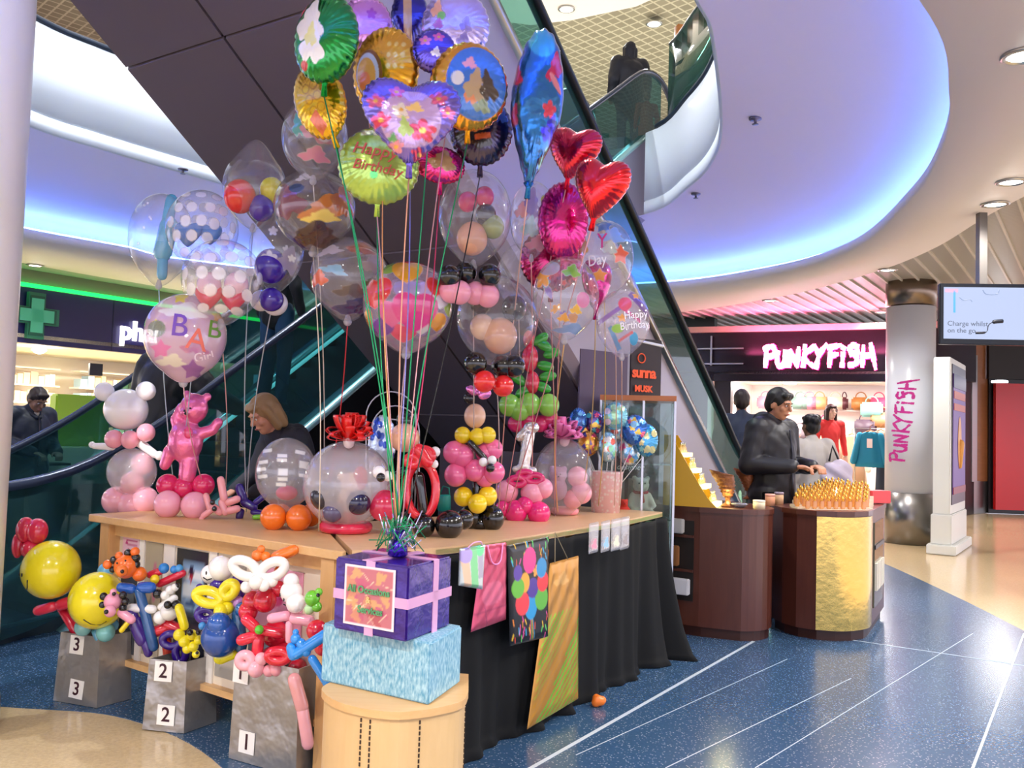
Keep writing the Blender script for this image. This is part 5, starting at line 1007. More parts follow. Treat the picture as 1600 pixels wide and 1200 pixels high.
# tall banners behind the cabinet
def banner(name, lab, x0, x1, y0, y1, D0, D1, m, lean=0):
    a, b = P(x0, y0, D0), P(x1, y0, D1); d = (b-a); d.z = 0; t = thing(name, lab, 'banner', (a.x, a.y, 0)); z1 = (a.z+b.z)/2; L = d.length; an = math.atan2(d.y, d.x); c = (a+b)/2
    bm = B(); box(bm, (c.x, c.y, (z1+.08)/2), (L, .015, z1-.08), RZ(an)); obj('panel', bm, m, t, smooth=False)
    bm = B(); box(bm, (c.x, c.y, .04), (L*.9, .3, .08), RZ(an)); obj('foot', bm, M_STEEL, t, smooth=False); return t, c, d.normalized(), z1
banner('banner_stand', 'plain dark purple banner panel between the balloons and the orange lettered banner', 906, 980, 549, 560, 6.3, 6.62, mat('dusk_purple', '#5a4a5e', .5))
t, c, d, z1 = banner('banner_stand', 'dark banner with orange lettering and white top bar behind the glass cabinet', 986, 1033, 530, 545, 6.75, 6.9, mat('banner_brown', '#33282a', .5))
nb = Vector((d.y, -d.x, 0)); mo_ = mat('banner_orange', '#e8562c', .5, emit=(.5, .06, .01, 1), es=.25)
text_on('banner_text', 'sunna', .115, face_M(P(1004, 583, 6.8)+nb*.02, d, (0, 0, 1)), mo_, t, ext=.001, bold=.004, spacing=.85)
text_on('banner_text', 'MUSK', .065, face_M(P(1003, 608, 6.8)+nb*.02, d, (0, 0, 1)), mo_, t, ext=.001, bold=.003)
bm = B(); q = P(1000, 560, 6.8)+nb*.02; tube(bm, [q+d*.035*math.cos(a)+Vector((0, 0, .035*math.sin(a))) for a in [2*math.pi*k/16 for k in range(16)]], .005, 5, closed=True); obj('emblem', bm, mo_, t)
bm = B(); ca = P(986, 530, 6.75); cb_ = P(1036, 541, 6.9); tube(bm, [ca, cb_], .012, 6); obj('top_bar', bm, M_WHITE, t)
b = PZ(975, 735, 1.0); 
text_on_t = thing('small_sign', 'small black sign with white script behind the pink bucket', 'sign', tuple(P(985, 728, 6.0)))
q = P(984, 730, 6.22); bm = B(); box(bm, q, (.2, .01, .15), RZ(-.2)); obj('board', bm, M_DARK, text_on_t, smooth=False)
text_on('script', 'designer', .055, face_M(q+Vector((0, -.012, 0)), (.98, -.2, 0), (0, 0, 1)), M_CARD, text_on_t, shear=.3, ext=.001)
# ================================================================ PEOPLE
def person(label, loc, rz=0, H=1.75, skin='#c68f70', hair='#14100f', top='#20222a', bottom='#1a1c26', shoe='#181414', hairstyle='short', head=(0, 0), jn=None, vox=.012, build=1.0, jacket=.0, name='person', hood=False, dress=None, hands=True, cat='person', lean=0, top_name='jacket'):
    t = thing(name, label, cat, loc, rz); S = H/1.75; M = WM[t.name] @ Matrix.Scale(S, 4)
    J = dict(pel=(0, .0, .96), ch=(0, -.01, 1.28), nk=(0, .0, 1.47), hd=(0, -.025, 1.615), sL=(-.19, 0, 1.41), sR=(.19, 0, 1.41), eL=(-.25, .03, 1.14), eR=(.25, .03, 1.14), wL=(-.25, -.06, .90), wR=(.25, -.06, .90), hL=(-.09, 0, .93), hR=(.09, 0, .93), kL=(-.1, -.02, .5), kR=(.1, -.02, .5), aL=(-.11, .02, .09), aR=(.11, .02, .09))
    if jn: J.update(jn)
    J = {k: Vector(v) for k, v in J.items()}; bd = build
    HR = Euler((math.radians(head[0]), 0, math.radians(head[1]))).to_matrix()
    def hp(x, y, z): return J['hd']+HR @ Vector((x, y, z))
    bm = B(); ell(bm, hp(0, .012, .03), (.074, .092, .092), HR); ell(bm, hp(0, -.012, -.035), (.061, .072, .082), HR); ell(bm, hp(0, -.05, -.085), (.032, .03, .028), HR)
    capsule(bm, hp(0, -.085, .015), hp(0, -.103, -.018), .009, .014); ell(bm, hp(0, -.082, -.058), (.024, .012, .012), HR)
    for s in (-1, 1): ell(bm, hp(s*.076, .01, -.01), (.010, .02, .033), HR); ell(bm, hp(s*.04, -.06, -.022), (.024, .02, .022), HR); capsule(bm, hp(s*.012, -.083, .03), hp(s*.05, -.072, .028), .009, .008)
    capsule(bm, J['nk']+Vector((0, .0, -.03)), hp(0, .015, -.05), .055, .052)
    ell(bm, J['ch'], (.16*bd, .10*bd, .2)); ell(bm, J['pel'], (.15*bd, .10*bd, .14)); capsule(bm, J['pel'], J['ch'], .11*bd, .12*bd)
    capsule(bm, J['sL'], J['sR'], .06, .06)
    for s in 'LR':
        capsule(bm, J['s'+s], J['e'+s], .052*bd, .04*bd); capsule(bm, J['e'+s], J['w'+s], .04*bd, .027)
        capsule(bm, J['h'+s], J['k'+s], .085*bd, .055); capsule(bm, J['k'+s], J['a'+s], .052, .036); capsule(bm, J['a'+s]+Vector((0, .02, -.04)), J['a'+s]+Vector((0, -.15, -.055)), .036, .028)
        d = (J['w'+s]-J['e'+s]).normalized(); side = Vector((-1 if s == 'L' else 1, 0, 0)); side = (side-d*side.dot(d)).normalized(); pn = d.cross(side).normalized()
        if pn.z > 0: pn = -pn
        pc = J['w'+s]+d*.045; q = Matrix((side, pn, d)).transposed(); ell(bm, pc, (.040, .017, .05), q)
        if hands:
            for i, (f0, ln) in enumerate([(-.028, .058), (-.010, .068), (.009, .070), (.028, .062)]):
                b0 = pc+d*.035-side*f0; b1 = b0+d*ln*.5+pn*.012; b2 = b1+d*ln*.25+pn*.035; capsule(bm, b0, b1, .0105, .010, n=8); capsule(bm, b1, b2, .010, .0085, n=8)
            b0 = pc-d*.02-side*.034; b1 = b0+d*.035-side*.022+pn*.012; capsule(bm, b0, b1, .013, .011, n=8); capsule(bm, b1, b1+d*.028+pn*.014, .011, .009, n=8)
    remeshed('body', bm, vox*.62, mat('skin'+skin, skin, .55), t, 3, M)
    # face
    bm = B()
    for s in (-1, 1): ell(bm, hp(s*.031, -.079, .008), (.0125, .006, .0065), HR, 10)
    ey_ = obj('eyes', bm, mat('eye_white', '#e9e4dc', .3), t, M=M); bm = B()
    for s in (-1, 1): ell(bm, hp(s*.031, -.0835, .008), (.006, .004, .006), HR, 10); capsule(bm, hp(s*.016, -.090, .032), hp(s*.05, -.080, .030), .0042, .003, n=6)
    obj('irises_and_brows', bm, mat('hair'+hair, hair, .5), ey_, M=M); bm = B(); ell(bm, hp(0, -.093, -.056), (.022, .006, .0065), HR, 10); obj('lips', bm, mat('lip', '#9a5048', .5), t, M=M)
    # hair
    bm = B()
    ell(bm, hp(0, .02, .042), (.083, .098, .092), HR); ell(bm, hp(0, .05, .0), (.078, .07, .09), HR)
    capsule(bm, hp(-.045, -.052, .082), hp(.045, -.052, .082), .024, .024)
    if hairstyle == 'short':
        for s in (-1, 1): capsule(bm, hp(s*.072, .0, .05), hp(s*.074, .02, .0), .016, .012)
    if hairstyle in ('bob', 'long'):
        zz = -.09 if hairstyle == 'bob' else -.26
        for s in (-1, 1): capsule(bm, hp(s*.075, -.01, .04), hp(s*.078, .01, zz), .03, .026); capsule(bm, hp(s*.06, .05, .0), hp(s*.06, .06, zz), .045, .036)
        capsule(bm, hp(0, .075, .0), hp(0, .085, zz), .05, .04); capsule(bm, hp(-.04, -.070, .075), hp(.04, -.070, .075), .015, .015)
    if hairstyle == 'bun': ell(bm, hp(0, .09, .06), .055); ell(bm, hp(.05, .04, .08), .05); ell(bm, hp(-.05, .04, .08), .05)
    sd = random.Random(len(label)); ph = sd.uniform(0, 6)
    remeshed('hair', bm, vox*.7, mat('hair'+hair, hair, .45), t, 2, M, disp=lambda c: .0025*np.sin(c[:, 0]*160+ph)*np.cos(c[:, 2]*30))
    # clothes
    tk = jacket; fold = lambda c: .004*np.sin(c[:, 2]*24+c[:, 0]*31+ph)*np.sin(c[:, 0]*33+c[:, 1]*27+1)+.0015*np.sin(c[:, 2]*50+c[:, 0]*70+c[:, 1]*40)
    bm = B(); ell(bm, J['ch']+Vector((0, 0, .0)), ((.185+tk)*bd, (.125+tk)*bd, .21)); capsule(bm, J['pel']+Vector((0, 0, -.06-(.1 if tk > .02 else 0))), J['ch'], (.165+tk)*bd*.92, (.15+tk)*bd*.95)
    ell(bm, J['pel']+Vector((0, 0, -.05)), ((.185+tk)*bd, (.13+tk)*bd, .14+tk)); capsule(bm, J['sL'], J['sR'], .075+tk*.6, .075+tk*.6); capsule(bm, J['nk']+Vector((0, .01, -.06)), J['nk']+Vector((0, .01, .0)), .085, .07+tk*.4)
    for s in 'LR':
        capsule(bm, J['s'+s], J['e'+s], (.07+tk*.7)*bd, (.058+tk*.6)*bd); capsule(bm, J['e'+s], J['e'+s].lerp(J['w'+s], .93), (.058+tk*.6)*bd, .043+tk*.5)
    if hood: capsule(bm, J['nk']+Vector((-.09, .04, -.01)), J['nk']+Vector((.09, .04, -.01)), .07, .07); capsule(bm, J['nk']+Vector((0, .09, -.01)), J['nk']+Vector((0, .11, -.12)), .09, .05)
    if dress:
        for k in range(6): f = k/5; ell(bm, J['pel'].lerp(Vector((J['pel'].x, J['pel'].y, dress)), f), ((.18+.03*f)*bd, (.13+.03*f)*bd, .1))
    tg_ = remeshed(top_name if not dress else 'dress', bm, vox, mat('cl'+top, top, .75 if tk < .02 else .5), t, 4, M, disp=fold)
    if tk > .02:
        bm = B(); yy = -(.125+tk)*bd-.004
        capsule(bm, J['ch']+Vector((0, yy+.012, .12)), J['ch']+Vector((0, yy-.012, -.05)), .007, n=6); capsule(bm, J['ch']+Vector((0, yy-.012, -.05)), J['pel']+Vector((0, yy-.03, -.05)), .007, n=6)
        obj('zip', bm, mat('zip_grey', '#3a3a42', .3, .6), tg_, M=M)
        bm = B(); 
        for s in (-1, 1): capsule(bm, J['nk']+Vector((s*.075, -.0, .01)), J['nk']+Vector((s*.02, -.10, -.07)), .022, .018)
        obj('collar', bm, mat('cl'+top, top, .5), tg_, M=M)
        bm = B(); ell(bm, J['nk']+Vector((0, -.055, -.055)), (.04, .03, .06)); obj('shirt_front', bm, mat('shirt_pale', '#c8b8a8', .7), t, M=M)
    bm = B(); ell(bm, J['pel']+Vector((0, 0, -.03)), (.172*bd, .122*bd, .13))
    for s in 'LR': capsule(bm, J['h'+s], J['k'+s], .1*bd, .07); capsule(bm, J['k'+s], J['a'+s]+Vector((0, 0, .02)), .07, .058)
    remeshed('trousers', bm, vox, mat('cl'+bottom, bottom, .8), t, 4, M, disp=fold)
    bm = B()
    for s in 'LR': capsule(bm, J['a'+s]+Vector((0, .03, -.04)), J['a'+s]+Vector((0, -.15, -.052)), .048, .036)
    obj('shoes', bm, mat('shoe'+shoe, shoe, .4), t, M=M)
    return t
def at_xy(px, py, D): p = P(px, py, D); return (p.x, p.y)
x, y = at_xy(1207, 680, 7.3)
person('young man in a black hooded jacket looking down at his hands behind the perfume counter', (x, y, 0), math.radians(38), 1.83, skin='#b07a5c', hair='#15110f', top='#1b191f', jacket=.03, head=(16, 6), vox=.011, hood=True, jn=dict(hd=(0, -.06, 1.60), eL=(-.27, .02, 1.13), eR=(.27, .02, 1.13), wL=(-.11, -.28, 1.13), wR=(.13, -.28, 1.13)))
x, y = at_xy(1158, 680, 9.95)
person('man in a plain navy jumper with his back turned behind the black jacket man', (x, y, .1), math.radians(170), 1.84, skin='#b88468', hair='#2a1c18', top='#252c40', vox=.014, build=1.12, hands=False, top_name='jumper')
x, y = at_xy(1268, 700, 9.0)
person('woman in a light grey sweater with dark bun hair seen from behind near the shop', (x, y, 0), math.radians(198), 1.66, skin='#6a4634', hair='#100c0c', top='#a39c96', bottom='#1c1a20', hairstyle='bun', vox=.014, build=1.28, hands=False, jn=dict(eL=(-.32, -.02, 1.16), wL=(-.2, -.24, 1.05)), top_name='sweater')
t = thing('shoulder_bag', 'pale carrier bag held at the right side of the grey sweater woman', 'bag', tuple(P(1308, 740, 8.9))); q = P(1308, 745, 8.85); bm = B(); ell(bm, q, (.16, .1, .17)); o = remeshed('bag_body', bm, .02, mat('pale_bag', '#b5a8b8', .4), t, disp=lambda c: .012*np.sin(c[:, 2]*40+c[:, 0]*30)); bm = B(); tube(bm, [q+Vector((-.08, 0, .15)), q+Vector((-.05, 0, .3)), q+Vector((.02, 0, .15))], .012, 6); obj('strap', bm, M_DARK, t)
# mannequin
q = sp_(s_at(1298, .3), .3); 
bm = B(); lathe(bm, [(.32, 0), (.32, .2), (.3, .22)], (q.x, q.y, 0), 28); o = obj('display_plinth', bm, mat('boutique_shelf', '#e8dcd8', .5)); setp(o, 'low round plinth under the red dress mannequin', 'display stand')
person('shop mannequin in a long sleeved red dress with long dark hair', (q.x, q.y, .22), math.radians(12), 1.80, skin='#d8b09a', hair='#2a1410', top='#cc3434', bottom='#d8b09a', hairstyle='long', vox=.014, name='mannequin', dress=.58, cat='mannequin', build=.92, jn=dict(eL=(-.25, .02, 1.14), wL=(-.26, -.02, .9), eR=(.25, .02, 1.14), wR=(.27, -.02, .9)))
# blonde woman behind the stall
x, y = at_xy(478, 640, 5.75)
person('blonde woman in dark clothing bending down behind the red bowed balloon globe', (x, y, 0), math.radians(-48), 1.72, skin='#cf9478', hair='#96764f', top='#2a2a33', hairstyle='bob', vox=.011, head=(32, 0), hands=False, jn=dict(ch=(0, -.08, 1.22), nk=(0, -.2, 1.38), hd=(0, -.29, 1.475), sL=(-.18, -.15, 1.33), sR=(.18, -.15, 1.33), eL=(-.22, -.24, 1.07), eR=(.22, -.24, 1.07), wL=(-.12, -.42, .99), wR=(.12, -.42, .99)), top_name='jumper')
# hooded shopper at the far left
x, y = at_xy(46, 650, 8.9)
person('shopper in a dark navy coat and brown woolly hat looking down at the far left', (x, y, 0), math.radians(60), 1.74, skin='#8a6450', hair='#2a1e1c', top='#1a2030', bottom='#15161c', hairstyle='short', vox=.014, jacket=.035, head=(32, 0), jn=dict(hd=(0, -.12, 1.56), nk=(0, -.05, 1.46), wL=(-.12, -.3, 1.05), wR=(.12, -.3, 1.05)), dress=None)
# riders on the teal escalator
def rider(px, D, zf, **k):
    x, y = at_xy(px, 650, D); return person(loc=(x, y, zf), **k)
x, y = at_xy(262, 600, 7.05)
person('man in a black leather jacket riding the teal escalator with his hand on the rail', (x, y, .33), math.radians(150), 1.85, skin='#b08066', hair='#1a1412', top='#14151b', bottom='#101218', vox=.013, jacket=.05, build=1.12, head=(10, 0), jn=dict(wL=(-.36, -.36, 1.12), eL=(-.34, -.1, 1.2)))
x, y = at_xy(428, 600, 8.15)
person('rider in blue jeans and dark top further up the teal escalator', (x, y, 1.50), math.radians(150), 1.72, skin='#b08066', hair='#2a1c18', top='#15171d', bottom='#1f4360', vox=.014, hands=False, top_name='sweater')
x, y = at_xy(1000, 150, 13.1)
x, y = at_xy(983, 150, 12.9)
person('long haired woman in a black quilted jacket arriving at the upper escalator landing', (x, y, 5.38), math.radians(196), 1.78, skin='#b08066', hair='#15161f', top='#14161f', bottom='#4a4c52', hairstyle='long', vox=.015, jacket=.05, build=1.05, hands=False, shoe='#8a9490')
x, y = at_xy(1010, 190, 12.6)
person('child in an orange red tracksuit beside the woman at the upper landing', (x, y, 5.2), math.radians(190), 1.1, skin='#c09070', hair='#2a1c18', top='#c0452c', bottom='#c0452c', vox=.02, hands=False, top_name='sweater')
# ================================================================ BALLOONS
mt_alpha[0] = .85
def seedof(*a): return int(abs(sum((i+1)*v*37 for i, v in enumerate(a)))) & 1023
def rotM(c, yaw=0, tilt=0): return Matrix.Translation(c) @ Matrix.Rotation(math.radians(tilt), 4, 'Y') @ Matrix.Rotation(math.radians(yaw), 4, 'Z')
def bubble(label, px, py, rx, rz_, D, motifs=(), back=(), tint=(.95, .93, 1, .06), tip=0, yaw=0, tilt=0, name='bubble_balloon', grp=None, tie=None, rib='#c9c4cc', text=(), knot=True, cat='balloon'):
    """clear round balloon; front prints face the hall, tie = where its ribbon ends"""
    k = D/FPX; c = P(px, py, D); RX, RZ_ = rx*k, rz_*k; t = thing(name, label, cat, tuple(c), group=grp); nu, nv = 190, 124; vs = []; fs = []; M4 = rotM(Vector((0, 0, 0)), yaw, tilt)
    base_yaw = math.atan2(c.x, c.y); M4 = Matrix.Translation(c) @ Matrix.Rotation(-base_yaw*.8, 4, 'Z') @ Matrix.Rotation(math.radians(tilt), 4, 'Y') @ Matrix.Rotation(math.radians(yaw), 4, 'Z')
    loc = []
    for j in range(nv+1):
        th = math.pi*j/nv; 
        for i in range(nu):
            ph = 2*math.pi*i/nu; x, y, z = math.sin(th)*math.cos(ph), math.sin(th)*math.sin(ph), math.cos(th)
            rr = 1.0
            zz = z*(1.03 if z < 0 else 1)
            if z < -.86: rr *= 1-(-.86-z)*.9; zz -= (-.86-z)*.9
            if tip and z > .6: zz += tip*(z-.6)**2*2.6; rr *= 1-(z-.6)*.35
            loc.append((x*rr, y*rr, zz))
    L = np.array(loc); 
    for j in range(nv):
        for i in range(nu): fs.append((j*nu+i, j*nu+(i+1) % nu, (j+1)*nu+(i+1) % nu, (j+1)*nu+i))
    V = [M4 @ Vector((a*RX, b*RX, d*RZ_)) for a, b, d in loc]; cols = np.tile(np.array(tint, float), (len(L), 1)); fr = L[:, 1] < 0
    if motifs: cf = paint(L[:, 0], L[:, 2], motifs, tint); cols[fr] = cf[fr]
    if back: cb = paint(L[:, 0], L[:, 2], back, tint); cols[~fr] = cb[~fr]
    fo_ = pyobj('film', V, fs, FILM, t, True, cols)
    for (s, x0, z0, size, c_, rot) in text:
        bm = text_mesh(s, size, .0006, bold=.002); bmesh.ops.triangulate(bm, faces=bm.faces); bmesh.ops.subdivide_edges(bm, edges=bm.edges[:], cuts=2, use_grid_fill=True)
        R2 = Matrix.Rotation(math.radians(rot), 4, 'Z')
        for v in bm.verts:
            q = R2 @ v.co; a, b = x0+q.x, z0+q.y; r2 = min(.97, a*a+b*b); v.co = M4 @ Vector((a*RX, -math.sqrt(1-r2)*RX*1.005-.002-v.co.z, b*RZ_))
        obj('lettering', bm, mat('ink'+c_, c_, .5), fo_, smooth=False)
    bot = M4 @ Vector((0, 0, -1.16*RZ_))
    if knot: bm = B(); capsule(bm, M4 @ Vector((0, 0, -1.04*RZ_)), bot, RX*.07, RX*.11, n=10); obj('neck', bm, FILM if False else mat('film_neck', '#c9c6d0', .3, alpha=.55), t)
    if tie is not None: ribbon(t, bot, tie, rib, seed=seedof(px, py))
    return t, M4, RX, RZ_
def outline(kind, n=120):
    o = []
    for k in range(n):
        a = 2*math.pi*k/n
        if kind == 'round': o.append((math.sin(a), math.cos(a)))
        elif kind == 'heart': o.append((.62*math.sin(a)**3+.40*math.sin(a), (13*math.cos(a)-3.6*math.cos(2*a)-1.2*math.cos(3*a)-.3*math.cos(4*a)+2.5)/14.2))
        elif kind == 'drop': x = math.sin(a); z = math.cos(a); o.append((x*(1 if z > 0 else (1-.62*(-z)**1.2)), z))
        elif kind == 'star': r = .72+.28*math.cos(5*a); o.append((r*math.sin(a), r*math.cos(a)))
        elif kind == 'flower': r = .85+.15*math.cos(6*a); o.append((r*math.sin(a), r*math.cos(a)))
    return o
def foil(label, px, py, rx, rz_, D, kind='round', base='#c0c0c0', bm_=.9, motifs=(), back=None, T=.42, yaw=0, tilt=0, roll=0, tie=None, rib='#1c9a60', neck=True, name='foil_balloon', grp=None, text=(), cat='balloon', puck=30, stick=False):
    k = D/FPX; c = P(px, py, D); RX, RZ_ = rx*k, rz_*k; t = thing(name, label, cat, tuple(c), group=grp)
    by = math.atan2(c.x, c.y); M4 = Matrix.Translation(c) @ Matrix.Rotation(-by*.8+math.radians(yaw), 4, 'Z') @ Matrix.Rotation(math.radians(roll), 4, 'Y') @ Matrix.Rotation(math.radians(tilt), 4, 'X')
    n = 200; O = outline(kind, n); NR_ = 44; TT = T*min(RX, RZ_) if kind != 'drop' else T*RX; loc = []; us = []; sidef = []
    for side in (-1, 1):
        for j in range(NR_+1):
            rho = j/NR_; rho = math.sin(rho*math.pi/2)
            for i in range(n):
                a = 2*math.pi*i/n; w_ = 1+.014*math.cos(puck*a)*rho**6; ox, oz = O[i]; cz0 = .0
                x, z = ox*rho*w_, oz*rho*w_; th = math.sqrt(max(0, 1-rho**2.4)); wr = .016*math.cos(puck*a)*rho**4*(1-rho)*6
                loc.append((x*RX, side*TT*(th*(1+wr)), z*RZ_)); us.append((x, z)); sidef.append(side)
    us = np.array(us); base_c = list(C(base)); base_c[3] = bm_; cols = paint(us[:, 0], us[:, 1], motifs, base_c)
    sd = np.array(sidef); 
    if back is not None: cb = paint(us[:, 0], us[:, 1], back[1], list(C(back[0])[:3])+[bm_]); cols[sd > 0] = cb[sd > 0]
    fs = []; N = (NR_+1)*n
    for s in range(2):
        for j in range(NR_):
            for i in range(n):
                a, b, c2_, d = s*N+j*n+i, s*N+j*n+(i+1) % n, s*N+(j+1)*n+(i+1) % n, s*N+(j+1)*n+i; fs.append((a, b, c2_, d) if s == 0 else (a, d, c2_, b))
    fo_ = pyobj('foil_skin', [M4 @ Vector(v) for v in loc], fs, FOIL, t, True, cols)
    zb = min(z for x, z in O)
    for (s, x0, z0, size, c_, rot) in text:
        bm = text_mesh(s, size, .0005, bold=.0015, shear=.2); bmesh.ops.triangulate(bm, faces=bm.faces); bmesh.ops.subdivide_edges(bm, edges=bm.edges[:], cuts=2, use_grid_fill=True); R2 = Matrix.Rotation(math.radians(rot), 4, 'Z')
        for v in bm.verts:
            q = R2 @ v.co; a, b = x0+q.x, z0+q.y; r = min(.99, math.hypot(a, b)); v.co = M4 @ Vector((a*RX, -TT*math.sqrt(1-r**2.4)*1.02-.004-v.co.z, b*RZ_))
        obj('lettering', bm, mat('ink'+c_, c_, .5), fo_, smooth=False)
    bot = M4 @ Vector((0, 0, (zb-.02)*RZ_))
    if neck:
        b2 = M4 @ Vector((0, 0, (zb-.02)*RZ_-.045)); bm = B(); tube(bm, [bot+Vector((0, 0, .02)), bot, b2], [.022, .010, .013], 8); obj('neck', bm, FOIL2(base), t); bot = b2
    if tie is not None: ribbon(t, bot, tie, rib, seed=seedof(px, py))
    if stick: bm = B(); tube(bm, [bot+Vector((0, 0, .03)), Vector(stick)], .0025, 6); obj('stick', bm, mat('stick_white', '#e6e0dc', .4), t)
    return t, M4
def FOIL2(h): return mat('foil'+h, h, .25, .8, bump=.3, bscale=25)
W0 = P(622, 846, 3.22)       # foil weight on top of the purple gift box
def tieW(i): a = i*2.4; return W0+Vector((.012*math.cos(a), .012*math.sin(a), .02))
# --- weight with tinsel
t = thing('balloon_weight', 'small purple foil balloon weight with tinsel on the purple gift box', 'balloon weight', (W0.x, W0.y, .937)); bx_ = Vector((W0.x, W0.y+.03, 0))
bm = B(); lathe(bm, [(.028, .938), (.036, .945), (.034, .975), (.02, .995), (.014, 1.0), (.03, 1.035), (.012, 1.03)], (W0.x, W0.y, 0), 12); obj('foil_weight', bm, FOIL2('#3a1f9a'), t)
bm = B(); q = random.Random(3)
for k in range(26):
    a = q.uniform(0, 6.28); pts = [Vector((W0.x, W0.y, 1.0))]; r = q.uniform(.03, .09); zz = q.uniform(-.02, .09)
    for s in (.4, .7, 1): pts.append(Vector((W0.x+r*s*math.cos(a+s*.6), W0.y+r*s*math.sin(a+s*.6), 1.0+zz*s+.02*math.sin(s*7))))
    tube(bm, pts, .003, 4)
obj('tinsel', bm, mat('tinsel', '#c8c0e0', .2, .8), t)
bm = B()
for k in range(20):
    a = q.uniform(0, 6.28); r = q.uniform(.05, .13); b0 = Vector((W0.x, W0.y, 1.02)); pts = [b0+Vector((r*s*math.cos(a+s*2.5), r*s*math.sin(a+s*2.5), .06*math.sin(s*5+k)+.0)) for s in (0, .3, .6, 1)]; tube(bm, pts, .0022, 4)
obj('curled_ribbon_ends', bm, mat('ribbon_#1c9a60', '#1c9a60', .3, .45), t)
# --- top cluster of foils
G = '#1c9a60'; fl = lambda x, y, s, c: [('f', x, y, s, s*.8, c), ('c', x, y, s*.25, s*.2, '#f0c060')]
foil('green foil balloon with a white and cream picture, top left of the cluster', 510, 62, 56, 72, 3.35, base='#0c8a34', yaw=-28, T=.5, tie=tieW(0), rib=G, motifs=[('b', -.28, .25, .5, .55, '#f1ead6', 0, .1), ('b', -.2, -.25, .45, .5, '#f3f0e4', 0, .1), ('b', -.22, -.05, .22, .3, '#e8e48a', 0, .1), ('c', -.62, .72, .12, .3, '#e8304a', -20, .2), ('c', -.75, .66, .1, .28, '#7a92d8', -10, .2), ('c', -.5, -.65, .14, .1, '#c83a3a', 0, .2)])
foil('pink glitter foil balloon peeping out behind the green one', 572, 42, 42, 50, 3.75, base='#d890d0', tie=tieW(1), rib='#d8a0a0', motifs=[('f', .2, .3, .2, .2, '#b85ac0'), ('f', -.3, 0, .2, .2, '#f0b0e0')])
foil('gold foil balloon with an oval rainbow picture behind the purple heart', 603, 112, 55, 72, 3.6, base='#e8a818', yaw=-18, tie=tieW(2), rib='#d89a60', motifs=[('c', -.38, -.15, .42, .55, '#8a5a30', 10, .3), ('c', -.42, -.15, .36, .48, '#c0d0e0', 10, .1), ('c', -.46, -.18, .3, .4, '#e0b050', 10, .2), ('c', -.5, -.3, .18, .2, '#e88a50', 0, .1)]+[('c', .2+.2*(i % 3), .5-.25*(i//3), .06, .06, '#f4cf60') for i in range(9)])
foil('yellow honeycomb foil balloon tilted below the green one', 500, 158, 44, 66, 3.5, base='#e0b018', yaw=-30, roll=-24, tie=tieW(3), rib=G, motifs=[('o', .3+.34*(i % 3)-.5, .6-.3*(i//3), .17, .13, '#c08a10') for i in range(15)]+[('r', -.2, -.6, .2, .25, '#d86a40', 20, .3)])
foil('dark violet pointed foil balloon rising behind the lilac balloon', 640, 28, 30, 52, 3.9, kind='drop', base='#33308a', T=.6, tie=tieW(4), rib='#8a8ad0', motifs=[('r', -.1, .0, .22, 1, '#c8a070', 5, .4)])
foil('pale lilac foil balloon with small printed pictures, top right of the cluster', 712, 42, 54, 60, 3.7, base='#c9b8e8', bm_=.75, tie=tieW(5), rib='#d8a0a0', motifs=[('b', -.55, .3, .2, .3, '#e0a080', 0, .1), ('c', -.42, .12, .12, .12, '#7ac06a', 0, .1), ('b', -.5, -.1, .16, .16, '#b060b0', 0, .1), ('b', .3, -.1, .18, .22, '#9a88c8', 0, .3), ('b', .25, -.5, .22, .2, '#8a78c0', 0, .3)])
foil('small violet foil balloon with pink flowers between the gold and lilac balloons', 678, 80, 35, 36, 3.55, base='#5a48b8', tie=tieW(6), rib=G, motifs=fl(-.4, .3, .3, '#f08ac0')+fl(.2, .5, .28, '#e86aa8')+[('b', .1, -.2, .25, .25, '#e8e4f4', 0, .4)])
foil('gold rimmed foil balloon with a blue and brown scene right of the purple heart', 733, 136, 62, 72, 3.5, base='#e8a01c', yaw=8, tie=tieW(7), rib=G, motifs=[('b', .45, -.1, .25, .4, '#4a3a2c', 20, .1), ('b', .1, -.1, .3, .4, '#c0a070', 0, .1), ('b', .0, -.3, .18, .25, '#e88a50', 0, .1), ('b', -.05, .4, .2, .15, '#f0a0a0', 0, .1), ('c', -.35, .05, .16, .16, '#e8e4d8', 0, .1), ('b', .3, -.5, .25, .2, '#8a9a70', 0, .1), ('c', .15, .0, .78, .82, '#3a78c8', 0, .2)][::-1])
foil('dark brown and violet foil balloon behind the gold rimmed one', 752, 205, 50, 56, 3.75, base='#3a3050', tie=tieW(8), rib='#222', motifs=[('b', -.2, -.2, .6, .5, '#2c2420', 0, .3), ('b', .6, .4, .25, .3, '#4868b8', 0, .4), ('r', .05, -.25, .25, .08, '#d8602c', 10, .1), ('b', .1, .05, .18, .12, '#c08a80', 0, .1)])
foil('lime green foil balloon with pink Happy Birthday writing', 592, 260, 64, 62, 3.55, base='#b4d860', bm_=.55, T=.5, tie=tieW(9), rib=G, text=[('Happy', -.1, .25, .42, '#d05a50', -8), ('Birthday', -.02, -.18, .36, '#d05a50', -8)], motifs=[('c', -.1, -.35, .1, .1, '#5fd070'), ('r', -.1, .75, .35, .08, '#eef4c8')])
foil('magenta rimmed foil balloon edge showing behind the purple heart', 688, 258, 42, 30, 3.7, base='#d8247a', yaw=20, tie=tieW(10), rib='#c83a60', motifs=[('b', 0, .1, .6, .6, '#b08a60', 0, .3)])
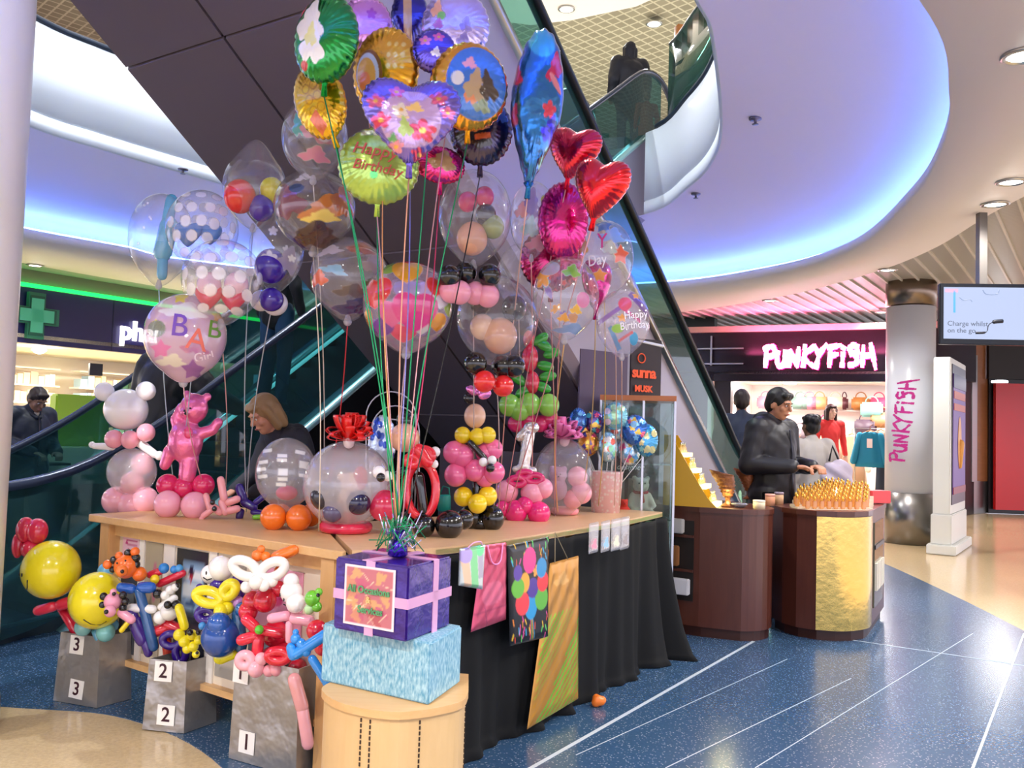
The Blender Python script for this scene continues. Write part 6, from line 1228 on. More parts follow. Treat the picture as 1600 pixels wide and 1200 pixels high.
hm = [('c', .0, -.05, .62, .6, '#c8a8e0', 0, .5)]+[('b', -.15, .0, .14, .1, '#e8c8a8', 0, .2)]+fl(.25, -.28, .3, '#e85a80')+fl(-.72, .3, .2, '#e86aa0')+fl(-.3, .5, .17, '#f07ab0')+fl(.55, .42, .2, '#e86aa0')+fl(.75, .15, .17, '#f07ab0')+fl(-.6, -.1, .22, '#e04a78')+fl(-.28, -.62, .18, '#f0a0c0')+fl(.2, -.75, .18, '#e04a78')+fl(-.2, .12, .2, '#f4f0f4')+[('b', -.1, -.25, .16, .24, '#b8d070', 20, .2), ('b', .08, .18, .2, .12, '#f0c878', 0, .2), ('b', -.35, -.45, .1, .1, '#6ab070', 0, .3)]
foil('large violet heart foil balloon covered with pink flowers, front of the cluster', 642, 190, 77, 75, 3.15, kind='heart', base='#7a68d0', bm_=.8, motifs=hm, T=.36, tie=tieW(11), rib='#e0a080', puck=44)
foil('tall blue foil balloon seen edge on with red patches, right of the cluster', 838, 168, 42, 128, 3.6, kind='drop', base='#2a78c0', T=.85, yaw=12, roll=4, tie=PZ(778, 815, .9), rib='#e0b0a0', puck=18, motifs=[('b', .45, .45, .4, .2, '#d8305a', 20, .5), ('b', -.95, .3, .25, .15, '#d8305a', 0, .5), ('f', .35, -.1, .3, .12, '#e0405a', 0, .5), ('c', .5, .25, .3, .06, '#e88a8a', -20, .3), ('c', -.1, .75, .5, .2, '#4ac0e8', 0, .8), ('b', .6, -.7, .4, .25, '#8ad0b8', 0, .6), ('b', -.9, -.2, .2, .15, '#c83a6a', 0, .5), ('b', .5, -.35, .4, .2, '#3a30d0', 0, .8)])
foil('crimson heart foil balloon behind the brighter one at the right', 896, 240, 44, 44, 3.9, kind='heart', base='#d0143c', T=.5, yaw=-25, roll=12, tie=PZ(785, 812, .9), rib='#d8a0a0', puck=40)
foil('shiny bright red heart foil balloon at the right side of the cluster', 938, 296, 45, 52, 3.6, kind='heart', base='#e81424', T=.6, yaw=-20, roll=12, tie=PZ(790, 812, .9), rib='#e0a0a0', puck=40)
foil('magenta foil balloon below the red hearts', 880, 345, 40, 62, 4.0, base='#c8147a', T=.5, tie=PZ(866, 806, .9), rib='#e0a0a0')
foil('deep pink foil balloon low behind the printed bubble', 862, 405, 50, 52, 4.25, base='#b0105c', T=.5, tie=PZ(870, 806, .9), rib='#e0a0a0')
foil('small magenta heart foil balloon between the two birthday bubbles', 932, 445, 26, 42, 4.1, kind='heart', base='#c4187c', T=.7, yaw=40, tie=PZ(905, 800, .9), rib='#e0c080')
# --- bubbles
def dots(seed, n, c, s, al=.75):
    q2 = random.Random(seed); o = []; st = s*2.75; k = int(1.1/st)+1
    for r in range(-k, k+1):
        for cc in range(-k, k+1):
            x, y = (cc+.5*(r % 2))*st+q2.uniform(-.04, .04), r*st*.92+q2.uniform(-.04, .04)
            if x*x+y*y < .92: f = math.sqrt(max(.1, 1-x*x)); g_ = math.sqrt(max(.1, 1-y*y)); o.append(('c', x, y, s*f, s*g_, c, 0, al))
    return o
def inner(t, M4, RX, RZ_, items):
    for (x, z, r, h, kind) in items:
        c = M4 @ Vector((x*RX, -.05, z*RZ_))
        if kind == 'b': ball(t, c, r*RX, h, 'inner_balloon', 1.1)
        else:
            bm = B(); O = outline('heart', 40); vs = []
            for s in (-1, 1):
                for j in range(7):
                    rho = math.sin(j/6*math.pi/2)
                    vs.append([bm.verts.new(c+Vector((ox*rho*r*RX, s*r*RX*.55*math.sqrt(max(0, 1-rho**2)), oz*rho*r*RX))) for ox, oz in O])
            for g_ in (vs[:7], vs[7:]):
                for A, Bq in zip(g_, g_[1:]):
                    for i in range(40): bm.faces.new((A[i], A[(i+1) % 40], Bq[(i+1) % 40], Bq[i]))
            bmesh.ops.remove_doubles(bm, verts=bm.verts, dist=.0004); obj('inner_heart', bm, latex(h), t)
W1_ = PZ(385, 800, .93); W2_ = PZ(275, 790, .93); 
bubble('clear bubble balloon with pink and teal wave print, left of the lime green balloon', 492, 214, 52, 62, 3.75, motifs=[('b', -.35, .5, .25, .2, '#e86a78', 0, .7), ('b', -.45, .0, .2, .35, '#5ab0a8', 20, .8), ('b', .1, -.1, .5, .35, '#f0a0b8', -10, .6), ('b', .05, -.65, .5, .2, '#e88aa8', 0, .7), ('c', .3, -.2, .2, .15, '#f0e0e8', 0, .8)], tie=PZ(505, 800, .93), rib='#d8d0c8')
r = bubble('clear pointed bubble balloon holding red, purple and yellow balloons, upper left', 398, 293, 49, 58, 4.2, tip=.75, tie=W1_, rib='#b0b8c8'); inner(r[0], r[1], r[2], r[3], [(-.42, -.35, .5, '#e02a22', 'b'), (.25, -.62, .4, '#4a2a9a', 'b'), (.55, -.1, .38, '#d8d018', 'b')])
bubble('dark bubble balloon with an orange and yellow sunset print', 492, 325, 64, 62, 3.95, motifs=[('b', -.3, .4, .4, .3, '#c8c4c4', 0, .25), ('b', -.55, -.1, .4, .5, '#7a3a4c', 30, .9), ('b', .3, -.2, .7, .3, '#d07a3a', 20, .9), ('b', .2, -.42, .5, .16, '#f0d060', 10, .9), ('b', .0, -.85, .8, .3, '#4a2a22', 10, .9), ('b', .7, .1, .3, .5, '#b86a3a', 0, .8), ('c', -.4, .25, .18, .12, '#2a4a78', 0, .8), ('b', -.25, .55, .22, .12, '#e8e4e4', 20, .7)], tint=(.25, .22, .2, .25), tie=PZ(498, 830, .93), rib='#d0c0a8')
r = bubble('clear bubble balloon with white flowers and a purple balloon inside', 432, 390, 42, 60, 4.15, motifs=[('f', -.1, .35, .18, .14, '#e8e4f0', 0, .6), ('f', .4, -.1, .16, .12, '#e8e4f0', 0, .6), ('f', -.2, -.35, .3, .2, '#e8e4f4', 0, .6), ('b', .5, -.4, .5, .4, '#c8b8d0', 0, .45), ('f', .6, -.3, .15, .1, '#fff', 0, .7)], tie=W1_, rib='#b0b8c8'); inner(r[0], r[1], r[2], r[3], [(-.15, -.5, .6, '#3a1a9a', 'b')])
ball(r[0], P(424, 468, 4.1), 19*4.1/FPX, '#3a1a9a', 'balloon', 1.0); ball(r[0], P(430, 474, 4.18), 20*4.1/FPX, '#e0dce8', 'balloon', 1.0); ball(r[0], P(408, 470, 4.2), 17*4.1/FPX, '#e0dce8', 'balloon', 1.0)
r = bubble('clear bubble balloon with a twisted light blue balloon inside, far left', 252, 370, 49, 68, 4.4, motifs=[('c', x_, z_, .04, .03, '#ffffff', 0, .7) for x_, z_ in [(-.5, .6), (-.4, .65), (-.3, .3), (-.25, .25), (-.45, .05), (.5, -.4), (-.6, -.3)]], tie=W2_, rib='#c0d8e8')
for a, b, rr in [((268, 312), (262, 345), 9), ((264, 352), (254, 395), 14), ((254, 405), (253, 430), 8)]: seg(r[0], P(*a, 4.4), P(*b, 4.4), rr*4.4/FPX, '#58b4d8', 'inner_balloon')
r = bubble('white dotted bubble balloon with blue heart balloons inside', 316, 357, 55, 60, 4.25, motifs=dots(11, 14, '#f4f2fa', .15), back=dots(12, 12, '#e8e6f0', .14, .5), tie=W2_, rib='#c0d8e8'); inner(r[0], r[1], r[2], r[3], [(-.35, -.25, .38, '#1470c8', 'h'), (.25, -.2, .32, '#1878d0', 'h')])
r = bubble('white dotted bubble balloon with two crimson heart balloons inside', 348, 437, 62, 63, 4.0, motifs=dots(21, 18, '#f6f2f6', .16), back=dots(22, 14, '#f0e4ea', .15, .5), tint=(.95, .85, .9, .07), tie=PZ(352, 775, .95), rib='#f0c8c8'); inner(r[0], r[1], r[2], r[3], [(-.3, -.5, .34, '#d81848', 'h'), (.3, -.52, .34, '#d81848', 'h'), (-.3, -.2, .3, '#f4c8d4', 'b'), (.35, -.15, .3, '#f4c8d4', 'b')])
bubble('pink bubble balloon with baby lettering, lowest of the left group', 290, 524, 62, 65, 4.05, tint=(.86, .58, .74, .60), motifs=[('s', -.12, .85, .2, .2, '#ecd85a', 0, .9), ('b', .0, .5, .6, .22, '#f4f0f2', 0, .85), ('s', -.65, .2, .1, .1, '#ecd85a', 0, .9), ('c', -.62, .05, .22, .2, '#8aa080', 0, .6), ('s', -.5, -.42, .28, .24, '#e878b0', 0, .85), ('b', -.25, -.68, .4, .16, '#f2e8d0', 0, .8), ('s', .25, -.85, .3, .25, '#a060b0', 0, .8), ('s', .8, .45, .2, .2, '#e8a83a', 0, .8), ('b', .3, -.35, .35, .2, '#e890b8', 0, .6)], back=[('s', 0, 0, .3, .3, '#e090c0', 0, .5)], text=[('B', -.08, .12, .75, '#7a50b8', -4), ('A', .33, -.18, .72, '#f07a68', -8), ('B', .72, .1, .6, '#6a9a3a', -4), ('Girl', .5, -.55, .3, '#f4e0ea', 15)], tie=PZ(333, 800, .9), rib='#e8b8c0')
bubble('clear bubble balloon with orange, blue and green racing print', 546, 432, 60, 62, 4.0, motifs=[('b', -.75, -.2, .28, .22, '#e8683a', 10, .85), ('b', -.35, .0, .4, .14, '#8ab8d8', -12, .85), ('b', -.5, .5, .4, .15, '#d8ccd0', 10, .6), ('b', .6, .2, .3, .3, '#b09aa0', 0, .6), ('b', .6, -.25, .25, .14, '#4a7a40', 0, .7), ('b', .3, .6, .4, .2, '#c0603a', 0, .6), ('b', .3, -.85, .7, .25, '#2a2a6a', 0, .8), ('b', .1, -.5, .5, .18, '#6a5048', 0, .6)], tint=(.7, .66, .72, .12), tie=PZ(500, 826, .9), rib='#c8303a')
hearts = [('h', -.02, .62, .34, .3, '#f0a818'), ('h', .02, .62, .13, .12, '#f4f0f4'), ('h', -.68, .12, .36, .38, '#e83030'), ('h', -.72, .1, .14, .13, '#f4e8ec'), ('h', .62, .32, .22, .24, '#e83030'), ('h', .18, -.3, .5, .45, '#e8308c'), ('h', -.3, -.35, .3, .3, '#e85a9a'), ('h', .32, -.6, .2, .17, '#d8d0c8'), ('h', .65, -.45, .22, .22, '#f0a020'), ('h', .72, .02, .2, .2, '#e8e4f0'), ('h', .0, .15, .3, .25, '#b0a0e0', 0, .6), ('c', -.5, -.6, .25, .2, '#7a3aa0'), ('c', .95, .0, .16, .3, '#a8c83a'), ('c', -.45, .75, .2, .18, '#8ab83a'), ('c', .1, .9, .25, .12, '#e83a3a'), ('h', -.05, -.75, .3, .2, '#e84a6a'), ('c', .35, .1, .2, .3, '#c8b0e8', 0, .7), ('c', -.85, -.45, .12, .25, '#e8902c')][::-1]
bubble('clear bubble balloon covered with coloured hearts, centre in front of the ribbons', 637, 476, 70, 68, 3.9, motifs=hearts, back=dots(5, 10, '#c89ad8', .2, .6), tint=(.75, .6, .8, .22), tie=tieW(12), rib='#e8c0b0')
def collar(t, pts, D, cols_, r):
    for i, (x, y) in enumerate(pts): ball(t, P(x, y, D+(.05 if i % 3 else -.03)), r*D/FPX, cols_[i], 'collar_balloon', 1.02)
r = bubble('clear bubble balloon with a peach balloon inside on a black and pink balloon collar', 742, 336, 58, 72, 3.85, motifs=[], tie=PZ(740, 815, .9), rib='#d8c8c8', tint=(.7, .65, .8, .10))
inner(r[0], r[1], r[2], r[3], [(-.05, -.58, .42, '#e0a484', 'b'), (-.2, .22, .26, '#d8306a', 'b'), (.25, .35, .26, '#d8306a', 'b'), (.3, -.05, .28, '#14121a', 'b'), (.5, -.3, .3, '#8a9a5a', 'b')])
collar(r[0], [(702, 432), (727, 427), (765, 430)], 3.8, ['#0c0c0e']*3, 18); collar(r[0], [(718, 457), (742, 458), (762, 462), (705, 455)], 3.82, ['#ef9ab0']*4, 19)
r = bubble('clear bubble balloon with a peach balloon inside on a black and red balloon collar', 776, 497, 63, 66, 4.05, motifs=[], tie=PZ(768, 815, .9), rib='#d8c8c8', tint=(.7, .65, .75, .10))
inner(r[0], r[1], r[2], r[3], [(.1, -.45, .42, '#e0a888', 'b'), (-.35, -.25, .3, '#e8c0a8', 'b'), (.42, .22, .3, '#10101c', 'b'), (-.4, .3, .26, '#1a1820', 'b')])
collar(r[0], [(743, 568), (785, 572), (803, 572)], 4.0, ['#0c0c0e']*3, 18); collar(r[0], [(757, 596), (786, 603)], 3.98, ['#e82424']*2, 17)
pals = ['#e86a6a', '#f0a030', '#a8c040', '#7a5ac0', '#4ab0d8', '#e05aa0']
def confetti(seed, n, s=.16, shapes='sfch', al=.8): q2 = random.Random(seed); return [(q2.choice(shapes), q2.uniform(-.85, .85), q2.uniform(-.85, .85), s*q2.uniform(.6, 1.3), s*q2.uniform(.6, 1.3), q2.choice(pals), q2.uniform(0, 90), al) for _ in range(n)]
bubble('clear bubble balloon with number and flower print under the tall blue balloon', 832, 340, 36, 58, 4.1, motifs=[('b', -.1, .2, .5, .5, '#8a70b8', 0, .7), ('c', .55, .35, .22, .18, '#b0c83a', 0, .9), ('c', .5, -.05, .25, .2, '#f0a828', 0, .9), ('b', -.5, .05, .3, .25, '#f09a90', 0, .8), ('b', -.1, -.4, .4, .3, '#9ac0c8', 0, .7), ('b', .2, -.8, .5, .2, '#e8a0b0', 0, .7), ('c', .9, .5, .2, .4, '#f0a050', 0, .8)], tie=PZ(830, 805, .9), rib='#e8a8a0')
bubble('clear bubble balloon with coloured confetti print in front of the deep pink foil', 884, 462, 52, 62, 3.85, motifs=[('b', .15, .5, .3, .2, '#7ab84a', 0, .85), ('f', -.7, .4, .25, .35, '#f0a030', 0, .85), ('b', .3, -.45, .2, .14, '#f0b83a', 0, .9), ('b', -.05, -.65, .2, .12, '#f0a828', 0, .9), ('c', .5, -.2, .2, .2, '#e85aa0', 0, .6), ('b', .2, -.9, .6, .14, '#7aa0d0', 0, .7), ('c', -.5, .6, .3, .2, '#a8c8e0', 0, .5)], back=confetti(31, 8), tie=PZ(872, 800, .95), rib='#e8b878')
bubble('clear bubble balloon with stars and party lettering at the right end', 946, 402, 44, 58, 4.1, motifs=[('s', -.1, .75, .35, .25, '#2a6ac0', 0, .85), ('s', .5, -.05, .34, .3, '#e85a38', 0, .9), ('s', -.2, -.6, .3, .2, '#f0a838', 0, .85), ('b', .2, .45, .5, .25, '#8ab0f0', 0, .7), ('b', -.8, .2, .2, .3, '#e0a030', 0, .8), ('b', .1, .1, .3, .2, '#d0e0e0', 0, .5)], text=[('Y', -.15, .28, .6, '#c83a80', 0), ('Day', -.3, -.22, .4, '#f4eef8', 5)], tie=PZ(935, 790, .95), rib='#e0c060')
bubble('clear bubble balloon with rays and white Happy Birthday writing, lowest at the right', 973, 502, 42, 50, 4.0, motifs=[('r', .6, .5, .12, .5, '#6a3aa8', 50, .7), ('r', -.5, .1, .08, .5, '#8a50b8', -60, .7), ('r', .3, .1, .06, .4, '#d8308a', 60, .7), ('r', -.3, -.6, .08, .4, '#4a9ad0', 30, .7), ('c', .05, .45, .25, .22, '#e84a70', 0, .85), ('s', .45, .75, .16, .14, '#f0a838', 0, .9), ('s', -.05, .0, .2, .16, '#f0a030', 0, .9), ('c', -.2, -.32, .22, .14, '#8ac83a', 0, .9), ('c', .4, -.6, .16, .2, '#4ab0e0', 0, .85), ('r', .1, -.55, .05, .3, '#e8604a', -60, .7)], text=[('Happy', .45, .12, .34, '#f8f4fc', 8), ('Birthday', .42, -.2, .32, '#f8f4fc', 8)], tint=(.8, .7, .85, .18), tie=PZ(968, 790, .95), rib='#e8c0b0')
bubble('faint clear bubble balloon behind the confetti bubbles', 812, 430, 36, 50, 4.5, tie=PZ(815, 800, .9), rib='#d8c0b8'); bubble('clear bubble balloon lying behind the lowest right birthday bubble', 962, 455, 30, 36, 4.4, tie=PZ(960, 790, .95), rib='#e8c0b0')
# leafy tall balloon column
b = Vector((.12, 5.35, .9)); t = thing('balloon_column', 'tall balloon column with red strawberries, green leaves and a ring of lime balloons', 'balloon sculpture', tuple(b)); D = 5.35
for (x, y, rx, rz_) in [(828, 560, 13, 22), (832, 598, 11, 18), (826, 530, 9, 14)]: ball(t, P(x, y, D), (rx*D/FPX, rx*D/FPX, rz_*D/FPX), '#d82a48', 'strawberry_balloon')
for i, (x, y, a) in enumerate([(850, 540, 30), (862, 552, -20), (852, 572, 10), (856, 588, -10), (810, 592, 40), (848, 605, 20), (818, 612, -30), (845, 530, -40)]): ball(t, P(x, y, D), (14*D/FPX, 5*D/FPX, 8*D/FPX), '#2fa028', 'leaf_balloon', R=Matrix.Rotation(math.radians(a), 3, 'Y'))
for x, y in [(796, 633), (828, 632), (857, 633), (812, 640)]: ball(t, P(x, y, D-.05), 17*D/FPX, '#8ac84a', 'balloon')
for x, y in [(806, 662), (825, 655), (845, 662), (860, 655)]: ball(t, P(x, y, D), 13*D/FPX, '#d82468', 'balloon')
seg(t, P(826, 640, D+.05), Vector((P(826, 640, D+.05).x, D+.05, .9)), .012, '#c8c0c8', 'pole')
# ---------------------------------------------------------------- figures on the tables
def fig(name, label, px, py, z=.9, cat='balloon sculpture'): p = PZ(px, py, z); t = thing(name, label, cat, tuple(p)); return t, p.y
def bb(t, D, px, py, r, h, dD=0, e=1.04, nm='balloon'):
    p = P(px, py, D+dD); return ball(t, p, r*(D+dD)/FPX, h, nm, e)
# white and pink figure
t, D = fig('balloon_figure', 'balloon figure with white round head and pink balls at the left table end', 200, 798); D += .05
for x, y in [(181, 782), (226, 782), (204, 778), (204, 788)]: bb(t, D, x, y, 21, '#f6aebc', .1 if (x, y) == (204, 778) else 0)
t.name = 'balloon_figure'
bm = B(); k = D/FPX; ell(bm, P(206, 737, D), (37*k, 37*k, 37*k)); pyv = bm; me_ = None
vs_ = [v.co.copy() for v in bm.verts]; o = obj('clear_ball', bm, mat('clear_latex', '#f6ecf2', .1, alpha=.34, spec=.8), t, label='clear ball')
bb(t, D, 222, 725, 17, '#f6a6b4'); bb(t, D, 207, 755, 18, '#f6a6b4')
for x, y in [(178, 686), (203, 687), (228, 676)]: bb(t, D, x, y, 14, '#f6a6b4', -.06)
bb(t, D, 197, 640, 33, '#f4efee', 0, .98, 'head'); bb(t, D, 163, 612, 15, '#f4efee', 0, 1, 'ear'); bb(t, D, 228, 611, 15, '#f4efee', 0, 1, 'ear')
seg(t, P(175, 698, D), P(148, 697, D), 6*k, '#f4efee', 'arm', 5*k); bb(t, D, 144, 695, 5, '#f4efee'); seg(t, P(218, 692, D-.03), P(242, 710, D-.03), 7*k, '#f4efee', 'arm', 6*k); bb(t, D, 249, 712, 7, '#f4efee', -.03)
# pink foil bear
t, D = fig('balloon_bear', 'shiny pink foil bear balloon standing on magenta balls', 290, 806); k = D/FPX
for x, y in [(262, 788), (304, 790)]: bb(t, D, x, y, 21, '#f6a8ba', -.06)
for x, y in [(262, 758), (288, 762), (318, 758)]: bb(t, D, x, y, 17, '#dc2060')
bm = B(); pk_ = lambda a, b, dd=0: P(a, b, D+dd)
ell(bm, pk_(303, 638), (22*k, 18*k, 24*k)); ell(bm, pk_(292, 615), (6*k, 5*k, 6*k)); ell(bm, pk_(324, 620), (7*k, 5*k, 7*k)); ell(bm, pk_(291, 645, -.04), (10*k, 9*k, 8*k)); ell(bm, pk_(290, 690), (27*k, 22*k, 34*k)); capsule(bm, pk_(275, 655), pk_(281, 675), 9*k, 10*k); capsule(bm, pk_(275, 655), pk_(283, 636), 8*k, 7*k); capsule(bm, pk_(312, 678), pk_(332, 672), 10*k, 9*k); capsule(bm, pk_(332, 672), pk_(341, 660), 8*k, 8*k); capsule(bm, pk_(266, 705), pk_(258, 726), 11*k, 9*k); capsule(bm, pk_(296, 715), pk_(292, 748), 15*k, 13*k)
remeshed('bear_body', bm, .008, mat('pink_foil', '#f070a8', .22, .45, bump=.25, bscale=25, coat=.8), t, 4)
bm = B(); 
for x, y in [(288, 642), (297, 638)]: ell(bm, pk_(x, y, -.075), 1.6*k)
ell(bm, pk_(290, 646, -.085), 2.4*k); obj('eyes_and_nose', bm, M_DARK, t)
bm = B(); ell(bm, pk_(294, 676, -.075), (7*k, 3*k, 9*k)); obj('bow', bm, latex('#e83a78'), t)
# pink balloon dog and purple one
t, D = fig('balloon_animal', 'small pink twisted balloon dog lying by the bear', 345, 812); k = D/FPX
for a, b, r_ in [((322, 775), (328, 795), 5), ((330, 797), (318, 806), 5), ((333, 792), (343, 800), 6), ((347, 785), (352, 800), 6), ((357, 785), (370, 780), 6), ((358, 798), (370, 795), 6), ((345, 750), (350, 780), 6), ((318, 806), (314, 812), 4)]: seg(t, P(*a, D), P(*b, D), r_*k, '#f2a0a4')
for x, y in [(332, 785), (335, 795)]: bb(t, D, x, y, 4, '#1a1a1e', -.03, nm='spot')
t, D = fig('balloon_animal', 'small dark purple twisted balloon animal beside the pink dog', 386, 812); k = D/FPX
for a, b, r_ in [((374, 762), (380, 780), 7), ((382, 785), (396, 792), 7), ((400, 785), (412, 776), 5), ((376, 800), (374, 808), 6), ((396, 800), (420, 804), 5)]: seg(t, P(*a, D+.05), P(*b, D+.05), r_*k, '#32147c')
seg(t, P(398, 808, D), P(432, 806, D), 4*k, '#7ac030', label='green segment')
# printed clear ball on orange
t, D = fig('balloon_stand', 'clear printed balloon standing on orange balloons', 450, 826); k = D/FPX
for x, y in [(427, 808), (467, 809)]: bb(t, D, x, y, 20, '#f4761c', -.05)
bb(t, D, 485, 805, 17, '#f4761c', .06); bb(t, D, 440, 803, 15, '#f4761c', .08)
r = bubble('clear balloon with white birthday print standing on the orange balls', 447, 738, 47, 54, D, motifs=[('r', q3[0], q3[1], .16, .05, '#ffffff', q3[2], .7) for q3 in [(-.1, .5, 0), (-.1, .38, 0), (-.05, .1, 0), (-.05, 0, 0), (-.05, -.15, 0), (.6, .3, -10), (.6, .2, -10), (-.7, .3, 10), (-.75, .1, 10), (-.7, -.1, 10), (-.6, .62, 10), (.45, .6, -10), (.6, -.05, -10), (-.1, -.3, 0)]], tint=(.86, .84, .92, .18), knot=False)
for ch in list(r[0].children): ch.parent = t; ch.matrix_parent_inverse = WM[t.name].inverted()
bpy.data.objects.remove(r[0]); bb(t, D, 448, 770, 17, '#c83060', 0, .7, 'inner_balloon')
# big globe
t, D = fig('balloon_globe', 'large clear balloon globe with red ribbon bow and stuffed toys inside on a red ring', 542, 838, .9); k = D/FPX; D0 = D
bm = B(); c = PZ(540, 832, .9); rr = 34*k; tube(bm, [Vector((c.x+rr*math.cos(a), c.y+rr*math.sin(a)*.9, .9+9*k)) for a in [2*math.pi*i/30 for i in range(30)]], 9*k, 12, closed=True); obj('ring_base', bm, latex('#e02a50'), t)
cg = Vector((c.x, c.y, zat(545, 757, c))); bm = B(); ell(bm, cg, (71*k, 71*k, 70*k), seg=56); me = bpy.data.meshes.new('globe'); 
n_v = len(bm.verts); vs = [v.co.copy() for v in bm.verts]; fs = [tuple(v.index for v in f.verts) for f in bm.faces] if False else None
bm.verts.index_update(); fs = [tuple(v.index for v in f.verts) for f in bm.faces]; bm.free()
pyobj('globe', vs, fs, FILM, t, True, np.tile(np.array([.84, .80, .88, .36]), (n_v, 1)))
bm = B(); ell(bm, cg+Vector((.02, 0, .0)), (18*k, 15*k, 20*k)); ell(bm, cg+Vector((.01, 0, -.09)), (14*k, 14*k, 24*k)); ell(bm, cg+Vector((-.03, 0, .035)), 7*k); ell(bm, cg+Vector((.065, 0, .035)), 7*k); capsule(bm, cg+Vector((-.02, -.02, -.05)), cg+Vector((-.07, -.03, -.09)), 6*k); capsule(bm, cg+Vector((.04, -.02, -.05)), cg+Vector((.08, -.03, -.08)), 6*k)
remeshed('cream_toy', bm, .007, mat('plush_cream', '#e8c8b4', .9), t, 2)
bm = B(); ell(bm, cg+Vector((.06, -.01, .03)), (12*k, 10*k, 20*k)); ell(bm, cg+Vector((-.02, -.01, -.15)), (24*k, 14*k, 12*k)); obj('red_cushion', bm, mat('plush_red', '#d0404c', .8), t)
bb(t, D, 507, 775, 22, '#2a2a3a', .02, nm='inner_balloon'); bb(t, D, 560, 785, 19, '#1a1a40', 0, nm='inner_balloon'); bb(t, D, 600, 790, 24, '#c82a50', .05, nm='inner_balloon'); bb(t, D, 520, 800, 16, '#585070', 0, nm='inner_balloon')
bb(t, D, 592, 738, 10, '#f4f0f0', -.12, nm='eye_balloon'); bb(t, D, 595, 746, 7, '#101014', -.16, nm='eye_pupil'); bb(t, D, 606, 744, 8, '#f4f0f0', -.1, nm='eye_balloon')
def bow(t, c, r, h, seed, n=30):
    q2 = random.Random(seed); bm = B()
    for i in range(n):
        u_ = q2.uniform(0, 6.28); el = q2.uniform(-.15, 1.25); d = Vector((math.cos(u_)*math.cos(el), math.sin(u_)*math.cos(el), math.sin(el))); s_ = d.cross(Vector((0, 0, 1))); s_ = s_.normalized() if s_.length > .1 else Vector((1, 0, 0)); up_ = s_.cross(d); wdt = r*.17; L_ = r*q2.uniform(.8, 1.05); prev = None
        for j in range(11):
            a = math.pi*j/10; p = c+d*L_*math.sin(a)+up_*r*.2*math.cos(a); v = (bm.verts.new(p-s_*wdt), bm.verts.new(p+s_*wdt))
            if prev: bm.faces.new((prev[0], v[0], v[1], prev[1]))
            prev = v
    o = obj('ribbon_bow', bm, mat('bow'+h, h, .3, coat=.5), t); md = o.modifiers.new('t', 'SOLIDIFY'); md.thickness = .0015; return o
bow(t, P(545, 680, D), 40*k, '#e01a18', 5, 34); seg(t, P(545, 692, D), P(545, 680, D), 9*k, '#d8c8d0', 'tied_neck')
# red and black sculpture
t, D = fig('balloon_sculpture', 'red and black looped balloon sculpture with peach ball on black balloons', 690, 838); k = D/FPX
for x, y, r_ in [(662, 822, 18), (702, 820, 22), (725, 812, 15), (640, 812, 14)]: bb(t, D, x, y, r_, '#0b0b0d', (.08 if r_ < 16 else -.03))
lp = lambda cx_, cy_, ax_, ay_, r_, h, dD=0: loop(t, P(cx_, cy_, D+dD), P(cx_+ax_, cy_, D+dD)-P(cx_, cy_, D+dD), P(cx_, cy_+ay_, D+dD)-P(cx_, cy_, D+dD), r_*k, h)
lp(658, 765, 23, 42, 7, '#dc1e30'); seg(t, P(655, 745, D), P(662, 800, D), 8*k, '#0f0f12'); lp(660, 712, 14, 9, 8, '#dc1e30', -.03); seg(t, P(655, 702, D-.05), P(668, 722, D-.05), 9*k, '#dc1e30'); lp(645, 720, 9, 7, 7, '#dc1e30', -.04)
bb(t, D, 632, 684, 24, '#e6b090', .05, .95, 'peach_ball'); bb(t, D, 633, 657, 14, '#101014', .1); seg(t, P(632, 735, D), P(618, 745, D), 7*k, '#101014'); seg(t, P(668, 715, D), P(678, 712, D), 6*k, '#101014')
bb(t, D, 680, 706, 8, '#f0eeee'); bb(t, D, 678, 725, 7, '#f0eeee')
# butterfly-like blue polka foil behind, wire hoops
foil('blue and white dotted foil balloon low behind the red bowed globe', 597, 692, 22, 44, D0+.55, base='#cfe0f4', bm_=.6, motifs=[('c', q4.uniform(-.8, .8), q4.uniform(-.8, .8), .17, .13, '#1c48b0', 0, .6) for q4 in [random.Random(8)] for _ in range(16)], neck=False, T=.6)
t, D = fig('wire_hoops', 'set of three white wire hoops standing behind the red bowed globe', 600, 812, cat='display rack'); D += .25; k = D/FPX
for x0, x1, yt in [(572, 650, 612), (580, 655, 634), (578, 645, 655)]:
    bm = B(); pts = [P(x0, 730, D)]+[P((x0+x1)/2-(x1-x0)/2*math.cos(a), yt+40-40*math.sin(a), D) for a in [math.pi*i/14 for i in range(15)]]+[P(x1, 730, D)]; pts = [Vector((pts[0].x, pts[0].y, .9))]+pts+[Vector((pts[-1].x, pts[-1].y, .9))]; tube(bm, pts, .004, 6); obj('hoop', bm, mat('wire_white', '#c8c4cc', .3, .5), t)
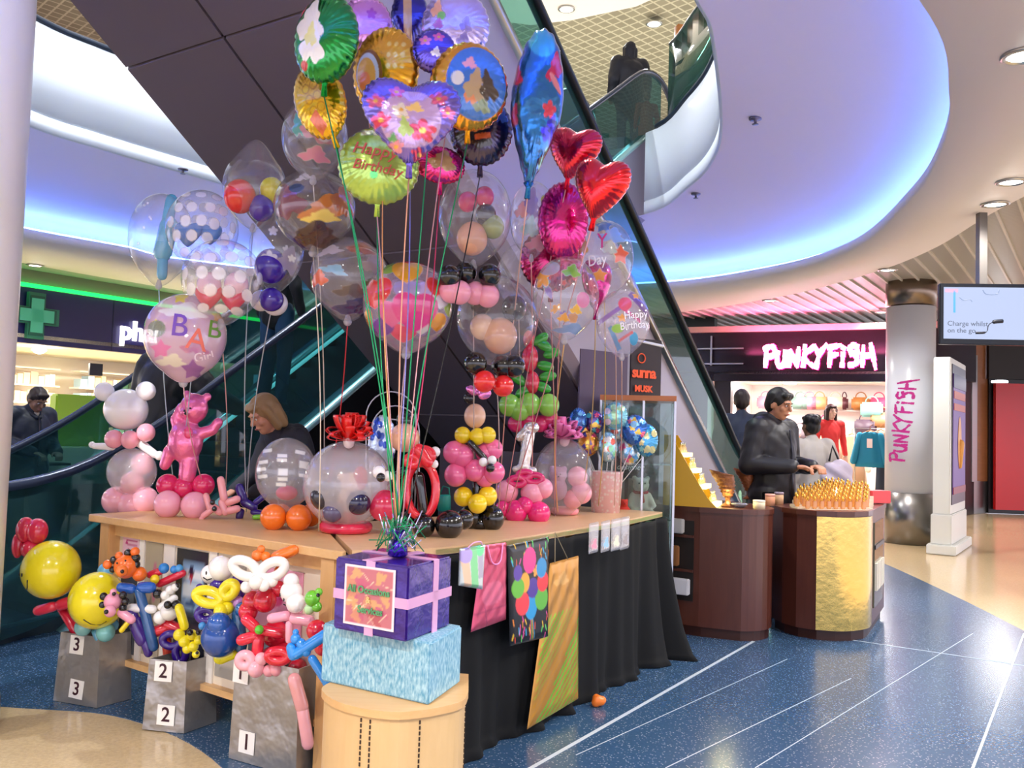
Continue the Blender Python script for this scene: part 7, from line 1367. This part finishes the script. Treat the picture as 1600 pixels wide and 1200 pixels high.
# pink yellow black sculpture
t, D = fig('balloon_sculpture', 'balloon sculpture of pink, yellow and black balls topped by a pink bow', 748, 828); k = D/FPX
for x, y, r_ in [(768, 810, 20), (735, 808, 19), (722, 812, 14), (750, 818, 14)]: bb(t, D, x, y, r_, '#0b0b0d', .06)
for x, y in [(724, 776), (762, 775), (746, 787)]: bb(t, D, x, y, 15, '#f4d414', -.05 if x == 746 else 0)
for x, y, r_ in [(710, 707, 18), (722, 712, 18), (712, 742, 18), (742, 735, 17), (758, 708, 15), (770, 702, 16), (772, 738, 17), (758, 745, 16), (728, 735, 14)]: bb(t, D, x, y, r_, '#f06a9c', 0 if r_ < 17 else -.03)
for x, y in [(723, 680), (746, 682), (762, 680)]: bb(t, D, x, y, 13, '#f4d414', -.03)
seg(t, P(745, 755, D+.02), P(745, 790, D+.02), 7*k, '#101014'); seg(t, P(735, 692, D-.06), P(757, 716, D-.06), 5*k, '#101014'); bb(t, D, 755, 722, 7, '#f4f0f0', -.1); bb(t, D, 769, 719, 7, '#f4f0f0', -.1); bb(t, D, 766, 731, 7, '#101014', -.12)
bb(t, D, 742, 650, 17, '#e8b898', 0, 1.15, 'peach_ball'); bb(t, D, 733, 622, 9, '#141418', .02)
bm = B(); ell(bm, P(738, 610, D), (11*k, 5*k, 7*k), Matrix.Rotation(.5, 3, 'Y')); ell(bm, P(757, 616, D), (11*k, 5*k, 8*k), Matrix.Rotation(-.4, 3, 'Y')); ell(bm, P(747, 614, D-.01), 4*k); obj('foil_bow', bm, FOIL2('#e88ac8'), t)
# number one
t, D = fig('balloon_display', 'silver foil number one balloon on pink and magenta balloons', 822, 812); k = D/FPX
for x, y, r_, h in [(806, 800, 18, '#ec2a7c'), (842, 802, 18, '#ec2a7c'), (792, 768, 18, '#f6a0b8'), (832, 770, 19, '#f6a0b8'), (848, 763, 16, '#f6a0b8'), (785, 795, 12, '#ec2a7c'), (820, 790, 14, '#ec2a7c')]: bb(t, D, x, y, r_, h, -.04 if h == '#ec2a7c' else 0)
for cx_, cy_, ax_, ay_ in [(808, 752, 12, 6), (835, 748, 12, 6), (820, 742, 10, 5)]: lp(cx_, cy_, ax_, ay_, 5, '#e02470', -.03)
bm = B(); capsule(bm, P(827, 678, D), P(818, 730, D), 9.5*k, 9.5*k); capsule(bm, P(812, 683, D), P(826, 670, D), 7*k, 8*k); capsule(bm, P(806, 733, D), P(833, 735, D), 6.5*k, 6.5*k); capsule(bm, P(827, 668, D), P(834, 668, D), 9*k)
remeshed('number_one', bm, .005, mat('silver_foil', '#e4e0da', .22, .7, bump=.3, bscale=30), t, 3)
# globe with pink bow
t, D = fig('balloon_globe', 'clear balloon globe with pink pull bow holding a teddy and pink balloons', 878, 806, .9); k = D/FPX
bm = B(); c = PZ(882, 804, .9); rr = 17*k; tube(bm, [Vector((c.x+rr*math.cos(a), c.y+rr*math.sin(a), .9+6*k)) for a in [2*math.pi*i/26 for i in range(26)]], 6*k, 10, closed=True); obj('ring_base', bm, latex('#f49aa8'), t)
r = bubble('x', 880, 742, 46, 57, D, tint=(.85, .78, .82, .16), knot=False)
for ch in list(r[0].children): ch.parent = t; ch.matrix_parent_inverse = WM[t.name].inverted(); ch.name = 'globe'
bpy.data.objects.remove(r[0])
bb(t, D, 902, 745, 16, '#f4a0b4', 0, nm='inner_balloon'); bb(t, D, 908, 770, 17, '#f4a0b4', 0, nm='inner_balloon'); bb(t, D, 895, 780, 15, '#f08aa0', 0, nm='inner_balloon')
bm = B(); cc_ = P(872, 742, D-.02); ell(bm, cc_, (14*k, 11*k, 13*k)); ell(bm, cc_+Vector((0, 0, -.085)), (15*k, 12*k, 18*k)); ell(bm, cc_+Vector((-.035, 0, .035)), 5*k); ell(bm, cc_+Vector((.035, 0, .035)), 5*k); remeshed('teddy', bm, .006, mat('plush_mauve', '#b08aa0', .9), t, 2)
bm = B(); 
for s in (-1, 1): ell(bm, cc_+Vector((s*.012, -.038, .005)), .004)
ell(bm, cc_+Vector((0, -.045, -.008)), .005); obj('eyes_and_nose', bm, M_DARK, t)
bow(t, P(880, 678, D), 34*k, '#f07ab8', 9, 30); seg(t, P(882, 690, D), P(884, 680, D), 8*k, '#e8c8d0', 'tied_neck')
# bucket with stick balloons
t, D = fig('bucket', 'pink floral bucket holding foil balloons on sticks', 946, 802, cat='bucket'); c = PZ(946, 800, .9); k = c.y/FPX; m, nt, p = nt_new('floral_paper')
tc = nt.nodes.new('ShaderNodeTexCoord'); v = nt.nodes.new('ShaderNodeTexVoronoi'); v.inputs['Scale'].default_value = 42; cr = nt.nodes.new('ShaderNodeValToRGB'); cr.color_ramp.elements[0].position = .25; cr.color_ramp.elements[0].color = C('#f6e8e4'); cr.color_ramp.elements[1].position = .5; cr.color_ramp.elements[1].color = C('#f0c4c4')
nt.links.new(tc.outputs['Object'], v.inputs[0]); nt.links.new(v.outputs['Distance'], cr.inputs[0]); nt.links.new(cr.outputs[0], p.inputs['Base Color'])
bm = B(); lathe(bm, [(22*k, 0), (26*k, 62*k), (27*k, 63*k), (25*k, 63*k), (20*k, 4*k)], (c.x, c.y, .9), 32); obj('pail', bm, m, t)
Ds = c.y
for i, (x, y, rx, rz_, bs, cols_) in enumerate([(903, 657, 14, 20, '#2a68b8', ['#6ab0e0', '#1a4890']), (928, 660, 16, 19, '#5a4a90', ['#e04a6a', '#f0c040', '#4ac0d0']), (961, 650, 20, 22, '#7ac0d0', ['#a8d8a8', '#e8e0f0']), (964, 668, 17, 19, '#b8d8d8', ['#e86a5a', '#f0e0a0']), (919, 693, 17, 20, '#d89030', ['#c8305a', '#f0d040', '#4a3a90']), (950, 698, 15, 24, '#9ac8d8', ['#f0f0f0', '#e86a5a', '#8ad0a0']), (983, 703, 18, 24, '#c8d8e0', ['#e0508a', '#f0c860', '#6ab0e0']), (992, 672, 21, 24, '#2a6ac0', ['#e8c040', '#e05a7a', '#8ac8f0']), (1010, 688, 18, 26, '#3a98c8', ['#7ad0d8', '#e8e0a0']), (910, 675, 14, 18, '#3a80c0', ['#f0b040'])]):
    q2 = random.Random(i+50); foil('small %s foil balloon on a stick in the pink bucket' % ['deep blue leftmost', 'dark multicoloured', 'aqua topmost', 'pale green red spotted', 'orange and gold', 'pale blue front', 'silvery lowest right', 'bright blue upper right', 'turquoise far right', 'blue and orange hidden'][i], x, y, rx, rz_, Ds+.07*math.sin(i*2.3)-.03, base=bs, bm_=.7, T=.55, motifs=[(q2.choice('fscb'), q2.uniform(-.7, .7), q2.uniform(-.7, .7), .26, .22, q2.choice(cols_), 0, .5) for _ in range(12)], neck=False, stick=tuple(Vector((c.x+q2.uniform(-.03, .03), c.y+q2.uniform(-.03, .03), .93))), puck=24)
# teddies
def teddy(label, px, py, D, s, col, mz='#f0e8e0', name='teddy_bear', scarf=None, sit=True):
    b = P(px, py, D); t = thing(name, label, 'soft toy', tuple(b)); bm = B(); a = lambda x, y, z: b+Vector((x*s, y*s, z*s))
    ell(bm, a(0, 0, .12), (.085*s, .075*s, .11*s)); ell(bm, a(0, -.02, .28), (.075*s, .07*s, .07*s)); 
    for g_ in (-1, 1): ell(bm, a(g_*.06, 0, .34), .026*s); capsule(bm, a(g_*.07, -.01, .19), a(g_*.11, -.06, .10), .03*s, .028*s); capsule(bm, a(g_*.05, -.03, .05), a(g_*.09, -.13, .035), .036*s, .034*s)
    ell(bm, a(0, -.085, .262), (.034*s, .026*s, .027*s)); remeshed('plush_body', bm, .009, mat('plush'+col, col, .95), t, 2, disp=lambda c: .002*np.sin(c[:, 0]*300)*np.sin(c[:, 2]*280))
    bm = B(); ell(bm, a(0, -.112, .27), .009*s)
    for g_ in (-1, 1): ell(bm, a(g_*.027, -.085, .30), .007*s)
    obj('eyes_and_nose', bm, M_DARK, t)
    if scarf: bm = B(); tube(bm, [a(.06*math.cos(q_), .055*math.sin(q_), .215) for q_ in [2*math.pi*i/18 for i in range(18)]], .014*s, 8, closed=True); capsule(bm, a(0, -.07, .21), a(.01, -.1, .14), .016*s); obj('scarf', bm, mat('scarf'+scarf, scarf, .8), t)
    return t
teddy('white and brown soft toy bear with red scarf on the upper cabinet shelf', 1000, 806, 6.08, .74, '#d8ccc0', scarf='#b02028'); teddy('shaggy brown soft toy in the middle of the glass cabinet', 1026, 910, 6.05, .68, '#8a7468'); teddy('blue soft toy at the bottom of the glass cabinet', 1026, 1012, 5.98, .6, '#3a5aa8')
t = thing('toy_box', 'small yellow and white boxes beside the soft toys in the cabinet', 'box', tuple(P(1020, 815, 6.15))); bm = B(); box(bm, P(1022, 822, 6.16)+Vector((0, 0, .0)), (.12, .1, .06), RZ(-.3), bev=.004); obj('carton_body', bm, mat('pale_yellow', '#e8e0b0', .5), t, smooth=False)
teddy('small red and orange soft toy in front of the white bear', 975, 808, 5.95, .34, '#c83a30')
bm = B(); q = PZ(693, 800, .9); lathe(bm, [(.035, 0), (.04, .01), (.038, .09), (.03, .1)], (q.x, q.y+.05, .9), 18); tube(bm, [Vector((q.x-.03, q.y+.05, 1.0)), Vector((q.x-.01, q.y+.05, 1.05)), Vector((q.x+.025, q.y+.05, 1.04)), Vector((q.x+.03, q.y+.05, .98))], .005, 6); o = obj('watering_can', bm, mat('teal_plastic', '#1f8a78', .35)); setp(o, 'small teal plastic watering can between the black balloons', 'watering can')
# ---------------------------------------------------------------- twisted balloons in the silver bags
def bagpt(ab, f=.5, d=.09, z=.2): a, b = ab; return a.lerp(b, f)+Vector((.05, d, z))
def tw(name, label, segs=(), balls=(), loops=(), D=4, cat='balloon figure', stem=None, stemcol='#d0203c'):
    first = balls[0][:2] if balls else (segs[0][0] if segs else loops[0][:2]); t = thing(name, label, cat, tuple(P(first[0], first[1], D)))
    k = D/FPX
    for s in segs: seg(t, P(*s[0], D+(s[4] if len(s) > 4 else 0)), P(*s[1], D+(s[4] if len(s) > 4 else 0)), s[2]*k, s[3])
    for s in balls: bb(t, D, s[0], s[1], s[2], s[3], s[4] if len(s) > 4 else 0)
    for s in loops:
        dd = s[6] if len(s) > 6 else 0; ro = math.radians(s[7]) if len(s) > 7 else 0; c = P(s[0], s[1], D+dd); ex = P(s[0]+1, s[1], D+dd)-c; ez = P(s[0], s[1]+1, D+dd)-c
        loop(t, c, (ex*math.cos(ro)+ez*math.sin(ro))*s[2], (-ex*math.sin(ro)+ez*math.cos(ro))*s[3], s[4]*k, s[5])
    if stem: bm = B(); tube(bm, [P(stem[0], stem[1], D+.03), Vector(stem[2])], 7*k, 10); obj('stem_balloon', bm, latex(stemcol), t)
    return t
def smile(t, px, py, r, D, eyes, mouth):
    k = D/FPX; bm = B(); R_ = r*k; c = P(px, py, D)
    def on(x, y):      # point on the ball's near surface
        a = P(x, y, D)-c; d2 = a.x**2+a.z**2; return c+Vector((a.x, -math.sqrt(max(0, R_*R_*1.0-d2))-.002, a.z))
    for x, y in eyes: ell(bm, on(x, y), (1.2*k, .6*k, 3*k), seg=8)
    tube(bm, [on(x, y) for x, y in mouth], 1.0*k, 5); obj('drawn_face', bm, mat('ink_black', '#14141a', .5), t)
D3 = 4.47; s3 = bagpt(b3, .4)
t = tw('smiley_balloon', 'yellow smiley balloon with red heart balloons on top, leftmost in bag three', balls=[(80, 890, 43, '#f0e01c')], segs=[((60, 954), (82, 948), 8, '#d8284a'), ((95, 945), (118, 938), 9, '#d8284a')], D=D3, stem=(93, 945, s3))
smile(t, 80, 890, 43, D3, [(44, 893), (53, 893)], [(50, 919), (56, 917), (61, 911), (64, 900)])
for x, y, rx, rz_ in [(40, 828, 14, 20), (58, 830, 16, 20), (28, 852, 9, 20), (47, 858, 14, 14)]: ball(t, P(x, y, D3+.03), (rx*D3/FPX, rx*D3/FPX, rz_*D3/FPX), '#d8284a', 'heart_balloon')
D3b = 4.38; t = tw('smiley_balloon', 'yellow smiley balloon with light blue balls, right of the other smiley', balls=[(152, 938, 42, '#f0e01c'), (130, 980, 13, '#8acbd0', .05), (165, 988, 14, '#7ac0c0', 0), (165, 892, 12, '#6ab8e0', .06), (175, 977, 10, '#4a98c0', .06)], D=D3b, stem=(150, 985, bagpt(b3, .8)), stemcol='#6ab8e0')
smile(t, 152, 938, 42, D3b, [], [(148, 960), (156, 968), (167, 971), (176, 966)])
D2_ = 4.2; s2 = bagpt(b2, .5)
t = tw('balloon_tiger', 'orange balloon tiger head with black ears on a blue stick in bag two', balls=[(197, 885, 18, '#f07020'), (190, 892, 9, '#f07a28', -.06), (186, 868, 6, '#f07020'), (211, 862, 7, '#f07020'), (176, 890, 5, '#0e0e10'), (178, 875, 6, '#0e0e10'), (200, 864, 6, '#0e0e10'), (212, 872, 7, '#0e0e10'), (213, 882, 6, '#0e0e10'), (168, 882, 7, '#f07020'), (218, 897, 11, '#f07020', .02), (191, 893, 3, '#0e0e10', -.1), (183, 880, 1.5, '#0e0e10', -.06), (196, 876, 1.5, '#0e0e10', -.07)], segs=[((190, 918), (205, 920), 8, '#1c5cb8'), ((222, 918), (235, 918), 9, '#1c5cb8'), ((218, 925), (240, 1010), 8, '#2a5890')], D=D2_)
tw('balloon_animal', 'pink balloon animal face with black ears and nose in bag two', balls=[(176, 940, 13, '#eea0b8'), (172, 955, 9, '#eea0b8', -.05), (177, 925, 5, '#eea0b8'), (162, 932, 6, '#0e0e10'), (160, 945, 5, '#0e0e10'), (192, 930, 6, '#0e0e10'), (196, 940, 6, '#0e0e10'), (192, 950, 6, '#0e0e10'), (166, 956, 3.5, '#0e0e10', -.1), (178, 928, 3, '#0e0e10', -.03)], segs=[((190, 958), (205, 968), 7, '#eea0b8'), ((205, 960), (222, 1000), 10, '#3a1c7c', .05), ((215, 970), (232, 1020), 7, '#3a1c7c', .05), ((190, 985), (202, 970), 4, '#e8d020')], D=D2_-.05)
tw('balloon_animal', 'white balloon dog with black ears and a long white tail in bag two', balls=[(265, 955, 14, '#f0eeea'), (250, 965, 10, '#f0eeea'), (258, 930, 7, '#f0eeea'), (266, 922, 7, '#f0eeea'), (273, 918, 6, '#f0eeea'), (246, 928, 7, '#0e0e10'), (262, 945, 6, '#0e0e10', -.05), (275, 945, 7, '#0e0e10', -.04), (277, 915, 4, '#0e0e10')], segs=[((205, 950), (238, 952), 7, '#f0eeea'), ((252, 948), (272, 935), 6, '#f0eeea')], D=D2_)
tw('balloon_flower', 'red balloon with blue top and yellow middle at the back of bag two', segs=[((235, 898), (250, 893), 6, '#d8203c'), ((250, 912), (285, 896), 6, '#d8203c'), ((240, 988), (258, 982), 9, '#e02838', -.05), ((262, 975), (280, 985), 9, '#e02838', -.05), ((260, 1000), (262, 1022), 7, '#e04030')], balls=[(242, 905, 7, '#f0d020', -.03), (256, 888, 8, '#2a88d8'), (272, 890, 6, '#2a88d8'), (280, 888, 6, '#4aa0e0')], D=D2_+.08)
tw('balloon_bear', 'small yellow balloon bear with a long neck hanging from bag two', segs=[((280, 950), (288, 978), 7, '#f0e01c')], balls=[(280, 992, 9, '#f0e01c'), (288, 1002, 9, '#f0e01c'), (300, 992, 8, '#f0e01c'), (302, 1010, 8, '#f0e01c'), (292, 1014, 7, '#f0e01c'), (310, 1000, 7, '#f0e01c'), (306, 1022, 6, '#f0e01c'), (297, 988, 5, '#0e0e10', -.04), (310, 988, 4, '#0e0e10', -.04), (308, 1020, 2.5, '#0e0e10', -.06)], D=D2_-.1)
tw('balloon_flower', 'dark violet looped balloon flower low in bag two', loops=[(268, 1000, 14, 10, 6, '#32147c'), (282, 1020, 8, 14, 6, '#32147c')], D=D2_-.02)
D1_ = 3.8; s1 = bagpt(b1, .5)
tw('balloon_flower', 'yellow looped balloon flower between bags two and one', loops=[(326, 933, 20, 10, 8, '#f0e020', 0, 15), (358, 922, 12, 8, 8, '#f0e020', 0, -50)], balls=[(345, 955, 11, '#f0e020', -.02), (355, 950, 10, '#f0e020'), (343, 1028, 9, '#e8e01c'), (352, 1024, 8, '#e8e01c')], segs=[((345, 1030), (364, 1022), 8, '#e8e01c')], D=D1_+.05)
t = tw('balloon_figure', 'white balloon puppy head with drawn face behind the yellow flower', balls=[(345, 888, 19, '#f2f0ee'), (328, 897, 14, '#f2f0ee')], D=D1_+.12)
smile(t, 328, 897, 14, D1_+.12, [(327, 893), (338, 888)], [(322, 900), (328, 904), (335, 902)])
tw('balloon_flower', 'violet twisted balloon loops below the white puppy head', loops=[(322, 960, 12, 9, 7, '#3c1a90')], balls=[(340, 915, 12, '#3c1a90'), (372, 905, 9, '#3c1a90'), (312, 918, 6, '#3c1a90'), (375, 930, 8, '#3c1a90'), (372, 942, 10, '#c890d8', -.04)], D=D1_+.12)
tw('balloon_figure', 'large round blue balloon with blue arm at the left of bag one', balls=[(345, 995, 30, '#1a4a98'), (342, 975, 18, '#2258a8', -.03), (378, 952, 11, '#1f5c9c', -.02), (316, 978, 6, '#3a88c8')], segs=[((372, 960), (376, 1010), 10, '#2a5a88', .02)], D=D1_+.04)
tw('balloon_flower', 'white looped balloon flower at the top of bag one', loops=[(382, 888, 20, 11, 8, '#f4f0ea', 0, 25), (426, 890, 20, 11, 8, '#f4f0ea', 0, -25)], balls=[(400, 910, 11, '#f4f0ea', -.03), (385, 917, 9, '#f4f0ea'), (412, 915, 9, '#f4f0ea', -.02), (425, 908, 9, '#f4f0ea')], D=D1_-.12)
tw('balloon_flower', 'orange twisted balloon behind the white flower', balls=[(408, 858, 6, '#f07820'), (402, 868, 9, '#f07820'), (415, 870, 8, '#f07820'), (437, 893, 9, '#f07820')], segs=[((432, 870), (458, 860), 9, '#f07820')], D=D1_-.08)
tw('balloon_heart', 'red balloon bunch in the middle of bag one', balls=[(414, 938, 18, '#d8203c', -.03), (395, 940, 16, '#d0203a'), (435, 920, 12, '#e03048'), (388, 955, 15, '#d8203c'), (430, 990, 20, '#d8203c', .03), (465, 1045, 15, '#c81c34')], segs=[((420, 1020), (450, 1012), 9, '#d8203c')], D=D1_)
t = tw('balloon_flower', 'red five petal balloon flower with green centre on bag one', segs=[((385, 968), (398, 980), 9, '#e02440'), ((378, 1000), (398, 994), 9, '#e02440'), ((404, 998), (402, 1018), 9, '#e02440'), ((412, 985), (438, 990), 8, '#e02440')], balls=[(405, 984, 7, '#5ac030', -.04)], D=D1_-.08)
t = tw('balloon_figure', 'white balloon figure with pink bow tie arms at the right of bag one', balls=[(455, 925, 17, '#f4ecec'), (462, 942, 15, '#f4ecec', -.02), (455, 908, 12, '#f4ecec')], segs=[((425, 966), (448, 962), 8, '#f0a0b8'), ((460, 966), (483, 970), 9, '#f4a8bc'), ((452, 975), (452, 1000), 6, '#f4a8bc')], D=D1_-.2)
smile(t, 455, 925, 17, D1_-.2, [(440, 928), (447, 934)], [(443, 944), (450, 947)])
tw('balloon_figure', 'green balloon frog head at the right side of bag one', balls=[(488, 935, 12, '#6cc030'), (495, 948, 8, '#6cc030'), (498, 925, 6, '#78c838'), (483, 952, 8, '#b8d8a0'), (497, 930, 3, '#101014', -.05)], D=D1_-.28)
tw('balloon_heart', 'red heart balloon at the right edge of bag one by the table leg', balls=[(495, 985, 16, '#d81c34'), (510, 1000, 15, '#d81c34'), (505, 1010, 14, '#d81c34')], D=D1_-.3)
tw('balloon_sword', 'bright blue twisted balloon sword hanging over bag one', segs=[((462, 1022), (508, 992), 9, '#2a8ce0'), ((488, 1030), (518, 1078), 7, '#2a88dc'), ((455, 1012), (458, 1024), 8, '#2a8ce0'), ((470, 1005), (478, 1018), 8, '#3090e4')], balls=[(462, 998, 8, '#2a8ce0'), (462, 988, 5, '#2a8ce0')], D=D1_-.42)
tw('balloon_flower', 'pale pink balloon loops at the front rim of bag one', loops=[(383, 1032, 9, 9, 8, '#f4b0bc')], balls=[(400, 1045, 13, '#f4b0bc'), (408, 1030, 10, '#f4b0bc'), (432, 1045, 11, '#f0a0ac'), (420, 1048, 9, '#f0a0ac')], D=D1_-.1)
tw('balloon_loop', 'glossy red balloon loop above the long pink stick', loops=[(435, 1025, 15, 8, 8, '#dc1c34')], D=D1_-.14)
tw('balloon_stick', 'long pale pink balloon stick hanging down the front of bag one', segs=[((460, 1062), (472, 1105), 10.5, '#e8a0a0'), ((472, 1105), (481, 1162), 9.5, '#f0a8b0')], D=D1_-.2)
